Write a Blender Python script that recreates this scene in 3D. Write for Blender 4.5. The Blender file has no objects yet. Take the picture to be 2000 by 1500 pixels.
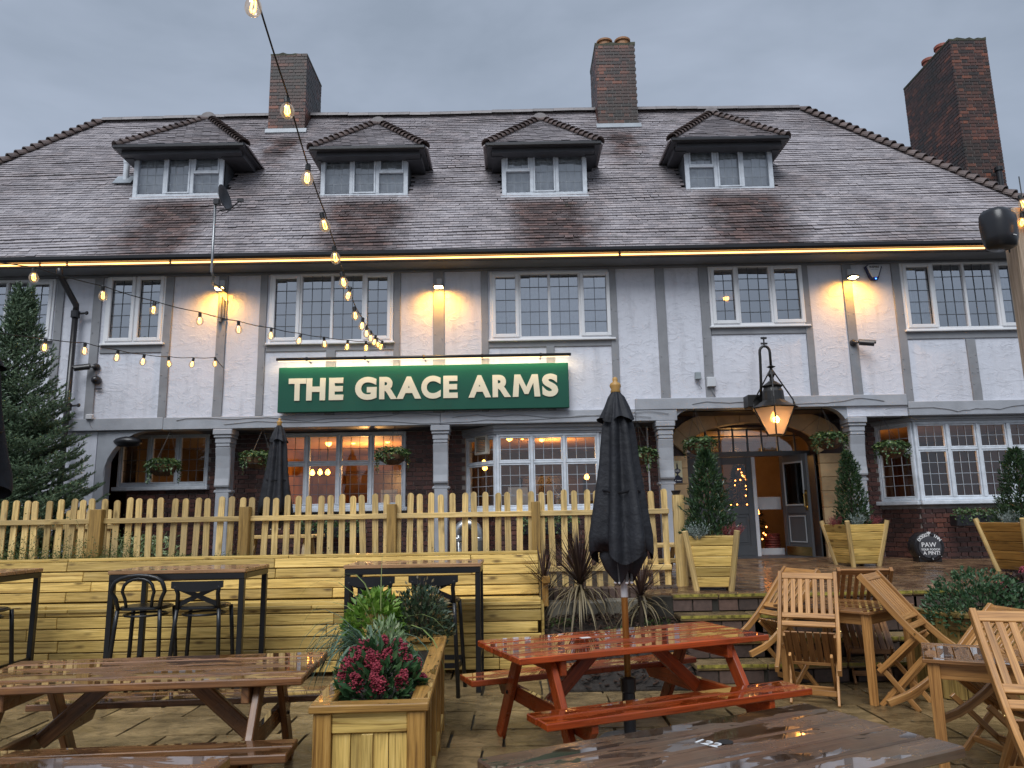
import bpy, bmesh, math, random
from mathutils import Vector, Matrix
R = math.radians
rnd = random.Random(7)
sc = bpy.context.scene
col = sc.collection

# ------------------------------------------------------------------ camera
F = 1440.0                       # focal length in pixels of the 2000 px wide photograph
PITCH = math.atan(260 / F); ROLL = math.atan(.018); EYE = 1.62
cp, sp = math.cos(PITCH), math.sin(PITCH)
fwd = Vector((0, cp, sp)); up0 = Vector((0, -sp, cp)); r0 = Vector((1, 0, 0))
cr, sr = math.cos(ROLL), math.sin(ROLL)
right = r0 * cr - up0 * sr
upv = up0 * cr + r0 * sr
CAM = Vector((0, 0, EYE))
cd = bpy.data.cameras.new('camera'); cam = bpy.data.objects.new('camera', cd); col.objects.link(cam)
cd.sensor_width = 36; cd.lens = F / 2000 * 36; cd.clip_end = 2000; cd.clip_start = .05
m = Matrix.Identity(4)
for i in range(3):
    m[i][0] = right[i]; m[i][1] = upv[i]; m[i][2] = -fwd[i]; m[i][3] = CAM[i]
cam.matrix_world = m
sc.camera = cam

# ------------------------------------------------------------------ overcast dusk sky
SUN_EL, SUN_AZ = R(52), R(195)
w = bpy.data.worlds.new('World'); sc.world = w; w.use_nodes = True
nt = w.node_tree; nt.nodes.clear()
out = nt.nodes.new('ShaderNodeOutputWorld'); bg = nt.nodes.new('ShaderNodeBackground')
bg.inputs['Strength'].default_value = .1
sky = nt.nodes.new('ShaderNodeTexSky'); sky.sky_type = 'NISHITA'; sky.sun_disc = False
sky.sun_elevation = SUN_EL; sky.sun_rotation = SUN_AZ; sky.dust_density = 3
tc = nt.nodes.new('ShaderNodeTexCoord')
mp = nt.nodes.new('ShaderNodeMapping'); mp.inputs['Scale'].default_value = (1, 1, 2.2)
nt.links.new(tc.outputs['Generated'], mp.inputs[0])
nz = nt.nodes.new('ShaderNodeTexNoise'); nz.inputs['Scale'].default_value = 2.6; nz.inputs['Detail'].default_value = 5
nz.inputs['Roughness'].default_value = .54; nz.inputs['Distortion'].default_value = .35
nt.links.new(mp.outputs[0], nz.inputs['Vector'])
rp = nt.nodes.new('ShaderNodeValToRGB')
rp.color_ramp.elements[0].position = .34; rp.color_ramp.elements[0].color = (1.7, 2.02, 2.5, 1)
rp.color_ramp.elements[1].position = .68; rp.color_ramp.elements[1].color = (2.44, 2.8, 3.44, 1)
nt.links.new(nz.outputs[0], rp.inputs[0])
mx = nt.nodes.new('ShaderNodeMixRGB'); mx.inputs[0].default_value = .92
nt.links.new(sky.outputs[0], mx.inputs[1]); nt.links.new(rp.outputs[0], mx.inputs[2])
nt.links.new(mx.outputs[0], bg.inputs[0]); nt.links.new(bg.outputs[0], out.inputs[0])
sl = bpy.data.lights.new('sun', 'SUN'); sl.energy = 1.5; sl.angle = R(38); sl.color = (.94, .97, 1)
so = bpy.data.objects.new('sun', sl); col.objects.link(so)
sd = Vector((math.sin(SUN_AZ) * math.cos(SUN_EL), math.cos(SUN_AZ) * math.cos(SUN_EL), math.sin(SUN_EL)))
so.rotation_euler = sd.to_track_quat('Z', 'Y').to_euler(); so.location = (0, -5, 30)
vs = sc.view_settings
vs.view_transform = 'Standard'; vs.look = 'None'; vs.exposure = .84; vs.gamma = 1; vs.use_curve_mapping = False
try:
    sc.cycles.max_bounces = 8; sc.cycles.transparent_max_bounces = 16
    sc.cycles.sample_clamp_indirect = 4
except Exception: pass

# ------------------------------------------------------------------ pixel helpers (photograph pixel -> point on a real plane)
def ray(x, y): return fwd + right * ((x - 1000) / F) - upv * ((y - 750) / F)
def atY(x, y, Y):
    d = ray(x, y); return CAM + d * (Y / d.y)
def atZ(x, y, Z):
    d = ray(x, y); return CAM + d * ((Z - EYE) / d.z)

# ------------------------------------------------------------------ mesh builder
OFF = {}
class MB:
    def __init__(s): s.v = []; s.f = []; s.uv = []; s.M = None
    def add(s, vs_, fs, uvs=None):
        b = len(s.v)
        if s.M is not None: vs_ = [s.M @ Vector(p) for p in vs_]
        s.v += [tuple(p) for p in vs_]
        for i, f in enumerate(fs):
            s.f.append(tuple(b + k for k in f))
            s.uv.append(uvs[i] if uvs else [(0, 0)] * len(f))
    def box(s, c, d, rot=None, taper=None):
        """c centre, d full sizes; uv runs along the longest side"""
        hx, hy, hz = d[0] / 2, d[1] / 2, d[2] / 2
        P = [Vector((x * hx, y * hy, z * hz)) for x in (-1, 1) for y in (-1, 1) for z in (-1, 1)]
        if taper:
            for p in P:
                if p.z < 0: p.x *= taper; p.y *= taper
        F_ = [(0, 1, 3, 2), (4, 6, 7, 5), (0, 4, 5, 1), (2, 3, 7, 6), (0, 2, 6, 4), (1, 5, 7, 3)]
        L = max(range(3), key=lambda i: d[i]); A, B = [i for i in range(3) if i != L]
        U = []
        for k, f in enumerate(F_):
            U.append([(P[i][L], P[i][A] + P[i][B] + .37 * k) for i in f])
        c = Vector(c)
        if rot is not None: P = [rot @ p for p in P]
        s.add([p + c for p in P], F_, U)
    def b2(s, a, b):
        a, b = Vector(a), Vector(b); s.box((a + b) / 2, [abs(b[i] - a[i]) for i in range(3)])
    def beam(s, p0, p1, wd, th, up=(0, 0, 1)):
        p0, p1 = Vector(p0), Vector(p1); x = (p1 - p0); L = x.length; x.normalize()
        up = Vector(up)
        if abs(x.dot(up)) > .98: up = Vector((0, 1, 0))
        y = up.cross(x).normalized(); z = x.cross(y)
        s.box((p0 + p1) / 2, (L, wd, th), Matrix((x, y, z)).transposed())
    def tube(s, pts, r, n=8, cap=True, flat=1.0):
        pts = [Vector(p) for p in pts]; k = len(pts)
        rr = r if isinstance(r, (list, tuple)) else [r] * k
        t0 = (pts[1] - pts[0]).normalized()
        a = t0.orthogonal().normalized()
        vs_ = []; L = 0; uvl = []
        for i, p in enumerate(pts):
            t = (pts[min(i + 1, k - 1)] - pts[max(i - 1, 0)])
            if t.length < 1e-9: t = t0
            t.normalize(); a = (a - t * a.dot(t))
            if a.length < 1e-6: a = t.orthogonal()
            a.normalize(); b = t.cross(a)
            if i: L += (p - pts[i - 1]).length
            uvl.append(L)
            for j in range(n):
                q = 2 * math.pi * j / n
                vs_.append(p + (a * math.cos(q) + b * math.sin(q) * flat) * rr[i])
        fs = []; us = []
        for i in range(k - 1):
            for j in range(n):
                j2 = (j + 1) % n
                fs.append((i * n + j, i * n + j2, (i + 1) * n + j2, (i + 1) * n + j))
                us.append([(uvl[i], j * .03), (uvl[i], j * .03 + .03), (uvl[i + 1], j * .03 + .03), (uvl[i + 1], j * .03)])
        if cap:
            fs.append(tuple(range(n - 1, -1, -1))); us.append([(0, 0)] * n)
            fs.append(tuple((k - 1) * n + j for j in range(n))); us.append([(0, 0)] * n)
        s.add(vs_, fs, us)
    def lathe(s, prof, n=16, c=(0, 0, 0), rot=None, ph=0):
        c = Vector(c); vs_ = []; fs = []
        for (r, z) in prof:
            for j in range(n):
                q = 2 * math.pi * j / n + ph; p = Vector((r * math.cos(q), r * math.sin(q), z))
                if rot is not None: p = rot @ p
                vs_.append(p + c)
        for i in range(len(prof) - 1):
            for j in range(n):
                j2 = (j + 1) % n; fs.append((i * n + j, i * n + j2, (i + 1) * n + j2, (i + 1) * n + j))
        if prof[0][0] > 1e-4: fs.append(tuple(range(n - 1, -1, -1)))
        if prof[-1][0] > 1e-4: fs.append(tuple((len(prof) - 1) * n + j for j in range(n)))
        s.add(vs_, fs)
    def prism(s, poly, dv, o=(0, 0, 0), ax=(1, 0, 0), ay=(0, 0, 1)):
        """closed polygon (2d) placed with ax, ay and extruded along dv"""
        o, ax, ay, dv = Vector(o), Vector(ax), Vector(ay), Vector(dv); n = len(poly)
        A = [o + ax * p[0] + ay * p[1] for p in poly]; B = [a + dv for a in A]
        fs = [tuple(range(n)), tuple(range(2 * n - 1, n - 1, -1))] + [(i, n + i, n + (i + 1) % n, (i + 1) % n) for i in range(n)]
        ul = [[(p[0], p[1]) for p in poly], [(p[0], p[1]) for p in reversed(poly)]] + [[(0, 0), (dv.length, 0), (dv.length, .1), (0, .1)]] * n
        s.add(A + B, fs, ul)
    def quad(s, a, b, c, d): s.add([a, b, c, d], [(0, 1, 2, 3)], [[(0, 0), (1, 0), (1, 1), (0, 1)]])
    def leaf(s, p, d, nrm, L, W, fold=.25):
        d = Vector(d).normalized(); nrm = Vector(nrm); sd_ = d.cross(nrm)
        if sd_.length < 1e-4: sd_ = d.orthogonal()
        sd_.normalize(); n2 = sd_.cross(d)
        p = Vector(p); mid = p + d * L * .45
        s.add([p, mid + sd_ * W / 2 + n2 * W * fold, p + d * L - n2 * L * .08, mid - sd_ * W / 2 + n2 * W * fold], [(0, 1, 2), (0, 2, 3)])
    def mesh(s, name, mat, off=None, smooth=False):
        me = bpy.data.meshes.new(name)
        v = s.v if off is None else [(a - off[0], b - off[1], c - off[2]) for a, b, c in s.v]
        me.from_pydata(v, [], s.f)
        ul = me.uv_layers.new(name='UVMap').data
        k = 0
        for u in s.uv:
            for q in u: ul[k].uv = q; k += 1
        if mat: me.materials.append(mat)
        if smooth: me.polygons.foreach_set('use_smooth', [True] * len(me.polygons))
        me.update(); return me
    def build(s, name, mat, parent=None, world=False, smooth=False, bevel=0, kind=None):
        off = OFF.get(parent.name) if (world and parent) else None
        o = bpy.data.objects.new(name, s.mesh(name, mat, off, smooth)); col.objects.link(o)
        if parent:
            o.parent = parent; OFF[o.name] = OFF.get(parent.name, Vector())
        if bevel:
            b = o.modifiers.new('bevel', 'BEVEL'); b.width = bevel; b.segments = 1; b.limit_method = 'ANGLE'; b.angle_limit = R(40)
        if kind: o['kind'] = kind
        return o
def tag(o, label, cat, group=None):
    o['label'] = label; o['category'] = cat
    if group: o['group'] = group
    return o
def thing(name, label, cat, loc=(0, 0, 0), rz=0, group=None):
    o = bpy.data.objects.new(name, None); o.empty_display_size = .1; col.objects.link(o)
    o.location = loc; o.rotation_euler = (0, 0, rz); OFF[o.name] = Vector(loc)
    if label: tag(o, label, cat, group)
    return o
def inst(name, me, parent, loc, rot=None, scale=None, bevel=0):
    o = bpy.data.objects.new(name, me); col.objects.link(o); o.parent = parent
    o.location = loc
    if rot is not None: o.rotation_euler = rot
    if scale is not None: o.scale = scale
    OFF[o.name] = OFF.get(parent.name, Vector()) if parent else Vector()
    if bevel:
        b = o.modifiers.new('bevel', 'BEVEL'); b.width = bevel; b.segments = 1; b.limit_method = 'ANGLE'
    return o
def copy_tree(o, parent=None):
    c = o.copy(); col.objects.link(c); c.parent = parent
    for ch in list(o.children): copy_tree(ch, c)
    return c
def one(name, fn, mat, parent, **k):
    mb = MB(); fn(mb); return mb.build(name, mat, parent, **k)

# ------------------------------------------------------------------ materials
MATS = {}
def newmat(name):
    mt = bpy.data.materials.new(name); mt.use_nodes = True; n = mt.node_tree
    b = n.nodes['Principled BSDF']; MATS[name] = mt; return mt, n, b
def nd(n, t, **k):
    x = n.nodes.new(t)
    for a, v in k.items():
        if a.startswith('i_'): x.inputs[a[2:].replace('_', ' ')].default_value = v
        else: setattr(x, a, v)
    return x
def rgb(c): return (c[0], c[1], c[2], 1)
def mul(c, k): return (min(1, c[0] * k), min(1, c[1] * k), min(1, c[2] * k))
def noise(n, vec, scale, detail=4, rough=.55, dist=0):
    x = nd(n, 'ShaderNodeTexNoise'); x.inputs['Scale'].default_value = scale; x.inputs['Detail'].default_value = detail
    x.inputs['Roughness'].default_value = rough; x.inputs['Distortion'].default_value = dist
    if vec is not None: n.links.new(vec, x.inputs['Vector'])
    return x.outputs[0]
def ramp(n, fac, stops, interp='LINEAR'):
    x = nd(n, 'ShaderNodeValToRGB'); cr_ = x.color_ramp; cr_.interpolation = interp
    while len(cr_.elements) < len(stops): cr_.elements.new(.5)
    for e, (p, c) in zip(cr_.elements, stops):
        e.position = p; e.color = rgb(c) if not isinstance(c, (int, float)) else (c, c, c, 1)
    n.links.new(fac, x.inputs[0]); return x.outputs[0]
def mixc(n, fac, a, b, mode='MIX'):
    x = nd(n, 'ShaderNodeMixRGB', blend_type=mode)
    for i, q in ((0, fac), (1, a), (2, b)):
        if hasattr(q, 'is_linked') or hasattr(q, 'links'): n.links.new(q, x.inputs[i])
        elif isinstance(q, (int, float)): x.inputs[i].default_value = q if i == 0 else (q, q, q, 1)
        else: x.inputs[i].default_value = rgb(q)
    return x.outputs[0]
def math_(n, op, a, b=0.0):
    x = nd(n, 'ShaderNodeMath', operation=op)
    for i, q in ((0, a), (1, b)):
        if hasattr(q, 'links'): n.links.new(q, x.inputs[i])
        else: x.inputs[i].default_value = q
    return x.outputs[0]
def bump(n, b, h, dist=.01, strength=.6):
    x = nd(n, 'ShaderNodeBump'); x.inputs['Distance'].default_value = dist; x.inputs['Strength'].default_value = strength
    n.links.new(h, x.inputs['Height']); n.links.new(x.outputs[0], b.inputs['Normal'])
def pos(n): return nd(n, 'ShaderNodeNewGeometry').outputs['Position']
def island(n): return nd(n, 'ShaderNodeNewGeometry').outputs['Random Per Island']
def objrand(n): return nd(n, 'ShaderNodeObjectInfo').outputs['Random']
def piece_rand(n):
    """one random number for each piece, whether it is an island of a mesh or an object of its own"""
    return math_(n, 'FRACT', math_(n, 'ADD', island(n), objrand(n)))
def pm(name, c, rough=.5, var=.15, vs_=2.5, metal=0, bmp=0, bs=60, spec=.5, isl=0):
    mt, n, b = newmat(name); p = pos(n)
    f = noise(n, p, vs_, 5, .6)
    cc = ramp(n, f, [(.3, mul(c, 1 - var)), (.72, mul(c, 1 + var))])
    if isl: cc = mixc(n, isl, cc, ramp(n, piece_rand(n), [(0, mul(c, .45)), (1, mul(c, 1.6))]))
    n.links.new(cc, b.inputs['Base Color'])
    b.inputs['Roughness'].default_value = rough; b.inputs['Metallic'].default_value = metal
    b.inputs['Specular IOR Level'].default_value = spec
    if bmp: bump(n, b, noise(n, p, bs, 6, .6), bmp, .8)
    return mt
def emis(name, c, s):
    mt, n, b = newmat(name); b.inputs['Base Color'].default_value = rgb(mul(c, .8))
    b.inputs['Emission Color'].default_value = rgb(c); b.inputs['Emission Strength'].default_value = s; return mt
def wood(name, c1, c2, c3=None, rough=(.3, .6), grain=1.0, knots=.6, vary=.35, wet=0, bmp=.002, dirt=None):
    """timber: grain along u, knots, every piece its own tone"""
    mt, n, b = newmat(name)
    uv = nd(n, 'ShaderNodeTexCoord').outputs['UV']; pr = piece_rand(n)
    off = nd(n, 'ShaderNodeCombineXYZ'); n.links.new(math_(n, 'MULTIPLY', pr, 53.0), off.inputs[0]); n.links.new(math_(n, 'MULTIPLY', pr, 17.0), off.inputs[1])
    ad = nd(n, 'ShaderNodeVectorMath', operation='ADD'); n.links.new(uv, ad.inputs[0]); n.links.new(off.outputs[0], ad.inputs[1])
    st = nd(n, 'ShaderNodeMapping'); st.inputs['Scale'].default_value = (1.1 * grain, 26 * grain, 1); n.links.new(ad.outputs[0], st.inputs[0])
    g1 = noise(n, st.outputs[0], 1.6, 5, .6, .9)
    st2 = nd(n, 'ShaderNodeMapping'); st2.inputs['Scale'].default_value = (3 * grain, 130 * grain, 1); n.links.new(ad.outputs[0], st2.inputs[0])
    g2 = noise(n, st2.outputs[0], 1.4, 3, .6)
    g = math_(n, 'ADD', math_(n, 'MULTIPLY', g1, .62), math_(n, 'MULTIPLY', g2, .38))
    cc = ramp(n, g, [(.38, mul(c2, .8)), (.46, mul(c1, .76)), (.54, c1), (.64, c3 or mul(c1, 1.2))])
    vo = nd(n, 'ShaderNodeTexVoronoi'); vo.inputs['Scale'].default_value = 1; 
    sk = nd(n, 'ShaderNodeMapping'); sk.inputs['Scale'].default_value = (3.2, 9, 1); n.links.new(ad.outputs[0], sk.inputs[0]); n.links.new(sk.outputs[0], vo.inputs['Vector'])
    kf = ramp(n, vo.outputs['Distance'], [(.08, 1.0), (.24, 0.0)])
    cc = mixc(n, math_(n, 'MULTIPLY', kf, knots), cc, mul(c2, .4))
    tone = ramp(n, pr, [(0, 1 - vary), (.5, 1.0), (1, 1 + vary * .6)])
    cc = mixc(n, 1.0, cc, tone, 'MULTIPLY')
    p = pos(n)
    if dirt:
        df = ramp(n, noise(n, p, 1.7, 6, .65), [(.42, 0.0), (.66, 1.0)])
        cc = mixc(n, math_(n, 'MULTIPLY', df, dirt[1]), cc, dirt[0])
    rf = noise(n, p, 2.3, 4, .6)
    ro = ramp(n, rf, [(.4, rough[0]), (.6, rough[1])])
    if wet:
        # standing water: only faces that look up, in patches with their own outline
        nz_ = nd(n, 'ShaderNodeSeparateXYZ'); n.links.new(nd(n, 'ShaderNodeNewGeometry').outputs['Normal'], nz_.inputs[0])
        upf = ramp(n, nz_.outputs[2], [(.8, 0.0), (.95, 1.0)])
        sw_ = nd(n, 'ShaderNodeMapping'); sw_.inputs['Scale'].default_value = (2.6, 7.5, 1); n.links.new(ad.outputs[0], sw_.inputs[0])
        pf = ramp(n, noise(n, sw_.outputs[0], 1.0, 4, .55, .5), [(.6 - wet * .22, 1.0), (.615 - wet * .22, 0.0)])
        pf = math_(n, 'MULTIPLY', math_(n, 'SUBTRACT', 1.0, pf), upf)
        ro = mixc(n, pf, ro, .035)
        cc = mixc(n, math_(n, 'MULTIPLY', pf, .45), cc, mixc(n, 1.0, cc, .45, 'MULTIPLY'))
        n.links.new(math_(n, 'MULTIPLY', pf, 1.0), b.inputs['Coat Weight']); b.inputs['Coat Roughness'].default_value = .02
        h = mixc(n, pf, g, .5)
    else: h = g
    n.links.new(cc, b.inputs['Base Color']); n.links.new(ro, b.inputs['Roughness'])
    bump(n, b, h, bmp, .7)
    return mt
def leafmat(name, c1, c2, rough=.4, trans=.25):
    mt, n, b = newmat(name)
    cc = ramp(n, island(n), [(0, c1), (.55, mul(c1, 1.35)), (1, c2)])
    n.links.new(cc, b.inputs['Base Color']); b.inputs['Roughness'].default_value = rough
    tr = nd(n, 'ShaderNodeBsdfTranslucent'); n.links.new(cc, tr.inputs[0])
    mxs = nd(n, 'ShaderNodeMixShader'); mxs.inputs[0].default_value = trans
    n.links.new(b.outputs[0], mxs.inputs[1]); n.links.new(tr.outputs[0], mxs.inputs[2])
    n.links.new(mxs.outputs[0], n.nodes['Material Output'].inputs[0]); return mt
def glass(name, tint, refl, rough=.02):
    mt, n, b = newmat(name); n.nodes.remove(b)
    t = nd(n, 'ShaderNodeBsdfTransparent'); t.inputs[0].default_value = rgb(tint)
    g = nd(n, 'ShaderNodeBsdfGlossy'); g.inputs['Roughness'].default_value = rough; g.inputs[0].default_value = (.95, .97, 1, 1)
    fr = nd(n, 'ShaderNodeFresnel'); fr.inputs[0].default_value = 1.5
    fac = math_(n, 'ADD', fr.outputs[0], refl)
    x = nd(n, 'ShaderNodeMixShader'); n.links.new(fac, x.inputs[0]); n.links.new(t.outputs[0], x.inputs[1]); n.links.new(g.outputs[0], x.inputs[2])
    n.links.new(x.outputs[0], n.nodes['Material Output'].inputs[0]); return mt

def render_mat(name, c):
    mt, n, b = newmat(name); p = pos(n)
    big = noise(n, p, 1.1, 4, .6); cc = ramp(n, big, [(.3, mul(c, .9)), (.7, mul(c, 1.04))])
    sp_ = nd(n, 'ShaderNodeMapping'); sp_.inputs['Scale'].default_value = (5, 5, .7); n.links.new(p, sp_.inputs[0])
    st = ramp(n, noise(n, sp_.outputs[0], 1.5, 6, .65), [(.5, 0.0), (.75, .6)])
    cc = mixc(n, st, cc, mul(c, .72))
    n.links.new(cc, b.inputs['Base Color']); b.inputs['Roughness'].default_value = .62
    mp_ = nd(n, 'ShaderNodeMapping'); mp_.inputs['Scale'].default_value = (1, 1, 1.5); n.links.new(p, mp_.inputs[0])
    v = noise(n, mp_.outputs[0], 4.5, 8, .72, 1.2)
    h = ramp(n, v, [(.4, 0.0), (.56, .4), (.6, 1.0)])
    bump(n, b, math_(n, 'ADD', h, math_(n, 'MULTIPLY', noise(n, p, 60, 3), .25)), .011, .5)
    return mt
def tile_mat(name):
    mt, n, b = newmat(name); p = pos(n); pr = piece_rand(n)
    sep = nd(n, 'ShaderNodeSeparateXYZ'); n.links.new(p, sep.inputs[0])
    # weathered clay: lichen grey with the wet sky sheen mixed into the colour
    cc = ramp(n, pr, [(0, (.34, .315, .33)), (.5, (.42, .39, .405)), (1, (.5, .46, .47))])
    bare = ramp(n, pr, [(0, (.04, .026, .024)), (.6, (.085, .048, .042)), (1, (.15, .078, .062))])  # browner below dormers and chimneys, where the painted sheen is left out
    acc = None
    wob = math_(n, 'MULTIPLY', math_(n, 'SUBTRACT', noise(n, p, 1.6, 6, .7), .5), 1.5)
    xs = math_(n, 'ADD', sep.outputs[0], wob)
    for (x0, hw, ztop, drop) in BROWN_STREAKS:
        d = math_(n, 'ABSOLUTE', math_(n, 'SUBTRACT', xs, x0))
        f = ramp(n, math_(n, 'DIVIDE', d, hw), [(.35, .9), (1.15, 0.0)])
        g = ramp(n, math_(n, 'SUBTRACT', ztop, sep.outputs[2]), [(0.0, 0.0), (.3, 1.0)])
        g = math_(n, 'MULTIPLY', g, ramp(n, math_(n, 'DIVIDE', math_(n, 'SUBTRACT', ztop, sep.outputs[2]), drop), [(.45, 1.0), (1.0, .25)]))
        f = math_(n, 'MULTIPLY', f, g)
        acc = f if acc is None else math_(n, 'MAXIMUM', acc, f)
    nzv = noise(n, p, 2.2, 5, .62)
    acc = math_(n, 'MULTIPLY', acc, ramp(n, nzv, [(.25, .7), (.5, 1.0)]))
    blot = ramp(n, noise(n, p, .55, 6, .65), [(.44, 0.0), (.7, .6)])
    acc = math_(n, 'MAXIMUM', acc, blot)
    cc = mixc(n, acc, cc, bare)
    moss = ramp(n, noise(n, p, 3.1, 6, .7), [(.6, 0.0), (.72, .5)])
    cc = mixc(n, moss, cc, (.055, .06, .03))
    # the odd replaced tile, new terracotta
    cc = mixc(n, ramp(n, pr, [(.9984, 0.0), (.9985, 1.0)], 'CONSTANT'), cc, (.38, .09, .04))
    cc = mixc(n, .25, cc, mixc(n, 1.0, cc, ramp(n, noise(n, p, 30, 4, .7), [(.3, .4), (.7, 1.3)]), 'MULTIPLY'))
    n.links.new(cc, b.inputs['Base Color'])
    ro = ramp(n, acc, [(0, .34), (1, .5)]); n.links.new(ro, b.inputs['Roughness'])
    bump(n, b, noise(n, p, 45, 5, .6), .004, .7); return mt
def brick_mat(name, c1, c2, c3, dark=None):
    mt, n, b = newmat(name); p = pos(n); pr = piece_rand(n)
    cc = ramp(n, pr, [(0, c1), (.45, c2), (.8, mul(c2, 1.3)), (1, c3)])
    cc = mixc(n, .6, cc, mixc(n, 1.0, cc, ramp(n, noise(n, p, 24, 5, .7), [(.3, .5), (.7, 1.35)]), 'MULTIPLY'))
    if dark:
        f = ramp(n, noise(n, p, .8, 5, .6), [(.4, 0.0), (.62, dark[1])]); cc = mixc(n, f, cc, dark[0])
    n.links.new(cc, b.inputs['Base Color']); b.inputs['Roughness'].default_value = .5
    bump(n, b, noise(n, p, 70, 5, .65), .004, .8); return mt
def stone_floor(name, c1, c2, c3, wetk=.5, bs=.006):
    mt, n, b = newmat(name); p = pos(n); pr = piece_rand(n)
    cc = ramp(n, pr, [(0, c1), (.5, c2), (1, c3)])
    mp_ = nd(n, 'ShaderNodeMapping'); mp_.inputs['Scale'].default_value = (1.7, 2.7, 1); mp_.inputs['Rotation'].default_value = (0, 0, .6); n.links.new(p, mp_.inputs[0])
    v = noise(n, mp_.outputs[0], 2.5, 7, .68, .8)
    cc = mixc(n, .75, cc, mixc(n, 1.0, cc, ramp(n, v, [(.34, .25), (.46, .85), (.54, 1.15), (.68, 1.7)]), 'MULTIPLY'))
    cc = mixc(n, ramp(n, noise(n, p, 1.1, 6, .65), [(.47, 0.0), (.66, .65)]), cc, mul(c1, .4))
    wf = ramp(n, noise(n, p, .9, 4, .55), [(.5 - .2 * wetk, .09), (.72, .42)])
    n.links.new(cc, b.inputs['Base Color']); n.links.new(wf, b.inputs['Roughness'])
    bump(n, b, math_(n, 'ADD', v, math_(n, 'MULTIPLY', noise(n, p, 40, 4), .3)), bs, .6); return mt
# ------------------------------------------------------------------ main planes of the place (metres)
YU, YG, YB = 12.2, 13.0, 12.36          # upper storey front, ground-floor brick wall, bay fronts
YGUT = 11.75; ZG = 5.916; PT = math.tan(R(52)); RUN = 3.73; YR = YGUT + RUN; ZR = ZG + RUN * PT
XL, XR = -9.19, 6.66                    # ends of the ridge
def tz(Y): return .745 + .0195 * (Y - 8.4)      # terrace falls gently to the steps
def ux(x, y=640): return atY(x, y, YU).x
def uz(y, x=1000): return atY(x, y, YU).z
def onroof(x, y):
    d = ray(x, y); k = (ZG - YGUT * PT - CAM.z) / (d.z - d.y * PT); return CAM + d * k
DORM = [  # window left, right, top, bottom, eave left, right, eave y, apex x, apex y
    (262, 437, 300, 383, 225, 477, 284), (627, 797, 298, 383, 607, 829, 288),
    (980, 1146, 292, 380, 950, 1172, 280), (1338, 1510, 285, 370, 1312, 1538, 270)]
BROWN_STREAKS = []  # columns of browner tile without the painted sheen
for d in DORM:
    p = onroof((d[0] + d[1]) / 2, d[3]); BROWN_STREAKS.append((p.x + .12, 1.15, p.z, 3.2))
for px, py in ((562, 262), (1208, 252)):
    p = onroof(px, py); BROWN_STREAKS.append((p.x, .5, p.z, 1.5))

# materials of the place
m_render = render_mat('white_render', (.63, .645, .71))
m_timber = pm('grey_painted_timber', (.235, .24, .255), .45, .14, 3, bmp=.003, bs=40)
m_beam = pm('pale_grey_painted_beam', (.33, .345, .375), .45, .14, 3, bmp=.003, bs=35)
m_upvc = pm('white_window_frame', (.72, .73, .75), .3, .05)
m_oldwhite = pm('flaking_white_paint', (.6, .64, .69), .45, .15, 9, bmp=.002, bs=60)
m_lead = pm('window_lead', (.1, .11, .125), .5, .1)
m_leadl = pm('pale_window_lead', (.32, .35, .38), .45, .15)
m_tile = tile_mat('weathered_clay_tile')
m_hip = pm('hip_tile_clay', (.13, .095, .085), .42, .4, 5, bmp=.004, bs=30, isl=.45)
m_under = pm('roof_underlay', (.015, .013, .013), .9, .1)
m_black = pm('black_gutter', (.018, .018, .021), .32, .2)
m_dark = pm('dark_fascia', (.055, .056, .064), .55, .2)
m_brick = brick_mat('red_brown_brick', (.04, .018, .016), (.095, .036, .028), (.15, .055, .038), ((.03, .017, .016), .65))
m_brickc = brick_mat('sooty_chimney_brick', (.03, .021, .02), (.085, .035, .026), (.25, .08, .042), ((.026, .024, .019), .8))
m_mortar = pm('brick_mortar', (.26, .23, .21), .8, .3, 8, bmp=.003)
m_mortard = pm('sooty_mortar', (.2, .19, .18), .8, .3, 8, bmp=.003)
m_stone = pm('buff_sandstone', (.42, .29, .155), .55, .3, 4, bmp=.004, bs=25, isl=.3)
m_clayp = pm('terracotta_pot', (.32, .15, .06), .6, .2)
m_redpot = pm('red_clay_pot', (.3, .08, .05), .6, .2)
m_leadflash = pm('lead_flashing', (.3, .33, .36), .35, .2)
m_glassu = glass('upper_window_glass', (.6, .63, .67), .42)
m_glassd = glass('dormer_glass', (.88, .9, .92), .12, .05)
m_glassl = glass('pub_window_glass', (.93, .92, .9), .06)
m_glassdoor = glass('door_glass', (.8, .8, .8), 0)
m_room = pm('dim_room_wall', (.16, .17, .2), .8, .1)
m_curtain = pm('pale_curtain', (.5, .55, .6), .8, .2, 12)
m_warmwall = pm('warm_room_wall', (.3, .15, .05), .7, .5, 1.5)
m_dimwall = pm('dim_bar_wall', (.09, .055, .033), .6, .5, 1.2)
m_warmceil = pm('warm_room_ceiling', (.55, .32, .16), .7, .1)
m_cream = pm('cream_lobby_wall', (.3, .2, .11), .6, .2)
m_floorin = pm('dark_wood_floor', (.05, .025, .014), .4, .3)
m_doorgrey = pm('dark_grey_door_paint', (.075, .08, .087), .35, .1)
m_doorlight = pm('light_grey_door_paint', (.3, .32, .34), .4, .1)
m_whitep = pm('white_joinery', (.6, .6, .62), .45, .08)
m_brass = pm('brass', (.7, .5, .2), .25, .1, metal=1)
m_flag = stone_floor('wet_sandstone_flag', (.17, .115, .055), (.25, .175, .085), (.34, .235, .115), .55, .02)
m_joint = pm('patio_joint', (.03, .026, .018), .6, .4, 6, bmp=.01, bs=20)
m_paver = stone_floor('wet_clay_paver', (.12, .068, .04), (.19, .112, .062), (.27, .17, .09), .6, .003)
m_soil = pm('dark_soil', (.025, .018, .013), .7, .5, 12, bmp=.03, bs=25)
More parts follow.
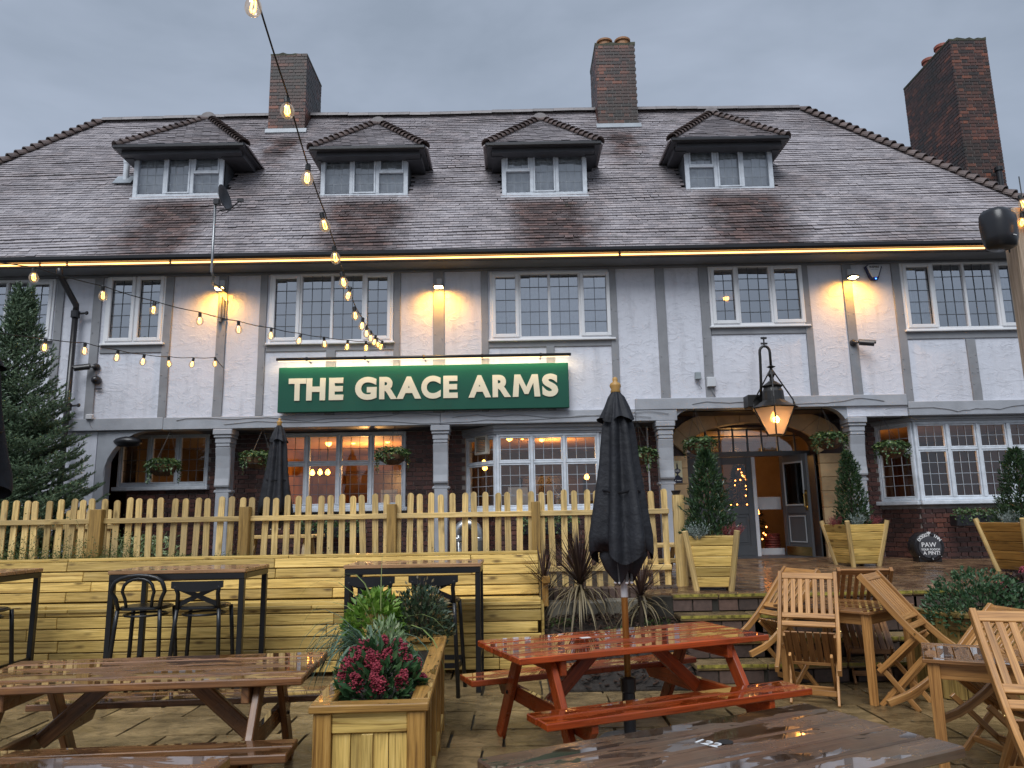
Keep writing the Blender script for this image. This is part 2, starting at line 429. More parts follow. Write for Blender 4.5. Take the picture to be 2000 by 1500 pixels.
m_conc = pm('weathered_concrete', (.2, .18, .14), .6, .35, 5, bmp=.006, bs=30)
m_yellow = pm('worn_yellow_paint', (.24, .2, .035), .5, .9, 16, bmp=.004, bs=40)
m_dbrick = brick_mat('dark_edging_brick', (.045, .033, .028), (.08, .052, .042), (.13, .075, .055))

# ------------------------------------------------------------------ ground, patio flags, terrace, steps, bed
def struct(o): o['kind'] = 'structure'; return o
mb = MB(); mb.quad((-400, -400, -.03), (400, -400, -.03), (400, 400, -.03), (-400, 400, -.03))
ground = struct(mb.build('ground', m_joint))
rowy = 1.2; nfl = 0
flag_me = []
for k in range(6):
    b = MB(); pts = []
    n = 12
    for i in range(4):
        c0 = [(-.5, -.5), (.5, -.5), (.5, .5), (-.5, .5)][i]; c1 = [(.5, -.5), (.5, .5), (-.5, .5), (-.5, -.5)][i]
        for q in range(3):
            t = q / 3; j = .012
            pts.append((c0[0] + (c1[0] - c0[0]) * t + rnd.uniform(-j, j), c0[1] + (c1[1] - c0[1]) * t + rnd.uniform(-j, j)))
    b.prism(pts, (0, 0, .035), (0, 0, -.035), (1, 0, 0), (0, 1, 0)); flag_me.append(b.mesh('flagstone', m_flag))
patio = struct(thing('patio', None, None)); 
while rowy < 9.3:
    rh = rnd.choice((.42, .56, .56, .7)); x = -7.2 + rnd.uniform(0, .5)
    while x < 7.5:
        wd = rnd.choice((.4, .56, .7, .85))
        cx, cy = x + wd / 2, rowy + rh / 2
        vis = abs(cx) < cy * .78 + .9
        if cx > 1.9 and cy > 7.6: vis = False
        if vis and nfl < 295:
            o = inst('flagstone', rnd.choice(flag_me), patio, (cx, cy, rnd.uniform(-.004, .004)), (rnd.uniform(-.006, .006), rnd.uniform(-.006, .006), rnd.uniform(-.01, .01)), (wd - .018, rh - .018, 1)); nfl += 1
        x += wd
    rowy += rh
# terrace slab and its herringbone pavers
mb = MB()
P = [(1.5, 8.42), (12, 8.42), (12, 13.6), (-12, 13.6), (-12, 9.25), (1.5, 9.25)]
top = [(x, y, tz(y) - .02) for x, y in P]; bot = [(x, y, -.02) for x, y in P]
mb.add(top + bot, [tuple(range(6)), tuple(range(11, 5, -1))] + [(i, 6 + i, 6 + (i + 1) % 6, (i + 1) % 6) for i in range(6)])
terrace = struct(mb.build('terrace', m_joint))
mb = MB(); s2 = math.sqrt(.5)
def paver(mb, cx, cy, a):
    if not (1.5 < cx < 9.3 and 8.5 < cy < 12.9): return
    if cx > cy * .78: return
    mb.box((cx, cy, tz(cy) - .02 + rnd.uniform(-.002, .002)), (.194, .094, .045), Matrix.Rotation(a, 3, 'Z') @ Matrix.Rotation(rnd.uniform(-.008, .008), 3, 'X'))
for i in range(-10, 150):
    for j in range(-100, 100):
        c = (i - j) % 4
        if c not in (0, 3): continue
        gx_, gy_ = ((i + 1) * .1, (j + .5) * .1) if c == 0 else ((i + .5) * .1, (j + 1) * .1)
        paver(mb, 1.5 + (gx_ - gy_) * s2, 8.3 + (gx_ + gy_) * s2, (0 if c == 0 else math.pi / 2) + math.pi / 4)
pv = mb.build('clay_pavers', m_paver, terrace, kind='stuff')
# steps
STEPS = [(8.42, tz(8.42), .30), (8.1, .558, .32), (7.8, .367, .3), (7.5, .183, .3)]
steps = struct(thing('steps', None, None))
for k, (Y, z, dpt) in enumerate(STEPS):
    mb = MB(); mb.b2((1.75, Y + (.0 if k else .01), -.02), (6.6, Y + .5, z - .05)); mb.build('riser', m_joint, steps)
    x = 1.72
    while x < 6.5:
        wd = rnd.uniform(.5, .8)
        mb = MB(); mb.box((x + wd / 2, Y + dpt / 2 - .03, z - .022), (wd - .012, dpt + .02, .05), Matrix.Rotation(rnd.uniform(-.01, .01), 3, 'X')); mb.build('tread_slab', m_flag, steps, bevel=.008)
        mb = MB(); mb.box((x + wd / 2, Y - .0425, z - .01 + rnd.uniform(-.004, .004)), (wd - .02, .012, .03)); mb.build('painted_nosing', m_yellow, steps)
        xx = x
        while xx < x + wd - .1:
            mb = MB(); mb.box((xx + .11, Y - .004, z - .115), (.208, .03, .12)); mb.build('brick', m_dbrick, steps, bevel=.005); xx += .22
        x += wd
# planting bed beside the steps
mb = MB(); nx, ny = 14, 10; X0, X1, Y0, Y1 = .3, 1.75, 7.3, 8.75
g = [[(X0 + (X1 - X0) * i / nx, Y0 + (Y1 - Y0) * j / ny, .02 + .46 * min(1, j / ny * 1.5) ** .8 + rnd.uniform(-.03, .03) - (.12 if i in (0, nx) else 0)) for i in range(nx + 1)] for j in range(ny + 1)]
mb.add([p for r_ in g for p in r_], [(j * (nx + 1) + i, j * (nx + 1) + i + 1, (j + 1) * (nx + 1) + i + 1, (j + 1) * (nx + 1) + i) for i in range(nx) for j in range(ny)])
mb.b2((X0, Y0, -.02), (X1, Y1, .03)); 
bed = struct(mb.build('garden_bed', m_soil, smooth=True))
mb = MB()
for k in range(900):
    x, y = rnd.uniform(X0, X1), rnd.uniform(Y0, Y1); t = (y - Y0) / (Y1 - Y0); z = .05 + .46 * min(1, t * 1.5) ** .8
    a = rnd.uniform(0, 6.3); l = rnd.uniform(.02, .09); e = rnd.uniform(-.2, .5)
    mb.beam((x, y, z), (x + l * math.cos(a), y + l * math.sin(a), z + l * e), rnd.uniform(.006, .022), .006)
o = mb.build('bark_mulch', pm('bark_chips', (.05, .026, .017), .6, .4, 20, isl=.7)); o['kind'] = 'stuff'
for k in range(4):
    mb = MB(); x0 = .28 + k * .38; mb.b2((x0, 8.75, .2), (x0 + .37, 8.97, .66 + rnd.uniform(-.01, .01)))
    o = mb.build('kerb_block', m_conc, bed, bevel=.015)
mb = MB(); mb.b2((.26, 8.975, .1), (1.9, 9.24, .62)); mb.build('kerb_backing', m_conc, bed)
for k in range(20):
    mb = MB(); x0 = .28 + k * .082; mb.box((x0 + .038, 9.09, .7), (.074, .23, .16), Matrix.Rotation(rnd.uniform(-.02, .02), 3, 'X')); mb.build('brick', m_dbrick, bed, bevel=.006)

# ------------------------------------------------------------------ the pub
pub = thing('pub_building', 'long white rendered and grey timbered two storey pub with tiled roof and four dormers', 'pub', (0, YG, .8))
def B(name, mb, mat, parent=None, **k): return mb.build(name, mat, parent or pub, world=True, **k)
def wallholes(mb, x0, x1, z0, z1, Y, holes, depth=.18):
    xs = sorted({x0, x1, *[h[0] for h in holes], *[h[1] for h in holes]}); zs = sorted({z0, z1, *[h[2] for h in holes], *[h[3] for h in holes]})
    xs = [x for x in xs if x0 <= x <= x1]; zs = [z for z in zs if z0 <= z <= z1]
    for i in range(len(xs) - 1):
        for j in range(len(zs) - 1):
            cx, cz = (xs[i] + xs[i + 1]) / 2, (zs[j] + zs[j + 1]) / 2
            if any(h[0] < cx < h[1] and h[2] < cz < h[3] for h in holes): continue
            mb.quad((xs[i], Y, zs[j]), (xs[i + 1], Y, zs[j]), (xs[i + 1], Y, zs[j + 1]), (xs[i], Y, zs[j + 1]))
            mb.quad((xs[i], Y + depth, zs[j + 1]), (xs[i + 1], Y + depth, zs[j + 1]), (xs[i + 1], Y + depth, zs[j]), (xs[i], Y + depth, zs[j]))
    for (a, b, c, d) in holes:
        if c > z0 + .01: mb.quad((a, Y, c), (a, Y + depth, c), (b, Y + depth, c), (b, Y, c))
        mb.quad((a, Y, d), (b, Y, d), (b, Y + depth, d), (a, Y + depth, d))
        mb.quad((a, Y, c), (a, Y, d), (a, Y + depth, d), (a, Y + depth, c)); mb.quad((b, Y, c), (b, Y + depth, c), (b, Y + depth, d), (b, Y, d))
def frame(mb, x0, x1, z0, z1, Y, wd, dp):
    mb.b2((x0, Y, z0), (x0 + wd, Y + dp, z1)); mb.b2((x1 - wd, Y, z0), (x1, Y + dp, z1))
    mb.b2((x0 + wd, Y + .001, z0), (x1 - wd, Y + dp, z0 + wd)); mb.b2((x0 + wd, Y + .001, z1 - wd), (x1 - wd, Y + dp, z1))
def panes(x0, x1, z0, z1, Y, nc, nr, tilt=.006, keep=None):
    mb = MB()
    for i in range(nc):
        for j in range(nr):
            a, b = x0 + (x1 - x0) * i / nc, x0 + (x1 - x0) * (i + 1) / nc; c, d = z0 + (z1 - z0) * j / nr, z0 + (z1 - z0) * (j + 1) / nr
            t1, t2 = rnd.uniform(-tilt, tilt) * (b - a), rnd.uniform(-tilt, tilt) * (d - c)
            mb.quad((a, Y - t1 - t2, c), (b, Y + t1 - t2, c), (b, Y + t1 + t2, d), (a, Y - t1 + t2, d))
    return mb
def leading(x0, x1, z0, z1, Y, nc, nr, wd=.008):
    mb = MB()
    for i in range(1, nc):
        x = x0 + (x1 - x0) * i / nc + rnd.uniform(-.004, .004); mb.b2((x - wd / 2, Y - .008, z0), (x + wd / 2, Y - .002, z1))
    for j in range(1, nr):
        z = z0 + (z1 - z0) * j / nr + rnd.uniform(-.004, .004); mb.b2((x0, Y - .0095, z - wd / 2), (x1, Y - .0035, z + wd / 2))
    return mb
UWIN = [  # outer left, right, top, bottom, lights (left,right,opening sash?), lead columns per light, curtains
    (-95, 105, 547, 665, [(-80, -40, 1), (-30, 8, 0), (12, 46, 0), (56, 95, 1)], [2, 2, 2, 2], False),
    (206, 323, 537, 671, [(213, 262, 1), (267, 318, 1)], [2, 2], False),
    (526, 768, 533, 669, [(532, 585, 1), (589, 646, 0), (650, 707, 0), (712, 762, 1)], [2, 3, 3, 2], False),
    (957, 1196, 530, 662, [(963, 1013, 1), (1017, 1071, 0), (1075, 1130, 0), (1135, 1190, 1)], [2, 3, 3, 2], True),
    (1385, 1573, 516, 636, [(1390, 1440, 1), (1444, 1504, 0), (1508, 1566, 1)], [2, 3, 2], False),
    (1762, 2010, 510, 643, [(1768, 1823, 1), (1828, 1884, 0), (1889, 1945, 0), (1950, 2004, 1)], [2, 3, 3, 2], True)]
holes = []; zb0 = 3.17
for (l, r_, t, b, lights, nc, cur) in UWIN:
    xm = (l + r_) / 2; ym = (t + b) / 2
    x0, x1 = ux(l, ym), ux(r_, ym); z1, z0 = uz(t, xm), uz(b, xm)
    holes.append((x0, x1, z0, z1))
    mb = MB(); frame(mb, x0, x1, z0, z1, YU - .012, .05, .12)
    mb.b2((x0 - .03, YU - .06, z0 - .035), (x1 + .03, YU + .02, z0 - .002))
    sep_x = []
    for k in range(len(lights) - 1):
        c = ux((lights[k][1] + lights[k + 1][0]) / 2, ym); mb.b2((c - .022, YU - .01, z0 + .05), (c + .022, YU + .1, z1 - .05)); sep_x.append(c)
    win = B('window', mb, m_upvc, bevel=.006)
    ed = [x0 + .05] + sum([[c - .022, c + .022] for c in sep_x], []) + [x1 - .05]
    for k, (a, b_, op) in enumerate(lights):
        lx0, lx1 = ed[2 * k], ed[2 * k + 1]; lz0, lz1 = z0 + .05, z1 - .05
        if op:
            mb = MB(); frame(mb, lx0 - .012, lx1 + .012, lz0 - .014, lz1 + .012, YU - .034, .062, .05); B('casement', mb, m_upvc, win, bevel=.008)
            lx0 += .05; lx1 -= .05; lz0 += .048; lz1 -= .05
        B('pane', panes(lx0, lx1, lz0, lz1, YU + .03, nc[k], 5, .005), m_glassu, win)
        B('leading', leading(lx0, lx1, lz0, lz1, YU + .028, nc[k], 5), m_lead, win)
    if cur:
        for k in range(len(lights)):
            a, c = ed[2 * k] , ed[2 * k + 1]
            cv = MB(); n = 22; xa, xb = (a - .02, c + .02)
            if l > 1500 and k in (1, 2): xa, xb = (a + (c - a) * .62, c + .02) if k == 1 else (a, a + (c - a) * .2)
            row = [(xa + (xb - xa) * i / n, YU + .2 + .025 * math.sin(i * 1.9 + k) + rnd.uniform(-.005, .005)) for i in range(n + 1)]
            cv.add([(x, y, z0) for x, y in row] + [(x, y, z1) for x, y in row], [(i, i + 1, n + 2 + i, n + 1 + i) for i in range(n)])
            B('curtain', cv, m_curtain, win, smooth=True)
mb = MB(); wallholes(mb, -11, 9.6, zb0, 5.9, YU + .02, holes + [(ux(1318, 800), ux(1655, 800), zb0, 3.4)], .2); B('rendered_wall', mb, m_render)
# timbers of the upper storey (pixel at mid height, width, top, bottom)
_p = MB(); _p.lathe([(.011, 0), (.011, .006), (.005, .009)], 6, (0, 0, 0), Matrix.Rotation(R(90), 3, 'X')); PEG = _p.mesh('timber_peg', m_timber)
ZT = 5.83; ZBM = 3.40
def stud(px, wpx, y0=None, y1=None, ym=650):
    x = ux(px, ym); wd = wpx * 12.35 / F; za = uz(y0, px) if y0 else ZT; zb = uz(y1, px) if y1 else ZBM - .04
    mb = MB(); n = 5
    pts = [(rnd.uniform(-.004, .004), za + (zb - za) * i / n) for i in range(n + 1)]
    mb.prism([(-wd / 2 + a, z) for a, z in pts] + [(wd / 2 + a, z) for a, z in reversed(pts)], (0, .045, 0), (x, YU - .014, 0))
    B('timber_stud', mb, m_timber, bevel=.004)
    if wpx > 12:
        for k in range(rnd.randint(3, 7)):
            zz = rnd.uniform(zb + .2, za - .2); inst('timber_peg', PEG, pub, Vector((x + rnd.choice((-.3, .3)) * wd, YU - .014, zz)) - OFF[pub.name])
for a in [(112, 15), (186, 17), (326, 16), (432, 18), (512, 14), (775, 13), (857, 22), (947, 14), (1200, 14), (1294, 18), (1380, 17), (1581, 14), (1665, 18), (1762, 16)]: stud(*a)
for a in [(645, 18, 684, None, 720), (1076, 16, 676, None, 710), (1900, 18, 662, None, 700), (262, 0.01, 690, None, 720)][:3]: stud(*a)
def rail(pxa, pxb, ya, yb):
    mb = MB(); xm = (pxa + pxb) / 2; mb.b2((ux(pxa, ya), YU - .001, uz(yb, xm)), (ux(pxb, ya), YU + .03, uz(ya, xm))); B('timber_rail', mb, m_timber, bevel=.004)
rail(195, 319, 675, 689); rail(519, 769, 673, 685); rail(954, 1194, 666, 677); rail(1389, 1575, 640, 652); rail(1769, 2030, 648, 660); rail(-95, 106, 668, 682)
# lower beams, the one over the entrance set higher
xe0, xe1 = ux(1240, 780), ux(1770, 780)
for (a, b, z0, z1) in [(-11, ux(320, 820), 3.155, 3.36), (ux(320, 820) + .004, ux(860, 820), 3.15, 3.355), (ux(860, 820) + .004, xe0 - .01, 3.153, 3.36), (xe0, xe1, 3.34, 3.53), (xe1 + .01, 9.6, 3.165, 3.40)]:
    mb = MB(); mb.b2((a, YU - .03, z0), (b, YU + .24, z1)); B('beam', mb, m_beam, bevel=.008)
mb = MB(); mb.b2((xe0, YU - .02, 3.155), (ux(1322, 810), YU + .22, 3.338)); B('beam', mb, m_beam, bevel=.008)
for (a, b, z0) in ((-11, ux(1316, 800), 3.16), (ux(1316, 800) + .001, ux(1662, 800), 3.41), (ux(1662, 800) + .001, 9.6, 3.16)):
    mb = MB(); mb.b2((a, YU + .25, z0), (b, YG + .3, z0 + .04)); B('soffit', mb, m_dark)
# posts with moulded corbels
def post(px, zt, wdp=.27):
    x = atY(px, 900, YU + .08).x; mb = MB(); y0 = YU + .02; z0 = tz(12.2) - .02
    mb.b2((x - .11, y0 + .05, z0), (x + .11, y0 + .25, zt)); p = B('post', mb, m_beam, bevel=.01)
    mb = MB()
    mb.b2((x - .16, y0 - .07, zt - .1), (x + .16, y0 + .26, zt - .005)); mb.b2((x - .148, y0 - .05, zt - .15), (x + .148, y0 + .255, zt - .102))
    mb.b2((x - .13, y0 - .03, zt - .24), (x + .13, y0 + .252, zt - .152)); mb.b2((x - .12, y0 - .025, zt - .3), (x + .12, y0 + .251, zt - .242))
    B('corbel_moulding', mb, m_beam, p, bevel=.012)
    mb = MB(); pr_ = [(.05, zt - .302), (-.02, zt - .302), (.01, zt - .45), (.025, zt - .65), (.02, zt - .82), (.0, zt - .93), (.012, zt - .965), (.05, zt - .965)]
    mb.prism([(a, z) for a, z in pr_], (.25, 0, 0), (x - .125, y0, 0), (0, 1, 0), (0, 0, 1)); B('corbel_scroll', mb, m_beam, p, bevel=.012)
    mb = MB(); mb.b2((x - .145, y0 + .045, zt - 1.06), (x + .145, y0 + .255, zt - 1.0)); B('collar', mb, m_beam, p, bevel=.02)
for px in (437, 861): post(px, 3.15)
post(1301, 3.155); post(1676, 3.16)
def brace(px, sgn, zt, rad):
    x = atY(px, 860, YU).x; n = 8; pts = [(0, 0)]
    for i in range(n + 1):
        a = R(90) * i / n; pts.append((sgn * rad * (1 - math.sin(a)), -rad * (1 - math.cos(a)) if False else -(rad - rad * math.sin(R(90) - a))))
    mb = MB(); mb.prism(pts if sgn > 0 else pts[::-1], (0, .16, 0), (x, YU + .03, zt)); B('curved_brace', mb, m_beam)
brace(1316, 1, 3.338, .32); brace(1661, -1, 3.338, .36); 
x = atY(203, 900, YU).x; mb = MB(); mb.b2((x - .16, YU + .04, .7), (x, YU + .24, 3.152)); B('post', mb, m_beam, bevel=.01)
brace(204, 1, 3.15, .75)
mb = MB(); mb.b2((-11, YU + .05, .7), (x - .17, YU + .22, 3.15)); B('rendered_wall', mb, m_render)

# ---- ground floor brick wall with openings, laid brick by brick
def gx(px, py=900, Y=YG): return atY(px, py, Y).x
def gz(py, px=1000, Y=YG): return atY(px, py, Y).z
L1 = (gx(232), gx(408), gz(958, 320), gz(848, 320)); L2 = (gx(532), gx(793), gz(1000, 660), gz(845, 660))
bayL = (gx(909, 900), gx(1228, 900)); bayR = (atY(1722, 900, YG).x, 9.4)
archx = (gx(1311), gx(1648)); z0b = .78
HOLES = [L1, L2, (bayL[0], bayL[1], z0b, 3.2), (archx[0], archx[1], z0b, 3.45), (bayR[0], 9.5, z0b, 3.2)]
mb = MB(); wallholes(mb, x, 9.5, z0b - .2, 3.45, YG + .012, [(a, b, c if c > 1 else z0b - .2, d) for a, b, c, d in HOLES], .25); bw = B('brick_wall', mb, m_mortar)
BRK = {}
def brick_mesh(L, mat, h=.065):
    k = (round(L, 3), mat.name, h)
    if k not in BRK:
        b = MB(); b.box((0, 0, 0), (L, .03, h)); BRK[k] = b.mesh('brick', mat)
    return BRK[k]
NB = [0]
def courses(parent, P0, ux_, L, H, mat, skip=None, objs=False, stuff=None, hdr=True, gap=.014, z0=0):
    """Flemish bond on a plane: P0 lower left corner, ux_ unit direction along the wall; bricks stand 6 mm proud"""
    ux_ = Vector(ux_); nrm = Vector((ux_.y, -ux_.x, 0)); ang = math.atan2(ux_.y, ux_.x); j = 0; z = z0
    while z < H - .03:
        s = -(.0 if j % 2 else .165) + (0 if hdr else -.11 * (j % 2)); i = 0
        while s < L - .01:
            bl = (.215 if (i % 2 == 0) else .1025) if hdr else .215
            a, b = max(s, 0), min(s + bl, L)
            if b - a > .03:
                c = Vector(P0) + ux_ * ((a + b) / 2) + Vector((0, 0, z + .0325)) + nrm * rnd.uniform(-.002, .003)
                if not (skip and skip((a + b) / 2, z + .03, c)):
                    if objs and NB[0] < 298:
                        o = inst('brick', brick_mesh(b - a, mat), parent, c - OFF[parent.name], (rnd.uniform(-.01, .01), rnd.uniform(-.006, .006), ang)); NB[0] += 1
                    else: stuff.box(c, (b - a, .03, .065), Matrix.Rotation(ang, 3, 'Z'))
            s += bl + gap; i += 1
        z += .079; j += 1
def skw(a, z, c):
    return any(h[0] - .02 < c.x < h[1] + .02 and h[2] - .03 < c.z < h[3] + .03 for h in HOLES) or c.z > 3.15
# right bay: brick apron below the window
zs = gz(985, 1850, YB); yb_f = YB
bx0 = atY(1727, 1040, YG).x; bx1 = atY(1803, 1000, YB).x - .03
stf = MB()
apron = [((bx0, YG, z0b), (bx1, YB, z0b)), ((bx1, YB, z0b), (9.4, YB, z0b))]
for (a, b) in apron:
    a, b = Vector(a), Vector(b); d = (b - a); mbb = MB(); n_ = Vector((d.y, -d.x, 0)).normalized() * -.012
    mbb.prism([(0, 0), (d.length, 0), (d.length, zs - z0b), (0, zs - z0b)], n_ * 8, a + n_, d.normalized(), (0, 0, 1)); ap = B('bay_apron', mbb, m_mortar)
    courses(ap, a, d.normalized(), d.length, zs - z0b - .06, m_brick, objs=True, stuff=stf)
courses(bw, (x, YG, z0b), (1, 0, 0), 9.5 - x, 2.4, m_brick, skip=lambda a, z, c: skw(a, z, c) or not (5.2 < c.x < 6.4 or 3 < c.x < 3.5) or c.x > bx0, objs=True, stuff=stf)
keep = NB[0]; NB[0] = 999
courses(bw, (x, YG, z0b), (1, 0, 0), 9.5 - x, 2.4, m_brick, skip=lambda a, z, c: skw(a, z, c) or (5.2 < c.x < 6.4 or 3 < c.x < 3.5) or c.x > bx0, stuff=stf)
# left bay apron
lb0, lb1 = atY(971, 1000, YB).x, atY(1176, 1000, YB).x; zsl = gz(1003, 1060, YB)
for (a, b) in [((bayL[0], YG, z0b), (lb0, YB, z0b)), ((lb0, YB, z0b), (lb1, YB, z0b)), ((lb1, YB, z0b), (bayL[1], YG, z0b))]:
    a, b = Vector(a), Vector(b); d = b - a; n_ = Vector((d.y, -d.x, 0)).normalized() * -.012; mbb = MB()
    mbb.prism([(0, 0), (d.length, 0), (d.length, zsl - z0b), (0, zsl - z0b)], n_ * 8, a + n_, d.normalized(), (0, 0, 1)); ap = B('bay_apron', mbb, m_mortar)
    courses(ap, a, d.normalized(), d.length, zsl - z0b - .06, m_brick, stuff=stf)
NB[0] = keep
B('brickwork', stf, m_brick, kind='stuff')
# ---- ground floor windows
def lwin(a, b, lights, z0, z1, ztr, parent=None, nc=3, sill=.09, mat=m_oldwhite, lead=m_lead, nr=(2, 4), depth=.12, cornice=True):
    """a, b plan points of the frame face; lights = number or list of fractions; transom at ztr"""
    a, b = Vector((a[0], a[1], 0)), Vector((b[0], b[1], 0)); d = b - a; L = d.length; ang = math.atan2(d.y, d.x)
    Mx = Matrix.Translation(a) @ Matrix.Rotation(ang, 4, 'Z')
    def nb(): q = MB(); q.M = Mx; return q
    mb = nb(); frame(mb, 0, L, z0, z1, 0, .048, depth)
    fr = lights if isinstance(lights, list) else [i / lights for i in range(lights + 1)]
    ed = [.048 + (L - .096) * f for f in fr]
    for c in ed[1:-1]: mb.b2((c - .026, -.008, z0 + .048), (c + .026, depth - .02, z1 - .048))
    win = B('window', mb, mat, parent or pub, bevel=.008)
    mb = nb(); mb.b2((-.04, -sill, z0 - .07), (L + .04, .1, z0 - .002)); B('sill', mb, mat, win, bevel=.01)
    for k in range(len(ed) - 1):
        e0 = ed[k] + (.026 if k else 0); e1 = ed[k + 1] - (.026 if k < len(ed) - 2 else 0)
        segs = [(z0 + .048, ztr - .018, nr[1]), (ztr + .018, z1 - .048, nr[0])] if ztr else [(z0 + .048, z1 - .048, nr[1])]
        if ztr:
            mb = nb(); mb.b2((e0, .004, ztr - .018), (e1, depth - .03, ztr + .018)); B('transom', mb, mat, win, bevel=.006)
        for (s0, s1, rows) in segs:
            mb = nb(); frame(mb, e0 + .003, e1 - .003, s0 + .003, s1 - .003, .012, .024, .06); B('casement', mb, mat, win, bevel=.005)
            n = nc[k] if isinstance(nc, list) else nc
            q = panes(e0 + .03, e1 - .03, s0 + .03, s1 - .03, .05, n, rows, .004); q2 = nb(); q2.add(q.v, q.f); B('pane', q2, m_glassl, win)
            q = leading(e0 + .03, e1 - .03, s0 + .03, s1 - .03, .048, n, rows, .009); q2 = nb(); q2.add(q.v, q.f); B('leading', q2, lead, win)
    return win
lwin((L1[0], YG - .03), (L1[1], YG - .03), 3, L1[2] + .07, L1[3], None, nr=(2, 4))
lwin((L2[0], YG - .05), (L2[1], YG - .05), 4, L2[2] + .07, L2[3], gz(905, 660), nc=3)
zt3 = gz(846, 1060, YB); 
wl = lwin((bayL[0], YG), (lb0 - .02, YB + .02), 1, zsl + .07, zt3, gz(902, 1060, YB), nc=3, lead=m_leadl)
lwin((lb0, YB), (lb1, YB), 3, zsl + .07, zt3, gz(902, 1060, YB), nc=3, lead=m_leadl)
lwin((lb1 + .02, YB + .02), (bayL[1], YG), 1, zsl + .07, zt3, gz(902, 1060, YB), nc=3, lead=m_leadl)
zt4 = gz(822, 1860, YB)
lwin((bx0, YG), (bx1 - .0, YB + .03), 1, zs + .07, zt4, gz(879, 1840, YB), nc=3, lead=m_leadl)
lwin((bx1 + .03, YB), (9.4, YB), 5, zs + .07, zt4, gz(876, 1860, YB), nc=3, lead=m_leadl)
for (pl, zt) in (([(bayL[0] - .05, YG), (lb0 - .03, YB), (lb1 + .03, YB), (bayL[1] + .05, YG)], zt3), ([(bx0 - .05, YG), (bx1, YB), (9.4, YB), (9.4, YG)], zt4)):
    mb = MB(); c = [(p[0], p[1]) for p in pl]
    for k, (pr_, z_) in enumerate(((.02, .0), (.05, .035), (.03, .065), (.07, .095))):
        cx = sum(p[0] for p in c) / 4
        q = [((p[0] - cx) * (1 + pr_ * .2) + cx, p[1] - (pr_ if p[1] < YG - .1 else 0)) for p in c]
        mb.prism(q, (0, 0, min(3.14 - zt, .034) if k < 3 else max(.01, 3.148 - zt - .095)), (0, 0, zt + z_), (1, 0, 0), (0, 1, 0))
    B('bay_cornice', mb, m_beam, bevel=.006)
# extractor fan in the splayed light
p0 = Vector((bayL[0], YG, 0)); p1 = Vector((lb0, YB, 0)); d = (p1 - p0).normalized()
fan = thing('extractor_fan', 'cream slatted extractor fan in the bay window beside the brick pier', 'fan', (p0.x, p0.y, gz(880, 940)))
Mx = Matrix.Translation(p0 + d * ((p1 - p0).length * .55)) @ Matrix.Rotation(math.atan2(d.y, d.x), 4, 'Z'); zc = gz(868, 945, 12.6)
mb = MB(); mb.M = Mx; frame(mb, -.16, .16, zc - .17, zc + .15, -.04, .03, .085); mb.build('fan_casing', pm('cream_plastic', (.5, .47, .4), .4), fan, world=True, bevel=.006)
for k in range(9):
    mb = MB(); mb.M = Mx; z = zc - .125 + k * .029; mb.box((0, -.015, z), (.26, .035, .006), Matrix.Rotation(R(35), 3, 'X')); mb.build('slat', MATS['cream_plastic'], fan, world=True)

# ---- entrance: stone arch, fanlight, doors
ax0, ax1 = archx; acx = (ax0 + ax1) / 2 - .02
ix0, ix1 = gx(1341), gx(1599); zsp = gz(888, 1460); zap = gz(826, 1460)
def arc(x0, x1, zs_, rise, n):
    cx = (x0 + x1) / 2; hw = (x1 - x0) / 2
    return [(cx + hw * math.cos(math.pi - math.pi * i / n) * (1 - .0 * i), zs_ + rise * math.sin(math.pi * i / n) ** .8) for i in range(n + 1)]
N_ = 18; inn = arc(ix0, ix1, zsp, zap - zsp, N_); outr = arc(ax0 + .02, ax1 - .02, gz(862, 1460), gz(797, 1460) - gz(862, 1460), N_)
z_t = tz(13)
mb = MB(); poly = [(ax0, z_t), (ax0, 3.44), (ax1, 3.44), (ax1, z_t), (ix1, z_t)] + inn[::-1] + [(ix0, z_t)]
mb.prism(poly, (0, .3, 0), (0, YG + .03, 0)); B('arch_backing', mb, m_brick)
for i in range(0, N_, 2):
    q = inn[i:i + 3] + outr[i:i + 3][::-1]; c = (sum(a for a, _ in q) / 6, sum(b for _, b in q) / 6)
    q = [(c[0] + (a - c[0]) * .985, c[1] + (b - c[1]) * .985) for a, b in q]
    mb = MB(); mb.prism(q, (0, .1, 0), (0, YG - .05, 0)); B('arch_stone', mb, m_stone, bevel=.006)
for (a, b) in ((ax0 + .02, ix0), (ix1, ax1 - .02)):
    z = z_t; k = 0
    ztop = min(inn[0][1], outr[0][1])
    while z < ztop - .05:
        h = min(rnd.choice((.28, .34, .24)), ztop - z); mb = MB(); mb.b2((a, YG - .05 + rnd.uniform(-.003, .003), z), (b, YG + .32, z + h - .006)); B('jamb_stone', mb, m_stone, bevel=.006); z += h
YD = 13.5
mb = MB(); ztr = gz(882, 1460, YD)
fl = [(gx(1341, 900, YD), ztr)] + [(a * YD / YG, b) for a, b in inn] + [(gx(1599, 900, YD), ztr)]
fx0, fx1 = fl[0][0], fl[-1][0]
mb.b2((fx0 - .05, YD - .03, ztr - .09), (fx1 + .05, YD + .07, ztr)); mb.b2((fx0 - .03, YD - .02, z_t), (fx0 + .05, YD + .08, ztr - .09)); mb.b2((fx1 - .05, YD - .02, z_t), (fx1 + .03, YD + .08, ztr - .09))
zbar = gz(852, 1460, YD)
def hgt(xx):
    for k in range(len(fl) - 1):
        if fl[k][0] <= xx <= fl[k + 1][0] and fl[k + 1][0] > fl[k][0]: return fl[k][1] + (fl[k + 1][1] - fl[k][1]) * (xx - fl[k][0]) / (fl[k + 1][0] - fl[k][0])
    return ztr
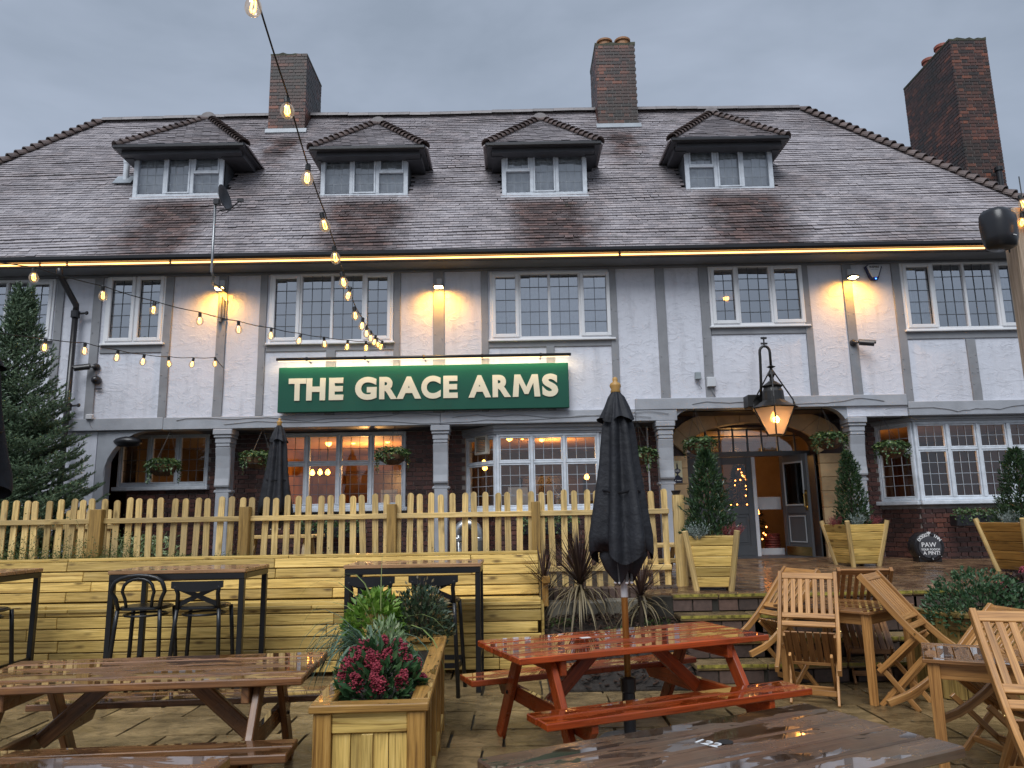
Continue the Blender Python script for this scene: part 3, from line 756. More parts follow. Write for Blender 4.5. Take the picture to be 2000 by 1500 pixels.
for px in (1378, 1405, 1432, 1460, 1488, 1519, 1552, 1580):
    xx = gx(px, 860, YD); mb.b2((xx - .014, YD, ztr), (xx + .014, YD + .04, hgt(xx) + .05))
mb.b2((fx0 + .12, YD + .004, zbar - .013), (fx1 - .14, YD + .036, zbar + .013))
fanl = B('fanlight', mb, m_doorgrey, bevel=.004)
mb = MB(); mb.prism(fl + [(fx1, ztr - .001), (fx0, ztr - .001)], (0, .004, 0), (0, YD + .018, 0)); B('pane', mb, m_glassl, fanl)
def leaf_door(hx, hy, ang, wd, H, zf, hand=None, curve=False):
    """panelled leaf hinged at hx,hy, running along ang; upper glazed panel, lower raised panel"""
    Mx = Matrix.Translation((hx, hy, zf)) @ Matrix.Rotation(ang, 4, 'Z')
    def nb(): q = MB(); q.M = Mx; return q
    mb = nb(); st = .1; zl = H * .42
    mb.b2((0, 0, 0), (st, .045, H)); mb.b2((wd - st, 0, 0), (wd, .045, H)); mb.b2((st, .001, 0), (wd - st, .044, .2)); mb.b2((st, .001, zl), (wd - st, .044, zl + .14)); mb.b2((st, .001, H - .13), (wd - st, .044, H))
    mb.b2((st, .012, .2), (wd - st, .032, zl))
    d = B('door', mb, m_doorgrey, bevel=.004)
    mb = nb(); frame(mb, st + .03, wd - st - .03, .24, zl - .04, .002, .022, .012); B('panel_moulding', mb, m_doorlight if curve else m_doorgrey, d, bevel=.004)
    if curve:
        mb = nb(); frame(mb, st - .012, wd - st + .012, zl + .13, H - .12, -.01, .03, .02); B('glazing_bead', mb, m_doorlight, d, bevel=.004)
    mb = nb(); mb.b2((st, .02, zl + .14), (wd - st, .024, H - .13)); B('pane', mb, m_glassdoor, d)
    if hand is not None:
        mb = nb(); mb.b2((hand - .03, -.008, zl + .05), (hand + .03, -.001, zl + .4)); mb.tube([(hand, -.01, zl + .1), (hand, -.05, zl + .12), (hand, -.05, zl + .33), (hand, -.01, zl + .35)], .011, 8); B('door_handle', mb, m_brass, d)
    mb = nb(); mb.b2((st * .3, -.004, .02), (wd - st * .3, .0, .17)); B('kick_plate', mb, m_brass if curve else m_doorgrey, d)
    return d
zf = z_t + .02; HD = ztr - .1 - zf
dxa, dxm, dxb = gx(1352, 1000, YD), gx(1405, 1000, YD), gx(1474, 1000, YD)
leaf_door(dxa, YD + .01, 0, dxm - dxa - .006, HD, zf, hand=dxm - dxa - .06)
leaf_door(dxm, YD + .01, 0, dxb - dxm, HD, zf, hand=.06)
hx = gx(1530, 1000, YD); fxp = atY(1583, 1000, 12.86)
ang = math.atan2(12.86 - YD, fxp.x - hx); wdd = math.hypot(12.86 - YD, fxp.x - hx)
leaf_door(hx, YD + .02, ang, wdd, HD, zf, hand=wdd - .06, curve=True)
mb = MB(); mb.b2((dxb + .005, YD, zf), (dxb + .07, YD + .1, zf + HD)); mb.b2((dxb + .07, YD + .35, zf), (hx + .1, YD + .4, zf + .12)); mb.b2((dxb + .07, YD + .36, zf + .82), (hx + .1, YD + .4, zf + 1.05)); B('lobby_screen', mb, m_whitep, bevel=.005)
mb = MB(); mb.b2((gx(1590, 1000, YD) - .06, YD - .35, zf - .02), (gx(1590, 1000, YD), YD - .02, zf + HD)); B('door_lining', mb, m_doorgrey, bevel=.004)
mb = MB(); mb.b2((ax0 + .1, YG - .12, z_t - .05), (ax1 - .1, YD + .4, z_t + .015)); B('threshold', mb, m_paver)
mb = MB(); mb.b2((ix0 + .1, YD - .5, z_t + .016), (ix1 - .1, YD + .3, z_t + .024)); B('door_mat', mb, m_dark)
# ---- rooms behind the glass
def room(x0, x1, y0, y1, z0, z1, mw, mc):
    mb = MB(); mb.quad((x0, y1, z0), (x1, y1, z0), (x1, y1, z1), (x0, y1, z1)); mb.quad((x0, y0, z0), (x0, y1, z0), (x0, y1, z1), (x0, y0, z1)); mb.quad((x1, y0, z0), (x1, y0, z1), (x1, y1, z1), (x1, y1, z0)); B('room_wall', mb, mw)
    mb = MB(); mb.quad((x0, y0, z1), (x1, y0, z1), (x1, y1, z1), (x0, y1, z1)); B('room_ceiling', mb, mc)
    mb = MB(); mb.quad((x0, y0, z0), (x1, y0, z0), (x1, y1, z0), (x0, y1, z0)); B('room_floor', mb, m_floorin)
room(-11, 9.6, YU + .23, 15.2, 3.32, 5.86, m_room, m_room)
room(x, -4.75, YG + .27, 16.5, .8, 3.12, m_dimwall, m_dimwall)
room(-4.73, -.95, YG + .27, 17.5, .8, 3.12, m_warmwall, m_warmceil)  # walls between these rooms added to stop lamp light spilling across
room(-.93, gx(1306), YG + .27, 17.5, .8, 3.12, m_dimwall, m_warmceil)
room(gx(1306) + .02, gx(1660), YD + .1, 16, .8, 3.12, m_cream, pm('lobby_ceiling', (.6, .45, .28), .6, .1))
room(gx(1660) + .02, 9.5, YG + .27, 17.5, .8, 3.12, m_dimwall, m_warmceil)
m_furn = pm('dark_bar_wood', (.09, .035, .015), .3, .4)
for (a, b, yy, h) in ((-6.4, -4.9, 16.0, 1.1), (-3.9, -2.2, 17.2, 1.9), (-1.4, -.2, 16.4, 1.05), (.2, 1.6, 17.2, 1.7), (5.4, 7.0, 16.2, 1.1), (7.3, 9.2, 17.1, 2.0)):
    mb = MB(); mb.b2((a, yy, .8), (b, yy + .25, .8 + h)); mb.b2((a - .03, yy - .04, .8 + h), (b + .03, yy + .26, .84 + h))
    for k in range(3): mb.b2((a + .08 + k * (b - a - .1) / 3, yy - .012, .9), (a + (k + 1) * (b - a - .1) / 3, yy + .01, .7 + h))
    B('panelled_bar', mb, m_furn, bevel=.005)
# shell: side walls and back, so the rooms stay dark
mb = MB()
mb.b2((-11.2, YU + .25, .3), (-11.02, 19.2, 6)); mb.b2((9.62, YU + .25, .3), (9.8, 19.2, 6)); mb.b2((-11.02, 19, .3), (9.62, 19.2, 6)); mb.b2((-11.02, YU + .25, 5.865), (9.62, 19, 5.92)); mb.b2((-11.02, YG + .3, 3.14), (9.62, 19, 3.3))
B('outer_wall', mb, m_brick)
# ------------------------------------------------------------------ roof
roof_o = MB()
xl0, xr0 = XL - RUN, XR + RUN; YBK = YR + RUN
e = .03
A = [(xl0, YGUT, ZG - e), (xr0, YGUT, ZG - e), (xr0, YBK, ZG - e), (xl0, YBK, ZG - e), (XL, YR, ZR - e), (XR, YR, ZR - e)]
roof_o.add(A, [(0, 1, 5, 4), (1, 2, 5), (2, 3, 4, 5), (3, 0, 4), (3, 2, 1, 0)])
roof = B('roof', roof_o, m_under)
CS, SN = math.cos(R(52)), math.sin(R(52)); SL = RUN / CS
GA = .138; TW = .178
def in_dormer(x, Y, z):
    for q in DQ:
        if q['x0'] - .02 < x < q['x1'] + .02 and q['yf'] < Y < q['yf'] + 2.0 and z < q['ze'] + .1: return True
    return False
DQ = []
for d in DORM:
    bl = onroof(d[0], d[3] + 4); br = onroof(d[1], d[3] + 2); yf = (bl.y + br.y) / 2 + .02; zb = (bl.z + br.z) / 2
    x0 = atY(d[0], 340, yf).x; x1 = atY(d[1], 340, yf).x
    yfe = yf - .3; zt = atY((d[0] + d[1]) / 2, d[2], yf).z; ze = atY((d[4] + d[5]) / 2, d[6], yfe).z
    ex0 = atY(d[4], d[6], yfe).x; ex1 = atY(d[5], d[6], yfe).x
    DQ.append(dict(x0=x0, x1=x1, yf=yf, zb=zb, zt=zt, ze=ze, ex0=ex0, ex1=ex1, yfe=yfe))
GA = .0875; TW = .168; TA = R(52 - 11)
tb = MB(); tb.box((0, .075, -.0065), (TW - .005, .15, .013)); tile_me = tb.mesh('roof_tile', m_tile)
stf = MB(); ntile = 0
nrow = int(SL / GA) + 1
def lay_tile(st, c, wd, ang, L=.15):
    rt = Matrix.Rotation(rnd.gauss(0, .006), 3, 'Y') @ Matrix.Rotation(ang, 3, 'X'); st.box(c + rt @ Vector((0, L / 2, -.0065)), (wd, L, .013), rt)
for r_ in range(1, nrow):
    s = r_ * GA; Y = YGUT + s * CS - .03; z = ZG + s * SN - .03 * PT + .045
    fr_ = s / SL; xa, xb = XL - RUN * (1 - fr_), XR + RUN * (1 - fr_)
    x = -13.5 + (TW / 2 if r_ % 2 else 0) + rnd.uniform(-.02, .02); sag = rnd.gauss(0, .003)
    while x < xb - .05:
        if x > xa and abs(x + TW / 2) < Y * .8 + .3 and not in_dormer(x + TW / 2, Y, z):
            tl = R(rnd.gauss(0, .5)); c = Vector((x + TW / 2, Y, z + sag + rnd.gauss(0, .0013) + .012 * math.sin(x * .9 + r_ * .2) + .005 * math.sin(x * 2.3 + r_ * .9)))
            if rnd.random() < .004: c.z -= .02; c.y -= .03
            if r_ < 5 and -5.2 < x < 6.2 and ntile < 298:
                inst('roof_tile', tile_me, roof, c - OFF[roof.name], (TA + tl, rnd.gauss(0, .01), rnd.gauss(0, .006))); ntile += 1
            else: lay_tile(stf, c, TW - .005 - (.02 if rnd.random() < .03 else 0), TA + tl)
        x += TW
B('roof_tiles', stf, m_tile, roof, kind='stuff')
# bonnet hip tiles and half round ridge tiles
def bonnet(mat=m_hip, w=.16, l=.26):
    mb = MB(); n = 6; v = []
    for (t, k) in ((0, 1.0), (1, .62)):
        for i in range(n + 1):
            a = math.pi * i / n; v.append((math.cos(a) * w * k, t * l, math.sin(a) * w * .75 * k - .03))
    f = [(i, i + 1, n + 2 + i, n + 1 + i) for i in range(n)]
    v2 = [(a, b, c - .022) for a, b, c in v]; m_ = len(v)
    f2 = [tuple(m_ + q for q in reversed(ff)) for ff in f]; ed = [(i + 1, i, m_ + i, m_ + i + 1) for i in range(n)]
    mb.add(v + v2, f + f2 + ed); return mb.mesh('hip_tile', mat)
bon = bonnet()
def hipline(p0, p1, step, parent, me, name='hip_tile', sc_=1):
    p0, p1 = Vector(p0), Vector(p1); d = p1 - p0; n = int(d.length / step); dn = d.normalized()
    x = dn.cross(Vector((0, 0, 1))).normalized(); zz = x.cross(dn)
    Mr = Matrix((x, dn, zz)).transposed() @ Matrix.Rotation(R(-9), 3, 'X')
    for k in range(n):
        q = Mr @ Matrix.Rotation(rnd.uniform(-.05, .05), 3, 'Y')
        inst(name, me, parent, p0 + dn * (k * step) + zz * .045 - OFF[parent.name], q.to_euler(), (sc_, sc_, sc_))
hipline((xl0, YGUT, ZG), (XL, YR, ZR), .185, roof, bon)
hipline((xr0, YGUT, ZG), (XR, YR, ZR), .185, roof, bon)
rb = MB(); n = 7; v = [(t, math.cos(math.pi * i / n) * .17, math.sin(math.pi * i / n) * .13 - .07) for t in (-.23, .23) for i in range(n + 1)]
rb.add(v, [(i, n + 1 + i, n + 2 + i, i + 1) for i in range(n)] + [tuple(range(n + 1)), tuple(range(2 * n + 1, n, -1))]); rid = rb.mesh('ridge_tile', pm('grey_ridge_tile', (.2, .18, .18), .5, .3, 6, bmp=.004, isl=.3))
k = XL
while k < XR - .4:
    inst('ridge_tile', rid, roof, Vector((k + .24, YR, ZR + .015 + rnd.uniform(-.006, .006) + .02 * math.sin(k * .8))) - OFF[roof.name], (0, rnd.uniform(-.012, .012), 0)); k += .465
# eaves: gutter, fascia, soffit
mb = MB(); pr_ = [(-.005, .0), (.0, -.05), (.03, -.085), (.075, -.085), (.105, -.05), (.11, 0), (.1, 0), (.095, -.045), (.07, -.075), (.035, -.075), (.01, -.045), (.005, 0)]
mb.prism(pr_, (xr0 - xl0, 0, 0), (xl0, YGUT - .14, ZG + .085), (0, 1, 0), (0, 0, 1)); B('gutter', mb, m_black)
mb = MB(); mb.b2((xl0, YGUT - .02, ZG - .065), (xr0, YGUT + .03, ZG + .07)); B('fascia_board', mb, m_dark, bevel=.005)
mb = MB(); mb.b2((xl0, YGUT + .03, ZG - .06), (xr0, YU + .25, ZG - .035)); B('eaves_soffit', mb, pm('dark_grey_paint', (.17, .18, .2), .5, .15))
mb = MB(); mb.b2((xl0, YU - .03, ZG - .1), (xr0, YU + .02, ZG - .062)); B('wall_plate', mb, MATS['dark_grey_paint'], bevel=.006)
# ---- dormers
m_paneback = pm('pale_pane_backing', (.72, .74, .76), .8, .15, 6)  # pale sheet added behind the dormer glass to brighten the panes
for q in DQ:
    x0, x1, yf, zb, zt, ze, ex0, ex1, yfe = [q[k] for k in ('x0', 'x1', 'yf', 'zb', 'zt', 'ze', 'ex0', 'ex1', 'yfe')]
    # cheeks and box
    yb = YGUT + (ze - ZG) / PT; mch = pm('dormer_cheek_lead', (.09, .1, .11), .5, .3) if 'dormer_cheek_lead' not in MATS else MATS['dormer_cheek_lead']
    mb = MB(); mb.quad((x0, yf + .5, zb), (x1, yf + .5, zb), (x1, yf + .5, ze), (x0, yf + .5, ze)); dm = B('dormer', mb, m_room)
    for xx, s in ((x0, 1), (x1, -1)):
        mb = MB(); mb.prism([(yf + .02, zb - .1), (yf + .02, ze), (yb, ze)], (.05 * s, 0, 0), (xx, 0, 0), (0, 1, 0), (0, 0, 1)); B('cheek', mb, mch, dm)
    # window frame with three lights
    mb = MB(); frame(mb, x0, x1, zb, zt + .05, yf - .02, .085, .1); W_ = x1 - x0
    cs = [x0 + .085 + (W_ - .17) * f for f in (0, 1 / 3, 2 / 3, 1)]
    for c in cs[1:3]: mb.b2((c - .035, yf - .018, zb + .085), (c + .035, yf + .07, zt - .035))
    mb.b2((x0 - .03, yf - .06, zb - .04), (x1 + .03, yf + .05, zb - .003)); B('window_frame', mb, m_oldwhite, dm, bevel=.008)
    mb = MB(); mb.b2((x0 - .04, yf - .05, zb - .12), (x1 + .04, yf + .05, zb - .042)); B('lead_apron', mb, m_dark, dm)
    mb = MB(); mb.b2((x0, yf + .0, zt + .052), (x1, yf + .06, ze)); B('head_board', mb, m_dark, dm)
    right_split = q['x0'] < -1
    for k in range(3):
        a, b = cs[k] + (.035 if k else 0), cs[k + 1] - (.035 if k < 2 else 0); c0, c1 = zb + .085, zt - .035
        split = (k == 2) if right_split else (k == 0)
        mb = MB()
        if k == 1 or split: frame(mb, a, b, c0 if k == 1 else c0 + (c1 - c0) * .54, c1, yf - .032, .03, .04)
        if split: mb.b2((a, yf - .034, c0 + (c1 - c0) * .5), (b, yf + .03, c0 + (c1 - c0) * .54))
        if mb.v: B('casement', mb, m_oldwhite, dm, bevel=.004)
        B('pane', panes(a, b, c0, c1, yf + .02, 3, 4, .012), m_glassd, dm)
        B('leading', leading(a, b, c0, c1, yf + .018, 3, 4, .006), m_leadl, dm)
    cv = MB(); n = 30; row = [(x0 + .06 + (x1 - x0 - .12) * i / n, yf + .12 + .014 * math.sin(i * 1.7)) for i in range(n + 1)]; cv.add([(a_, b_, zb + .04) for a_, b_ in row] + [(a_, b_, zt - .06) for a_, b_ in row], [(i, i + 1, n + 2 + i, n + 1 + i) for i in range(n)]); B('pane_backing', cv, m_paneback, dm, smooth=True)  # added folded backing, makes the dormer glass look lighter
    # eaves slab and gutter
    mb = MB(); yse = YGUT + (ze - ZG) / PT
    mb.b2((ex0, yfe, ze - .05), (ex1, yse + .1, ze)); B('eaves', mb, m_dark, dm)
    mb = MB(); mb.b2((ex0 + .1, yfe + .05, ze - .14), (ex1 - .1, yf + .0, ze - .052)); mb.b2((ex0 + .08, yfe + .2, ze - .16), (x0 + .02, yse - .1, ze - .052)); mb.b2((x1 - .02, yfe + .2, ze - .16), (ex1 - .08, yse - .1, ze - .052)); B('fascia_board', mb, m_dark, dm)
    mb = MB(); mb.b2((ex0 - .02, yfe - .07, ze - .07), (ex1 + .02, yfe - .002, ze + .015)); B('gutter', mb, m_black, dm, bevel=.02)
    # hipped roof
    hw = (ex1 - ex0) / 2; cx = (ex0 + ex1) / 2; rise = hw * 1.03; ap = Vector((cx, yfe + hw, ze + rise)); bk = Vector((cx, YGUT + (ze + rise - ZG) / PT, ze + rise))
    mb = MB(); e0 = (ex0, yfe, ze + .003); e1 = (ex1, yfe, ze + .003); b0 = (ex0, YGUT + (ze - ZG) / PT, ze + .003); b1 = (ex1, YGUT + (ze - ZG) / PT, ze + .003)
    mb.add([e0, e1, ap, bk, b0, b1], [(0, 1, 2), (1, 5, 3, 2), (4, 0, 2, 3)]); dr = B('dormer_roof', mb, m_under, dm)
    st2 = MB(); pang = math.atan2(rise, hw); sl_ = math.hypot(rise, hw); nr_ = int(sl_ / GA)
    for r_ in range(nr_):
        f = r_ / (sl_ / GA); half = hw * (1 - f); Y = yfe + hw * f - .02; z = ze + rise * f + .025; x = cx - half + (0 if r_ % 2 else -TW / 2)
        while x < cx + half - .03:
            a, b = max(x, cx - half + .02), min(x + TW, cx + half - .02)
            if b - a > .04: lay_tile(st2, Vector(((a + b) / 2, Y, z + rnd.gauss(0, .003))), b - a - .005, pang - R(12.5) + rnd.uniform(-.02, .02), .12)
            x += TW
        for s in (-1, 1):   # the side slopes run back to the main roof
            zz = ze + rise * f; ya = yfe + hw * f; yb_ = YGUT + (zz - ZG) / PT; y = ya + .03
            while y < yb_:
                st2.box((cx + s * (hw * (1 - f) + .0), y + TW / 2, zz + .03), (.16, TW - .006, .022), Matrix.Rotation(s * (pang - .1), 3, 'Y')); y += TW
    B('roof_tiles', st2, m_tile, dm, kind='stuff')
    hipline(e0, ap, .135, dm, bon, sc_=.72); hipline(e1, ap, .135, dm, bon, sc_=.72)
    inst('ridge_tile', rid, dm, ap + Vector((0, .12, .05)) - OFF[dm.name], (0, 0, R(90)), (.9, .9, .9))
# ---- chimneys
def chimney(x0, x1, y0, y1, z0, z1, faces, objs, pots, potm, cap=True):
    mb = MB(); mb.b2((x0 + .012, y0 + .012, z0), (x1 - .012, y1 - .012, z1 - .02)); ch = B('chimney', mb, m_mortard)
    st_ = MB()
    for fc in faces:
        if fc == 'f': courses(ch, (x0, y0 + .015, z0), (1, 0, 0), x1 - x0, z1 - z0, m_brickc, objs=objs, stuff=st_)
        if fc == 'l': courses(ch, (x0 + .015, y1, z0), (0, -1, 0), y1 - y0, z1 - z0, m_brickc, objs=False, stuff=st_)
        if fc == 'r': courses(ch, (x1 - .015, y0, z0), (0, 1, 0), y1 - y0, z1 - z0, m_brickc, objs=False, stuff=st_)
    B('brickwork', st_, m_brickc, ch, kind='stuff')
    mb = MB(); n = 9
    pts = [(x0 - .01 + (x1 - x0 + .02) * i / n, rnd.uniform(.0, .05)) for i in range(n + 1)]
    mb.prism([(x0 - .005, -.03)] + pts + [(x1 + .005, -.03)], (0, y1 - y0, 0), (0, y0, z1)); B('mortar_flaunching', mb, pm('mossy_mortar', (.07, .07, .045), .8, .5, 9, bmp=.02) if 'mossy_mortar' not in MATS else MATS['mossy_mortar'], ch)
    for (px_, py_, r_, h) in pots:
        mb = MB(); mb.lathe([(r_ * .95, 0), (r_ * .9, h * .7), (r_ * 1.08, h * .74), (r_ * 1.08, h * .95), (r_, h), (r_ * .75, h)], 18, (px_, py_, z1 + .01)); B('chimney_pot', mb, potm, ch, smooth=False)
    mb = MB(); zf_ = ZG + (y0 - YGUT) * PT
    if zf_ < ZR and x0 < 5: mb.box((((x0 + x1) / 2), y0 - .02, zf_ + .07), (x1 - x0 + .1, .03, .12), Matrix.Rotation(R(-20), 3, 'X')); B('lead_flashing', mb, m_leadflash, ch)
    return ch
def chim_px(l, r_, base, topy, Yf, dep, faces, objs, pots, potm, sink=.25):
    y0 = Yf; x0 = atY(l, (base + topy) / 2, y0).x; x1 = atY(r_, (base + topy) / 2, y0).x; z1 = atY((l + r_) / 2, topy, y0).z; z0 = atY((l + r_) / 2, base, y0).z - sink
    ps = [(x0 + (x1 - x0) * a, y0 + dep * b, r, h) for a, b, r, h in pots]
    chimney(x0, x1, y0, y0 + dep, z0, z1, faces, objs, ps, potm)
pc1 = onroof(562, 262); chim_px(526, 597, 262, 106, pc1.y, 1.25, 'fr', False, [], m_clayp)
pc2 = onroof(1208, 252); chim_px(1166, 1244, 252, 86, pc2.y, 1.1, 'fl', True, [(.27, .2, .17, .2), (.73, .2, .17, .22)], m_clayp)
chim_px(1872, 1945, 345, 76, 15.2, 2.0, 'fl', True, [(.3, .35, .15, .3), (.3, .62, .15, .3)], m_redpot, 2.2)
# rainwater pipe with offset and brackets
px_ = atY(150, 600, YU - .1).x; mb = MB(); y_ = YU - .12
mb.tube([(px_ + .0 - .08, YGUT - .09, ZG - .1), (px_ - .08, YGUT - .05, ZG - .22), (px_, y_, ZG - .62), (px_, y_, ZG - .72)], .05, 12); dp = B('downpipe', mb, m_black, smooth=True)
mb = MB(); mb.tube([(px_, y_, ZG - .7), (px_, y_, 1)], .048, 12); B('pipe_length', mb, m_black, dp, smooth=True)
for zz in (ZG - .78, 3.55):
    mb = MB(); mb.lathe([(.062, -.06), (.07, -.055), (.07, .055), (.062, .06)], 14, (px_, y_, zz)); mb.tube([(px_, y_ + .03, zz + .02), (px_ + .16, y_ + .03, zz + .03)], .018, 8); mb.lathe([(.02, -.02), (.035, 0), (.02, .02)], 10, (px_ + .17, y_ + .03, zz + .03), Matrix.Rotation(R(90), 3, 'X')); B('pipe_bracket', mb, m_black, dp)
px2 = atY(1955, 340, 15.0); mb = MB(); mb.tube([(px2.x, 15.05, px2.z - .5), (px2.x, 15.05, px2.z + .15)], .06, 12); mb.lathe([(.075, -.05), (.085, -.04), (.085, .04), (.075, .05)], 14, (px2.x, 15.05, px2.z + .14)); B('downpipe', mb, m_black)
# cables pinned along the beam
mb = MB()
for (xa, xb, z) in ((-5.6, -1.2, 3.3), (-4.8, 2.3, 3.22), (-1, 2.6, 3.27), (3.0, 6.2, 3.42), (6.2, 8.8, 3.27)):
    pts = []; n = 26
    for i in range(n + 1): pts.append((xa + (xb - xa) * i / n, YU - .038, z + .03 * math.sin(i * .9) * rnd.random() + .03 * math.sin(i * .33)))
    mb.tube(pts, .005, 5)
B('wall_cable', mb, pm('grey_cable', (.2, .21, .23), .5))
# ------------------------------------------------------------------ text
def text_mesh(txt, size, ext=.004, offset=0, spacing=1.0, align='CENTER'):
    cu = bpy.data.curves.new('t', 'FONT'); cu.body = txt; cu.size = size; cu.extrude = ext; cu.offset = offset; cu.align_x = align; cu.align_y = 'CENTER'; cu.space_character = spacing; cu.resolution_u = 6
    ob = bpy.data.objects.new('t', cu); col.objects.link(ob)
    dg = bpy.context.evaluated_depsgraph_get(); me = bpy.data.meshes.new_from_object(ob.evaluated_get(dg))
    bpy.data.objects.remove(ob); bpy.data.curves.remove(cu); return me
def place_text(name, txt, size, mat, parent, loc, rot=(math.pi / 2, 0, 0), ext=.002, offset=0, scale=(1, 1, 1), spacing=1.0):
    me = text_mesh(txt, size, ext, offset, spacing); me.materials.clear(); me.materials.append(mat)
    o = bpy.data.objects.new(name, me); col.objects.link(o); o.parent = parent; o.location = loc; o.rotation_euler = rot; o.scale = scale; return o
m_signgreen = pm('sign_green', (.005, .075, .045), .28, .06)
m_signcream = pm('sign_cream', (.72, .66, .5), .35, .05)
m_txtwhite = pm('white_print', (.75, .75, .75), .5, .03)
m_txtblack = pm('dark_print', (.03, .03, .04), .5, .03)
m_warm = emis('warm_led', (1, .48, .15), 2.8)
m_bulbe = emis('warm_filament', (1, .45, .07), 8)
m_flood = emis('flood_lens', (1, .72, .3), 18)
def plight(name, loc, e, c=(1, .6, .22), r=.04, spot=None, rot=None, parent=None):
    l = bpy.data.lights.new(name, 'SPOT' if spot else 'POINT'); l.energy = e; l.color = c; l.shadow_soft_size = r
    if spot: l.spot_size = spot; l.spot_blend = .8
    o = bpy.data.objects.new(name, l); col.objects.link(o); o.location = loc
    if rot: o.rotation_euler = rot
    return o
# ------------------------------------------------------------------ pub sign
ys = YU - .16
s0 = atY(543, 762, ys); s1 = atY(1111, 752, ys); zt_ = atY(830, 713, ys).z; zb_ = atY(830, 801, ys).z
sign = thing('pub_sign', 'long green sign board with raised cream letters above the ground floor beam', 'sign', ((s0.x + s1.x) / 2, ys, zb_))
L_ = s1.x - s0.x; H_ = zt_ - zb_
mb = MB(); mb.b2((-L_ / 2, 0, 0), (L_ / 2, .125, H_)); mb.build('sign_board', m_signgreen, sign, bevel=.008)
xs_ = {}
lay = [('T', 565, 616), ('H', 617, 666), ('E', 674, 706)]
word = [('T', 564, 598), ('H', 599, 636), ('E', 643, 671), ('G', 694, 736), ('R', 741, 776), ('A', 775, 823), ('C', 823, 861), ('E', 866, 894), ('A', 915, 959), ('R', 962, 998), ('M', 1001, 1055), ('S', 1059, 1090)]
def m_letter():
    q = MB(); q.prism([(0, 0), (.075, 1), (.29, 1), (.5, .44), (.71, 1), (.925, 1), (1, 0), (.79, 0), (.755, .62), (.57, .12), (.43, .12), (.245, .62), (.21, 0)], (0, 0, .04), (0, 0, -.02), (1, 0, 0), (0, 1, 0)); return q.mesh('sign_letter', None)
for ch, a, b in word:
    me = text_mesh(ch, 1, .02, .05) if ch != 'M' else m_letter(); me.materials.clear(); me.materials.append(m_signcream)
    vx = [v.co.x for v in me.vertices]; vy = [v.co.y for v in me.vertices]; w_, h_ = max(vx) - min(vx), max(vy) - min(vy); cx, cy = (max(vx) + min(vx)) / 2, (max(vy) + min(vy)) / 2
    for v in me.vertices: v.co.x -= cx; v.co.y -= cy
    xa, xb = atY(a, 757, ys).x - (s0.x + s1.x) / 2, atY(b, 757, ys).x - (s0.x + s1.x) / 2
    capH = .375 * (1.03 if ch in 'GCS' else 1)
    o = bpy.data.objects.new('sign_letter', me); col.objects.link(o); o.parent = sign; o.location = ((xa + xb) / 2, -.006, H_ * .5); o.rotation_euler = (math.pi / 2, 0, 0); o.scale = ((xb - xa) / w_, capH / h_, .6)
# light bar over the sign
lb = thing('sign_light_bar', 'thin black tubular light bar running above the green sign', 'light bar', ((s0.x + s1.x) / 2, ys - .1, zt_ + .1))
za = atY(540, 702, ys - .1); zb2 = atY(1115, 692, ys - .1); zz = (za.z + zb2.z) / 2
mb = MB(); mb.tube([(za.x, ys - .1, zz), (zb2.x, ys - .1, zz)], .026, 10); mb.build('light_tube', m_black, lb, world=True, smooth=True)
mb = MB(); mb.b2((za.x + .03, ys - .085, zz - .034), (zb2.x - .03, ys - .07, zz - .024)); mb.build('led_diffuser', emis('sign_led', (1, .72, .36), 1.4), lb, world=True)
for k in range(5):
    xx = za.x + .5 + k * (zb2.x - za.x - 1) / 4; mb = MB(); mb.tube([(xx, ys - .1, zz), (xx, YU + .02, zz - .01)], .012, 6); mb.lathe([(.03, -.02), (.035, 0), (.03, .02)], 10, (xx, ys - .1, zz), Matrix.Rotation(R(90), 3, 'Y')); mb.build('bracket', m_black, lb, world=True)
al = bpy.data.lights.new('sign_light', 'AREA'); al.shape = 'RECTANGLE'; al.size = zb2.x - za.x; al.size_y = .03; al.energy = 15; al.color = (1, .74, .4)
ao = bpy.data.objects.new('sign_light', al); col.objects.link(ao); ao.location = ((za.x + zb2.x) / 2, ys - .085, zz - .04); ao.rotation_euler = (R(38), 0, 0)
# led strip under the gutter
led = thing('led_strip', 'glowing warm strip light running along the fascia under the gutter', 'strip light', (0, YGUT - .05, ZG - .08))
seg = [-9.4, atY(80, 517, YGUT).x, atY(133, 516, YGUT).x, atY(334, 514, YGUT).x, atY(1210, 500, YGUT).x, atY(1924, 488, YGUT).x]
for a, b in zip(seg[:-1], seg[1:]):
    mb = MB(); mb.b2((a + .02, YGUT - .035, ZG - .03), (b - .02, YGUT - .021, ZG - .006)); mb.build('led_tube', m_warm, led, world=True)
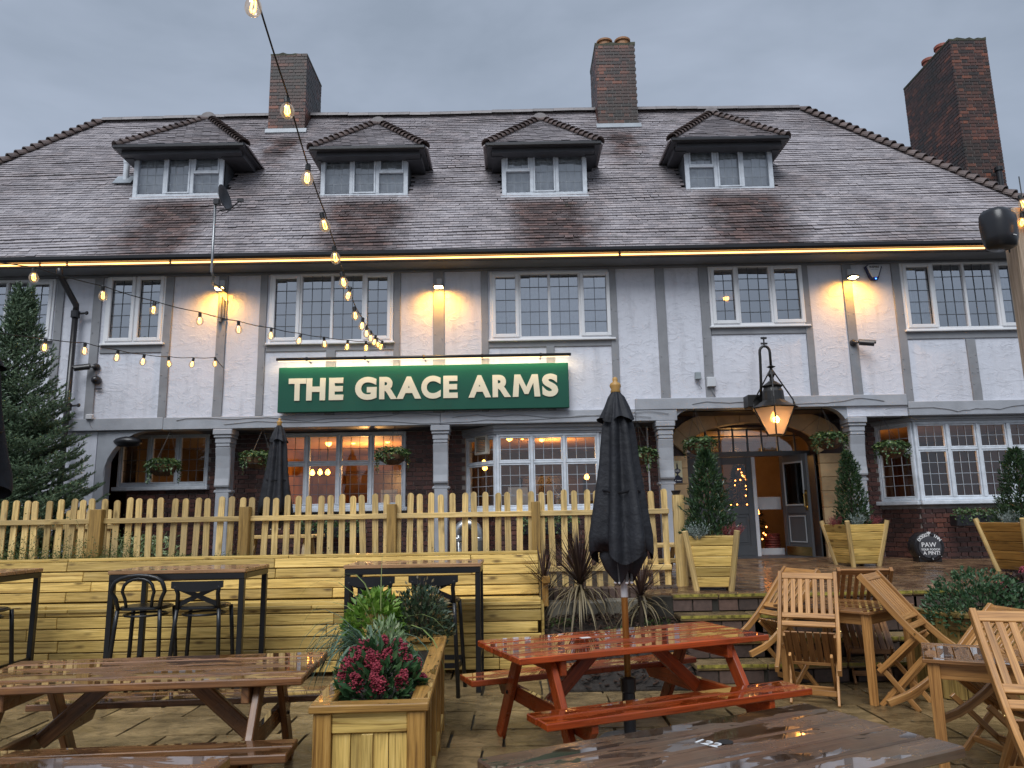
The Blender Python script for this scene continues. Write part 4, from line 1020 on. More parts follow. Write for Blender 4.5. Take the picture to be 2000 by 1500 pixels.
# ------------------------------------------------------------------ flood lights on the studs
def flood(px, py, label, tilt, head_rz, e):
    p = atY(px, py, YU - .12); t = thing('flood_light', label, 'flood light', (p.x, YU, p.z), 0, 'flood lights on the upper wall')
    mb = MB(); mb.b2((-.045, -.05, .06), (.045, -.005, .17)); mb.build('junction_box', pm('pale_plastic', (.45, .46, .48), .5) if 'pale_plastic' not in MATS else MATS['pale_plastic'], t, bevel=.006)
    mb = MB(); mb.tube([(0, -.02, .06), (0, -.08, .03), (0, -.12, .01)], .012, 6); mb.build('bracket', m_black, t)
    rt = Matrix.Rotation(head_rz, 3, 'Z') @ Matrix.Rotation(tilt, 3, 'X')
    mb = MB(); mb.box((0, -.14, 0), (.17, .13, .03), rt); mb.build('lamp_housing', m_black, t, bevel=.008)
    mb = MB(); mb.box(Vector((0, -.14, 0)) + rt @ Vector((0, 0, -.017)), (.14, .1, .006), rt); mb.build('lens', m_flood, t)
    plight('flood_lamp', (p.x, YU - .27, p.z - .03), e, (1, .43, .035), .05, R(160), (R(22), 0, 0))
    return t
flood(430, 563, 'flood light below the satellite dish arm', R(-12), 0, 36)
flood(857, 560, 'flood light on the stud between the two central upper windows', R(-6), 0, 36)
flood(1665, 541, 'flood light on the stud beside the white alarm box', R(-10), R(25), 36)
mb = MB(); p = atY(432, 600, YU - .06); mb.tube([(p.x - .02, YU - .05, p.z + .2), (p.x - .02, YU - .05, p.z - .25)], .03, 8); mb.tube([(p.x + .03, YU - .04, p.z + .15), (p.x + .03, YU - .04, p.z - .2)], .018, 8)
for dz in (.12, -.2): mb.b2((p.x - .07, YU - .03, p.z + dz), (p.x + .08, YU - .005, p.z + dz + .03))
tag(mb.build('pipe_clamp', pm('galvanised_steel', (.3, .31, .32), .4, .2, metal=.8)), 'short galvanised pipe clamped to the stud under the dish arm', 'pipe')
# satellite dish
p = atY(432, 562, YU - .25); top = atY(420, 398, YU - .75)
dish = thing('satellite_dish', 'grey satellite dish on a bent pole rising in front of the eaves', 'dish', (p.x, YU, p.z))
mb = MB(); q = atY(412, 548, YU - .75); mb.tube([(p.x, YU, p.z), (p.x - .05, YU - .5, p.z), (q.x + .03, YU - .72, p.z + .02), (q.x, YU - .75, p.z + .12), (q.x, YU - .75, top.z)], .022, 8); mb.build('pole', MATS['galvanised_steel'], dish, world=True, smooth=True)
mb = MB(); dc = Vector((q.x + .16, YU - .9, top.z + .02)); rt = Vector((.98, -.1, .2)).normalized().to_track_quat('Z', 'Y').to_matrix()
mb.lathe([(.001, 0), (.09, .01), (.16, .035), (.215, .065), (.22, .065), (.21, .055), (.16, .026), (.09, .002), (.001, -.01)], 24, dc, rt); mb.build('reflector', pm('dish_grey', (.05, .053, .06), .4), dish, world=True, smooth=True)
mb = MB(); fe = dc + Vector((.33, -.05, -.06)); mb.tube([dc + Vector((-.02, 0, -.2)), dc + Vector((.15, -.03, -.2)), fe], .012, 6); mb.box(fe, (.09, .05, .05)); mb.tube([fe, fe + Vector((.02, 0, -.08)), dc + Vector((.1, 0, -.24)), dc + Vector((0, 0, -.22))], .005, 5); mb.build('feed_arm', m_black, dish, world=True)
mb = MB(); mb.box((q.x + .05, YU - .8, top.z), (.1, .09, .1)); mb.build('mounting_bracket', m_black, dish, world=True, bevel=.01)
# soil vent pipe on the roof
p = onroof(245, 356); vp = thing('vent_pipe', 'short white vent pipe beside the leftmost dormer', 'vent pipe', (p.x, p.y, p.z))
mb = MB(); mb.tube([(0, 0, -.1), (0, 0, .42)], .055, 14); mb.lathe([(.06, .38), (.064, .4), (.064, .5), (.05, .52)], 14); mb.build('pipe', m_oldwhite, vp, smooth=False)
mb = MB(); mb.box((0, -.05, .03), (.36, .3, .012), Matrix.Rotation(R(50), 3, 'X')); mb.build('lead_slate', m_leadflash, vp)
# cameras, alarm, boxes
def bullet(px, py, aim, label):
    p = atY(px, py, YU - .05); t = thing('security_camera', label, 'security camera', (p.x, YU - .004, p.z)); mb = MB()
    mb.lathe([(.06, 0), (.06, .03), (.045, .06), (.025, .08)], 16, (0, 0, 0), Matrix.Rotation(R(90), 3, 'X')); mb.build('mount', m_black, t, smooth=False)
    d = Vector(aim).normalized(); a = Vector((0, -.07, 0)); mb = MB(); mb.tube([a, a + d * .08], .018, 8); mb.tube([a + d * .07, a + d * .3], .045, 14); mb.tube([a + d * .06 + Vector((0, 0, .03)), a + d * .33 + Vector((0, 0, .03))], .03, 10); mb.build('camera_body', m_black, t, smooth=False); return t
bullet(186, 716, (-.9, -.4, -.2), 'black bullet camera on the stud beside the downpipe')
bullet(1668, 669, (.85, -.45, -.2), 'black bullet camera on the stud under the alarm side flood light')
p = atY(187, 742, YU - .05); t = thing('dome_camera', 'small round black camera below the left bullet camera', 'security camera', (p.x, YU - .004, p.z)); mb = MB(); mb.lathe([(.075, 0), (.075, .05), (.06, .09), (.03, .115), (.001, .12)], 18, (0, 0, 0), Matrix.Rotation(R(90), 3, 'X')); mb.build('dome', m_black, t, smooth=True)
mb = MB(); mb.b2((-.02, -.03, -.16), (.1, -.01, -.14)); mb.build('bolt', m_black, t)
p = atY(1705, 533, YU); al_ = thing('alarm_box', 'white burglar alarm box with a dark blue edge under the eaves', 'alarm box', (p.x, YU + .018, p.z)); hex_ = [(-.15, .1), (-.1, .135), (.1, .135), (.15, .1), (.07, -.12), (.045, -.14), (-.045, -.14), (-.07, -.12)]
mb = MB(); mb.prism(hex_, (0, .05, 0), (0, -.055, 0)); mb.build('backplate', pm('dark_blue_plastic', (.01, .012, .07), .3), al_, bevel=.006)
mb = MB(); mb.prism([(a * .82, b * .8 + .02) for a, b in hex_], (0, .03, 0), (0, -.08, 0)); mb.build('cover', pm('white_plastic', (.6, .61, .63), .35), al_, bevel=.008)
place_text('lettering', 'INSPIRE', .05, m_txtblack, al_, (0, -.083, .085), ext=.001, offset=.0012); place_text('lettering', '0000 00000'.replace('0', '-'), .04, m_txtblack, al_, (0, -.083, .045), ext=.001)
mb = MB(); mb.box((.02, -.058, -.115), (.02, .01, .012)); mb.build('status_light', emis('blue_led', (.05, .2, 1), 6), al_)
for (px, py, w_, h_, c, lb_) in ((1362, 735, .1, .13, (.28, .32, .34), 'small grey junction box on the white render left of the lantern'), (1388, 747, .15, .17, (.55, .57, .6), 'white square junction box on the stud left of the lantern'), (178, 815, .12, .09, (.6, .6, .62), 'small white box at the foot of the stud near the fir tree')):
    p = atY(px, py, YU); bt = thing('junction_box', lb_, 'junction box', (p.x, YU - .005, p.z)); mt = pm('box_plastic_%d' % px, c, .4)
    mb = MB(); mb.b2((-w_ / 2, -.06, -h_ / 2), (w_ / 2, .0, h_ / 2)); mb.build('housing', mt, bt, bevel=.01)
    mb = MB(); mb.b2((-w_ / 2 + .006, -.072, -h_ / 2 + .006), (w_ / 2 - .006, -.061, h_ / 2 - .006)); mb.build('lid', mt, bt, bevel=.006)
    mb = MB(); mb.tube([(0, -.03, -h_ / 2), (.01, -.03, -h_ / 2 - .08), (.06, -.02, -h_ / 2 - .16)], .006, 6); mb.build('cable', MATS['grey_cable'], bt)
# cask ale plaque on the door jamb
p = atY(1323, 922, YG - .06); pl = thing('ale_plaque', 'small cream and navy cask ale plaque on the stone door jamb', 'plaque', (p.x, YG - .052, p.z)); W_, H2 = .17, .39
m_navy = pm('plaque_navy', (.012, .012, .035), .3); mb = MB(); mb.b2((-W_ / 2, -.012, -H2 / 2), (W_ / 2, 0, H2 / 2)); mb.build('plate', pm('plaque_cream', (.62, .58, .38), .35), pl)
mb = MB(); mb.prism([(-.082, -.19), (.082, -.19), (.082, -.1), (.05, -.09), (.03, -.06), (.012, -.055), (.012, -.03), (.03, -.015), (.06, .01), (.06, .035), (.03, .055), (.012, .065), (.012, .12), (0, .18), (-.012, .12), (-.012, .065), (-.03, .055), (-.06, .035), (-.06, .01), (-.03, -.015), (-.012, -.03), (-.012, -.055), (-.03, -.06), (-.05, -.09), (-.082, -.1)], (0, .004, 0), (0, -.017, 0)); mb.build('pump_emblem', m_navy, pl)
place_text('lettering', 'CASK', .03, m_txtwhite, pl, (0, -.018, .032), ext=.001); place_text('lettering', 'MARQUE', .03, m_txtwhite, pl, (0, -.018, .012), ext=.001)
mb = MB(); mb.prism([(-.06, -.14), (-.03, -.14), (-.045, -.155)], (0, .002, 0), (0, -.02, 0)); mb.b2((-.02, -.02, -.152), (.06, -.018, -.142)); mb.build('plaque_mark', m_txtwhite, pl)
# black horn speaker under the beam, left
p = atY(250, 862, YU + .1); t = thing('wall_speaker', 'black oval loudspeaker tucked under the beam above the left window', 'speaker', (p.x, YU + .1, p.z)); mb = MB()
mb.lathe([(.02, -.11), (.16, -.1), (.22, -.04), (.235, .0), (.2, .05), (.1, .09), (.02, .1)], 24); mb.build('speaker_body', m_black, t, smooth=True).scale = (1, .7, .85)
mb = MB(); mb.tube([(0, 0, .06), (0, .1, .13), (-.02, .15, .17)], .02, 6); mb.build('bracket', m_black, t)
# ------------------------------------------------------------------ entrance lantern
p = atY(1512, 800, 11.45); lan = thing('hanging_lantern', 'large black six sided glazed lantern on a hooked bracket over the entrance', 'lantern', (p.x, 11.45, p.z))
zt_l = atY(1512, 797, 11.45).z - p.z; zb_l = atY(1512, 850, 11.45).z - p.z; rt_, rb_ = .345, .13
m_iron = pm('black_iron', (.015, .014, .013), .4, .3)
hexp = lambda r, z: [(r * math.cos(R(60 * i + 12)), r * math.sin(R(60 * i + 12)), z) for i in range(6)]
HT, HB = hexp(rt_, zt_l), hexp(rb_, zb_l)
mt, n_, b_ = newmat('frosted_lantern_glass'); b_.inputs['Base Color'].default_value = (.6, .5, .42, 1); b_.inputs['Roughness'].default_value = .6; b_.inputs['Transmission Weight'].default_value = .5; b_.inputs['IOR'].default_value = 1.1
for i in range(6):
    j = (i + 1) % 6; mb = MB(); mb.add([HT[i], HT[j], HB[j], HB[i]], [(0, 1, 2, 3)]); mb.build('glass_pane', mt, lan)
    mb = MB(); mb.tube([HT[i], HB[i]], .012, 6); mb.tube([HT[i], HT[j]], .016, 6); mb.tube([HB[i], HB[j]], .012, 6); mb.build('glazing_bar', m_iron, lan)
    mb = MB(); mb.tube([Vector(HT[i]) * 1.0, Vector(HT[i]) + Vector((0, 0, .06))], [.014, .006], 6); mb.build('finial', m_iron, lan)
mb = MB(); mb.lathe([(.36, zt_l), (.25, zt_l + .06), (.17, zt_l + .12), (.16, zt_l + .26), (.13, zt_l + .32), (.16, zt_l + .35), (.09, zt_l + .4), (.035, zt_l + .44), (.03, zt_l + .48), (.055, zt_l + .53), (.04, zt_l + .58), (.005, zt_l + .66)], 18); mb.build('vented_cap', m_iron, lan)
sw = atY(1506, 719, 11.45) - p; hk = atY(1492, 688, 11.45) - p; mb = MB(); 
mb.lathe([(.03, 0), (.07, .02), (.03, .04)], 10, (sw.x, 0, sw.z)); 
for q in (HT[0], HT[2], HT[4]): mb.tube([(sw.x, 0, sw.z), Vector(q) + Vector((0, 0, .14)), Vector(q) * 1.02], .011, 6)
mb.build('hanger', m_iron, lan)
bxp = atY(1491, 780, 11.45) - p; pts = [(bxp.x, .45, zt_l + .2), (bxp.x, .1, zt_l + .22), (bxp.x, .05, zt_l + .4), (bxp.x, 0, hk.z - .1)]
rr = (sw.x - bxp.x) / 2
for i in range(9):
    a = math.pi - math.pi * i / 8; pts.append((bxp.x + rr + rr * math.cos(a), 0, hk.z + .1 * math.sin(a)))
pts.append((sw.x, 0, sw.z)); mb = MB(); mb.tube(pts, .022, 8); mb.tube([(bxp.x, .45, zt_l + .2), (bxp.x, .78, zt_l + .2)], .03, 8); mb.build('hook_bracket', m_iron, lan, smooth=True)
mb = MB(); mb.tube([(bxp.x + rr, 0, hk.z + .1), (bxp.x + rr, 0, hk.z + .25)], .012, 6); mb.box((bxp.x + rr, 0, hk.z + .23), (.09, .03, .03)); mb.box((bxp.x + rr, 0, hk.z + .14), (.1, .03, .025)); mb.build('crest', m_iron, lan)
mb = MB(); mb.b2((bxp.x - .16, .25, zt_l + .06), (bxp.x + .1, .5, zt_l + .26)); mb.build('control_box', m_iron, lan, bevel=.01)
mb = MB(); mb.lathe([(.001, -.07), (.045, -.05), (.055, 0), (.03, .06), (.012, .09)], 12, (-.02, -.0, zt_l - .16)); mb.build('lamp_bulb', m_bulbe, lan, smooth=True)
plight('lantern_lamp', p + Vector((-.02, -.12, zt_l - .2)), 12, (1, .5, .15), .05)
# ------------------------------------------------------------------ festoon strings
m_cable = pm('black_cable', (.012, .012, .012), .5)
mt, n_, b_ = newmat('clear_bulb_glass'); m_bulbg = mt
n_.nodes.remove(b_); t_ = nd(n_, 'ShaderNodeBsdfTransparent'); t_.inputs[0].default_value = (.95, .93, .9, 1); g_ = nd(n_, 'ShaderNodeBsdfGlossy'); g_.inputs['Roughness'].default_value = .03; e_ = nd(n_, 'ShaderNodeEmission'); e_.inputs[0].default_value = (1, .6, .2, 1); e_.inputs[1].default_value = .5
lw = nd(n_, 'ShaderNodeLayerWeight'); lw.inputs[0].default_value = .35; x_ = nd(n_, 'ShaderNodeMixShader'); n_.links.new(math_(n_, 'MULTIPLY', lw.outputs['Facing'], .8), x_.inputs[0]); n_.links.new(t_.outputs[0], x_.inputs[1]); n_.links.new(g_.outputs[0], x_.inputs[2])
x2 = nd(n_, 'ShaderNodeMixShader'); x2.inputs[0].default_value = .1; n_.links.new(x_.outputs[0], x2.inputs[1]); n_.links.new(e_.outputs[0], x2.inputs[2]); n_.links.new(x2.outputs[0], n_.nodes['Material Output'].inputs[0])
b1 = MB(); b1.lathe([(.001, -.062), (.02, -.058), (.036, -.044), (.045, -.02), (.045, 0), (.037, .024), (.024, .042), (.016, .055)], 14); bulb_me = b1.mesh('bulb', m_bulbg, smooth=True)
b1 = MB(); b1.lathe([(.017, .05), (.02, .055), (.02, .1), (.012, .108)], 10); sock_me = b1.mesh('socket', m_cable)
b1 = MB()
for a in range(4):
    q = a * math.pi / 2; b1.tube([(.01 * math.cos(q), .01 * math.sin(q), .035), (.016 * math.cos(q + .3), .016 * math.sin(q + .3), -.02), (.006 * math.cos(q), .006 * math.sin(q), -.038)], .0035, 5)
fil_me = b1.mesh('filament', m_bulbe)
def festoon(pts, label, extra0=None, extra1=None, size=1.0, swing=None):
    P_ = [atY(x, y, Y) for x, y, Y in pts]; t = thing('festoon_lights', label, 'string lights', P_[0], 0, 'festoon strings of globe bulbs')
    chain = ([atY(*extra0)] if extra0 else []) + [p + Vector((0, 0, .105 * size)) for p in P_] + ([atY(*extra1)] if extra1 else [])
    fine = []
    for a, b in zip(chain[:-1], chain[1:]):
        for i in range(4): fine.append(a.lerp(b, i / 4) - Vector((0, 0, .012 * math.sin(math.pi * i / 4))))
    fine.append(chain[-1]); mb = MB(); mb.tube(fine, .006, 6); mb.build('cable', m_cable, t, world=True, smooth=True)
    for k, p in enumerate(P_):
        tl = (rnd.uniform(-.25, .25), rnd.uniform(-.25, .25), rnd.uniform(0, 6))
        o = inst('bulb', bulb_me, t, p - OFF[t.name] + Vector((0, 0, .0)), tl, (size,) * 3)
        inst('socket', sock_me, o, (0, 0, 0)); inst('filament', fil_me, o, (0, 0, 0))
        l = bpy.data.lights.new('bulb_light', 'POINT'); l.energy = .55; l.color = (1, .55, .18); l.shadow_soft_size = .03
    return t
SA = [(495, 12), (561, 215), (600, 347), (634, 439), (655, 503), (671, 551), (680, 577), (694, 616), (707, 636), (716, 651), (724, 660), (731, 668), (738, 673), (744, 677)]
festoon([(x, y, 3.55 + 8.35 * (i / 13) ** .92) for i, (x, y) in enumerate(SA)], 'festoon string coming down from overhead past the left chimney to the sign', (480, -60, 3.1), (753, 678, YU - .03))
SB = [(66, 541), (201, 577), (300, 605), (390, 626), (466, 643), (529, 655), (584, 665), (634, 672), (678, 677), (715, 679)]
festoon([(x, y, 7.2 + 4.7 * (i / 10) ** .95) for i, (x, y) in enumerate(SB)], 'festoon string crossing the upper left windows towards the sign', (-60, 500, 6.7), (752, 679, YU - .03))
SC = [(87, 678), (165, 685), (228, 698), (279, 706), (330, 710), (375, 711), (420, 710)]
festoon([(x, y, 8.6 + 3.3 * i / 6) for i, (x, y) in enumerate(SC)], 'lower festoon string running from the fir tree to the timber stud', (-60, 640, 7.6), (436, 718, YU - .03))
festoon([(1998, 398, 7.3), (1996, 434, 7.32), (2060, 420, 7.0)], 'festoon bulbs hanging at the wooden post beside the loudspeaker', (1990, 345, 7.35), (2120, 380, 6.6))
# ------------------------------------------------------------------ lights and things inside the pub
m_glow = emis('pendant_glow', (1, .4, .06), 9)
def pendant(px, py, Y, label, ceil=3.1, r=.06):
    p = atY(px, py, Y); t = thing('pendant_lamp', label, 'lamp', (p.x, p.y, p.z), 0, 'lamps lit inside the pub')
    mb = MB(); mb.lathe([(.001, -r), (r * .7, -r * .7), (r, 0), (r * .6, r * .8), (.02, r * 1.3)], 12); mb.build('bulb', m_glow, t, smooth=True)
    mb = MB(); mb.tube([(0, 0, r), (0, 0, max(.1, ceil - p.z))], .006, 5); mb.build('flex', m_cable, t)
for (px, py, Y, lb_) in ((642, 866, 14.4, 'upper bulb of the pair at the left of the four light window'), (690, 862, 14.6, 'bright bulb at the centre of the four light window'), (757, 860, 14.5, 'bulb hanging behind the right basket of the four light window'), (995, 856, 14.3, 'bulb at the left of the bay window upper light'), (1020, 853, 14.4, 'bulb at the right of the bay window first upper light'), (1058, 857, 14.5, 'bulb in the bay window middle upper light'), (1130, 851, 14.6, 'bulb in the bay window upper light next to the parasol')): pendant(px, py, Y, 'warm ' + lb_)
for (px, py, lb_) in ((610, 924, 'left bulb of the row lamp low in the four light window'), (625, 923, 'middle bulb of the row lamp low in the four light window'), (640, 923, 'right bulb of the row lamp low in the four light window'), (316, 948, 'left lamp at the foot of the left window'), (326, 949, 'right lamp at the foot of the left window'), (945, 905, 'upper shaded lamp behind the extractor fan light'), (947, 914, 'lower shaded lamp behind the extractor fan light'), (1146, 932, 'low shaded lamp beside the parasol in the bay window')): pendant(px, py, 15.6, 'warm ' + lb_, r=.055)
p = atY(1418, 580, 14.2); t = thing('pendant_lamp', 'glowing wire pendant lamp in the upper window above the lantern', 'lamp', p, 0, 'lamps lit inside the pub'); mb = MB(); mb.lathe([(.001, -.09), (.05, -.06), (.06, 0), (.03, .08)], 12); mb.build('bulb', m_glow, t)
mb = MB()
for k in range(10):
    a = k * math.pi / 5; mb.tube([(.16 * math.cos(a) * s, .16 * math.sin(a) * s, z) for s, z in ((.15, .13), (.8, .06), (1, 0), (.8, -.07), (.1, -.12))], .004, 4)
mb.tube([(0, 0, .1), (0, 0, 5.7 - p.z)], .006, 5); mb.build('wire_shade', m_brass, t)
for (loc, e) in (((-5.6, 14.8, 2.0), 14), ((-2.9, 14.8, 2.6), 50), ((.8, 14.6, 2.75), 26), ((6.2, 14.4, 2.75), 26), ((4.35, 14.5, 2.75), 8)): plight('room_lamp', loc, e, (1, .52, .17), .15)
# white stag ornament, notices in the windows
m_white2 = pm('white_card', (.6, .6, .58), .6)
for (px0, px1, py0, py1, Y, lb_) in ((993, 1031, 951, 1003, 12.62, 'white notice standing in the bay window'), (743, 776, 956, 1003, 13.2, 'white notice standing in the four light window')):
    a, b = atY(px0, py1, Y), atY(px1, py0, Y); mb = MB(); mb.b2((a.x, Y, a.z), (b.x, Y + .012, b.z)); tag(mb.build('notice_card', m_white2), lb_, 'notice')
p = atY(1092, 990, 12.65); st = thing('stag_ornament', 'white stag ornament with antlers in the bay window', 'ornament', (p.x, 12.65, p.z - .12)); mb = MB()
mb.tube([(0, 0, -.05), (0, 0, .12), (-.01, -.02, .24), (-.01, -.05, .3)], [.075, .06, .04, .045], 10); mb.tube([(-.01, -.03, .3), (-.02, -.11, .265)], [.045, .022], 8); mb.build('bust', m_white2, st, smooth=True)
for s in (-1, 1):
    mb = MB(); mb.tube([(s * .02, -.03, .33), (s * .07, -.03, .4), (s * .09, -.03, .5)], [.011, .009, .004], 6); mb.tube([(s * .07, -.03, .4), (s * .03, -.03, .48)], [.008, .003], 5); mb.tube([(s * .085, -.03, .45), (s * .13, -.03, .5)], [.007, .003], 5); mb.build('antler', m_white2, st, smooth=True)
mb = MB(); mb.box((0, 0, -.1), (.2, .16, .1)); mb.build('base', m_white2, st, bevel=.01)
# christmas tree seen through the door
p = atY(1450, 985, 14.3); xt = thing('christmas_tree', 'dark christmas tree with orange lights seen through the door glass', 'christmas tree', (p.x, 14.4, .82)); mb = MB()
m_xt = leafmat('dark_tree_needles', (.008, .016, .01), (.014, .03, .016))
for k in range(1500):
    t_ = rnd.random(); a = rnd.uniform(0, 6.3); r_ = (1 - t_) * .5 * math.sqrt(rnd.random()); mb.leaf((r_ * math.cos(a), r_ * math.sin(a), .3 + t_ * 1.5), (math.cos(a), math.sin(a), -.2), (0, 0, 1), .12, .03)
mb.build('foliage', m_xt, xt); mb = MB(); mb.tube([(0, 0, 0), (0, 0, 1.7)], [.05, .01], 6); mb.build('trunk', m_furn, xt)
mb = MB()
for k in range(46):
    t_ = rnd.random(); a = rnd.uniform(3.4, 6.0); r_ = (1 - t_) * .5 + .02; mb.lathe([(.001, -.016), (.016, 0), (.001, .016)], 6, (r_ * math.cos(a), r_ * math.sin(a), .3 + t_ * 1.5))
mb.build('fairy_lights', emis('fairy_light', (1, .3, .06), 9), xt, kind='stuff')
p = atY(1507, 1035, 14.2); wb = thing('wicker_basket', 'red wicker log basket inside the open door', 'basket', (p.x, 14.2, .82)); mb = MB(); m_wick = pm('red_wicker', (.2, .04, .03), .6, .4, 20)
for k in range(9): mb.lathe([(.13 + .004 * (k % 2), k * .045), (.145, k * .045 + .022), (.13, k * .045 + .044)], 18)
mb.build('woven_side', m_wick, wb); mb = MB(); mb.lathe([(.125, .01), (.12, .39), (.14, .41), (.15, .4)], 18); mb.build('rim', m_wick, wb)
# ------------------------------------------------------------------ timber materials
w_new = wood('new_treated_pine', (.68, .46, .13), (.38, .22, .05), (.79, .57, .21), (.35, .6), 1, .95, .42)
w_fence = wood('fence_pine', (.72, .5, .19), (.42, .26, .075), (.82, .62, .29), (.4, .6), 1, .75, .4, dirt=((.36, .27, .15), .5))
w_post = wood('brown_fence_post', (.33, .2, .055), (.19, .11, .028), None, (.4, .6), 1, .4, .2)
w_red = wood('red_stained_wood', (.36, .052, .008), (.19, .022, .004), (.45, .085, .014), (.2, .4), 1, .5, .35, wet=.5, dirt=((.2, .05, .018), .55))
w_brown = wood('wet_brown_wood', (.22, .095, .036), (.09, .036, .014), (.31, .15, .058), (.18, .4), 1, .35, .3, wet=.45, dirt=((.07, .05, .035), .4))
w_dark = wood('weathered_dark_wood', (.12, .06, .032), (.05, .025, .014), (.19, .105, .058), (.2, .42), 1, .35, .35, wet=.4, dirt=((.15, .125, .09), .5))
w_teak = wood('teak', (.45, .215, .065), (.26, .11, .03), (.56, .31, .11), (.28, .5), 1, .12, .24)
w_teaktop = wood('wet_teak_top', (.3, .14, .05), (.16, .068, .024), (.38, .2, .08), (.2, .4), 1, .12, .25, wet=.4)
w_plant = wood('planter_larch', (.4, .21, .05), (.21, .1, .024), (.5, .29, .085), (.3, .5), 1, .5, .3, wet=.2)
w_high = wood('pale_hardwood_top', (.46, .25, .12), (.3, .15, .06), (.55, .33, .18), (.22, .4), 1, .15, .15, wet=.4)
m_steel = pm('black_steel', (.011, .011, .012), .32, .2)
m_chair = pm('black_chair_paint', (.012, .0125, .014), .32, .2)
# ------------------------------------------------------------------ picnic tables
def picnic(name, label, mat, ctr, rz, L=2.0, Wd=.82, h=.74, hb=.44, hole=False, planks=5, group='picnic tables on the patio'):
    t = thing(name, label, 'picnic table', (ctr[0], ctr[1], 0), rz, group)
    pw = Wd / planks
    for k in range(planks):
        y = -Wd / 2 + pw * (k + .5); mb = MB(); dl = rnd.uniform(-.006, .006)
        mb.box((dl, y, h - .022 + rnd.uniform(-.002, .002)), (L, pw - .013, .044)); mb.build('tabletop_plank', mat, t, bevel=.007)
    for s in (-1, 1):
        for k in range(2):
            mb = MB(); mb.box((rnd.uniform(-.005, .005), s * (Wd / 2 + .24 + (k - .5) * .145), hb - .022), (L, .136, .044)); mb.build('bench_plank', mat, t, bevel=.006)
    for e in (-1, 1):
        x = e * (L / 2 - .28)
        for s in (-1, 1):
            mb = MB(); mb.beam((x, s * .66, 0), (x, s * .24, h - .046), .045, .1, (0, 1, 0)); mb.build('leg', mat, t, bevel=.006)
        mb = MB(); mb.box((x - e * .05, 0, h - .046 - .05), (.045, Wd - .08, .095)); mb.build('top_bearer', mat, t, bevel=.006)
        mb = MB(); hw = Wd / 2 + .36; z = hb - .046; mb.prism([(-hw, z), (hw, z), (hw, z - .05), (hw - .06, z - .11), (-hw + .06, z - .11), (-hw, z - .05)], (.045, 0, 0), (x - e * .05 - .0225, 0, 0), (0, 1, 0), (0, 0, 1)); mb.build('seat_bearer', mat, t, bevel=.004)
        mb = MB(); mb.beam((x - e * .1, .0, hb - .1), (e * .22, .0, h - .05), .095, .045, (0, 1, 0)); mb.build('brace', mat, t, bevel=.006)
        mb = MB()
        for s in (-1, 1):
            mb.lathe([(.012, 0), (.012, .008), (.004, .01)], 8, (x + e * .024, s * .45, hb - .09), Matrix.Rotation(R(90) * e, 3, 'Y'))
        mb.build('bolt', m_steel, t)
    if hole:
        mb = MB(); mb.lathe([(.033, 0), (.033, .0015)], 20, (0, 0, h + .0015)); mb.build('parasol_hole', m_under, t)
    return t
def from_corners(a, b, c):   # near-left, near-right (or far) and depth corner -> centre and heading
    a, b, c = Vector(a).xy, Vector(b).xy, Vector(c).xy
    return (b + c) / 2, math.atan2((b - a).y, (b - a).x)
zt_ = .74
A, Bq, Cq = atZ(998, 1288, zt_), atZ(1490, 1240, zt_), atZ(945, 1250, zt_); ang = math.atan2((Bq - A).y, (Bq - A).x)
red_c = ((Bq + Cq) / 2).xy
red = picnic('picnic_table', 'orange red stained picnic table with the black parasol through it', w_red, red_c, ang, L=(Bq - A).length, Wd=.8, hole=False)
A, Bq = atZ(70, 1290, zt_), atZ(640, 1272, zt_); N_ = atZ(600, 1322, zt_); ang = math.atan2((Bq - A).y, (Bq - A).x); wdt = .84
ctr = Bq.xy - Vector((math.cos(ang), math.sin(ang))) * 1.0 + Vector((math.sin(ang), -math.cos(ang))) * wdt / 2
picnic('picnic_table', 'wet brown picnic table in front of the bar stools', w_brown, ctr, ang, 2.0, wdt)
FL, FR = atZ(932, 1480, zt_), atZ(1570, 1372, zt_); NR = atZ(1880, 1432, zt_); ang = math.atan2((FR - FL).y, (FR - FL).x)
dk_w = .78; ctr = FR.xy - Vector((math.cos(ang), math.sin(ang))) * (FR - FL).length / 2 + Vector((math.sin(ang), -math.cos(ang))) * dk_w / 2
dk = picnic('picnic_table', 'dark weathered picnic table nearest the camera marked 122', w_dark, ctr, ang, (FR - FL).length, dk_w, hole=False)
hp = atZ(1417, 1449, zt_ + .002); v = hp.xy - ctr; c_, s_ = math.cos(-ang), math.sin(-ang); hl = (v.x * c_ - v.y * s_, v.x * s_ + v.y * c_)
mb = MB(); mb.lathe([(.03, 0), (.03, .002)], 20, (hl[0], hl[1], .7412)); mb.build('parasol_hole', m_under, dk)
np_ = atZ(1382, 1453, zt_); v = np_.xy - ctr; nl = (v.x * c_ - v.y * s_, v.x * s_ + v.y * c_)
place_text('painted_number', '122', .075, pm('white_paint', (.7, .72, .74), .5), dk, (nl[0], nl[1], .7435), (0, 0, R(-72)), ext=.0008, offset=.001)
FR = atZ(450, 1471, zt_); picnic('picnic_table', 'wet picnic table cut off by the bottom left corner of the view', w_brown, (FR.x - 1.0, FR.y - .4), R(-1.5), 2.0, .8)
mb = MB(); mb.box((-.25, .12, .7415), (.075, .05, .0012)); mb.build('number_sticker', m_txtwhite, red)
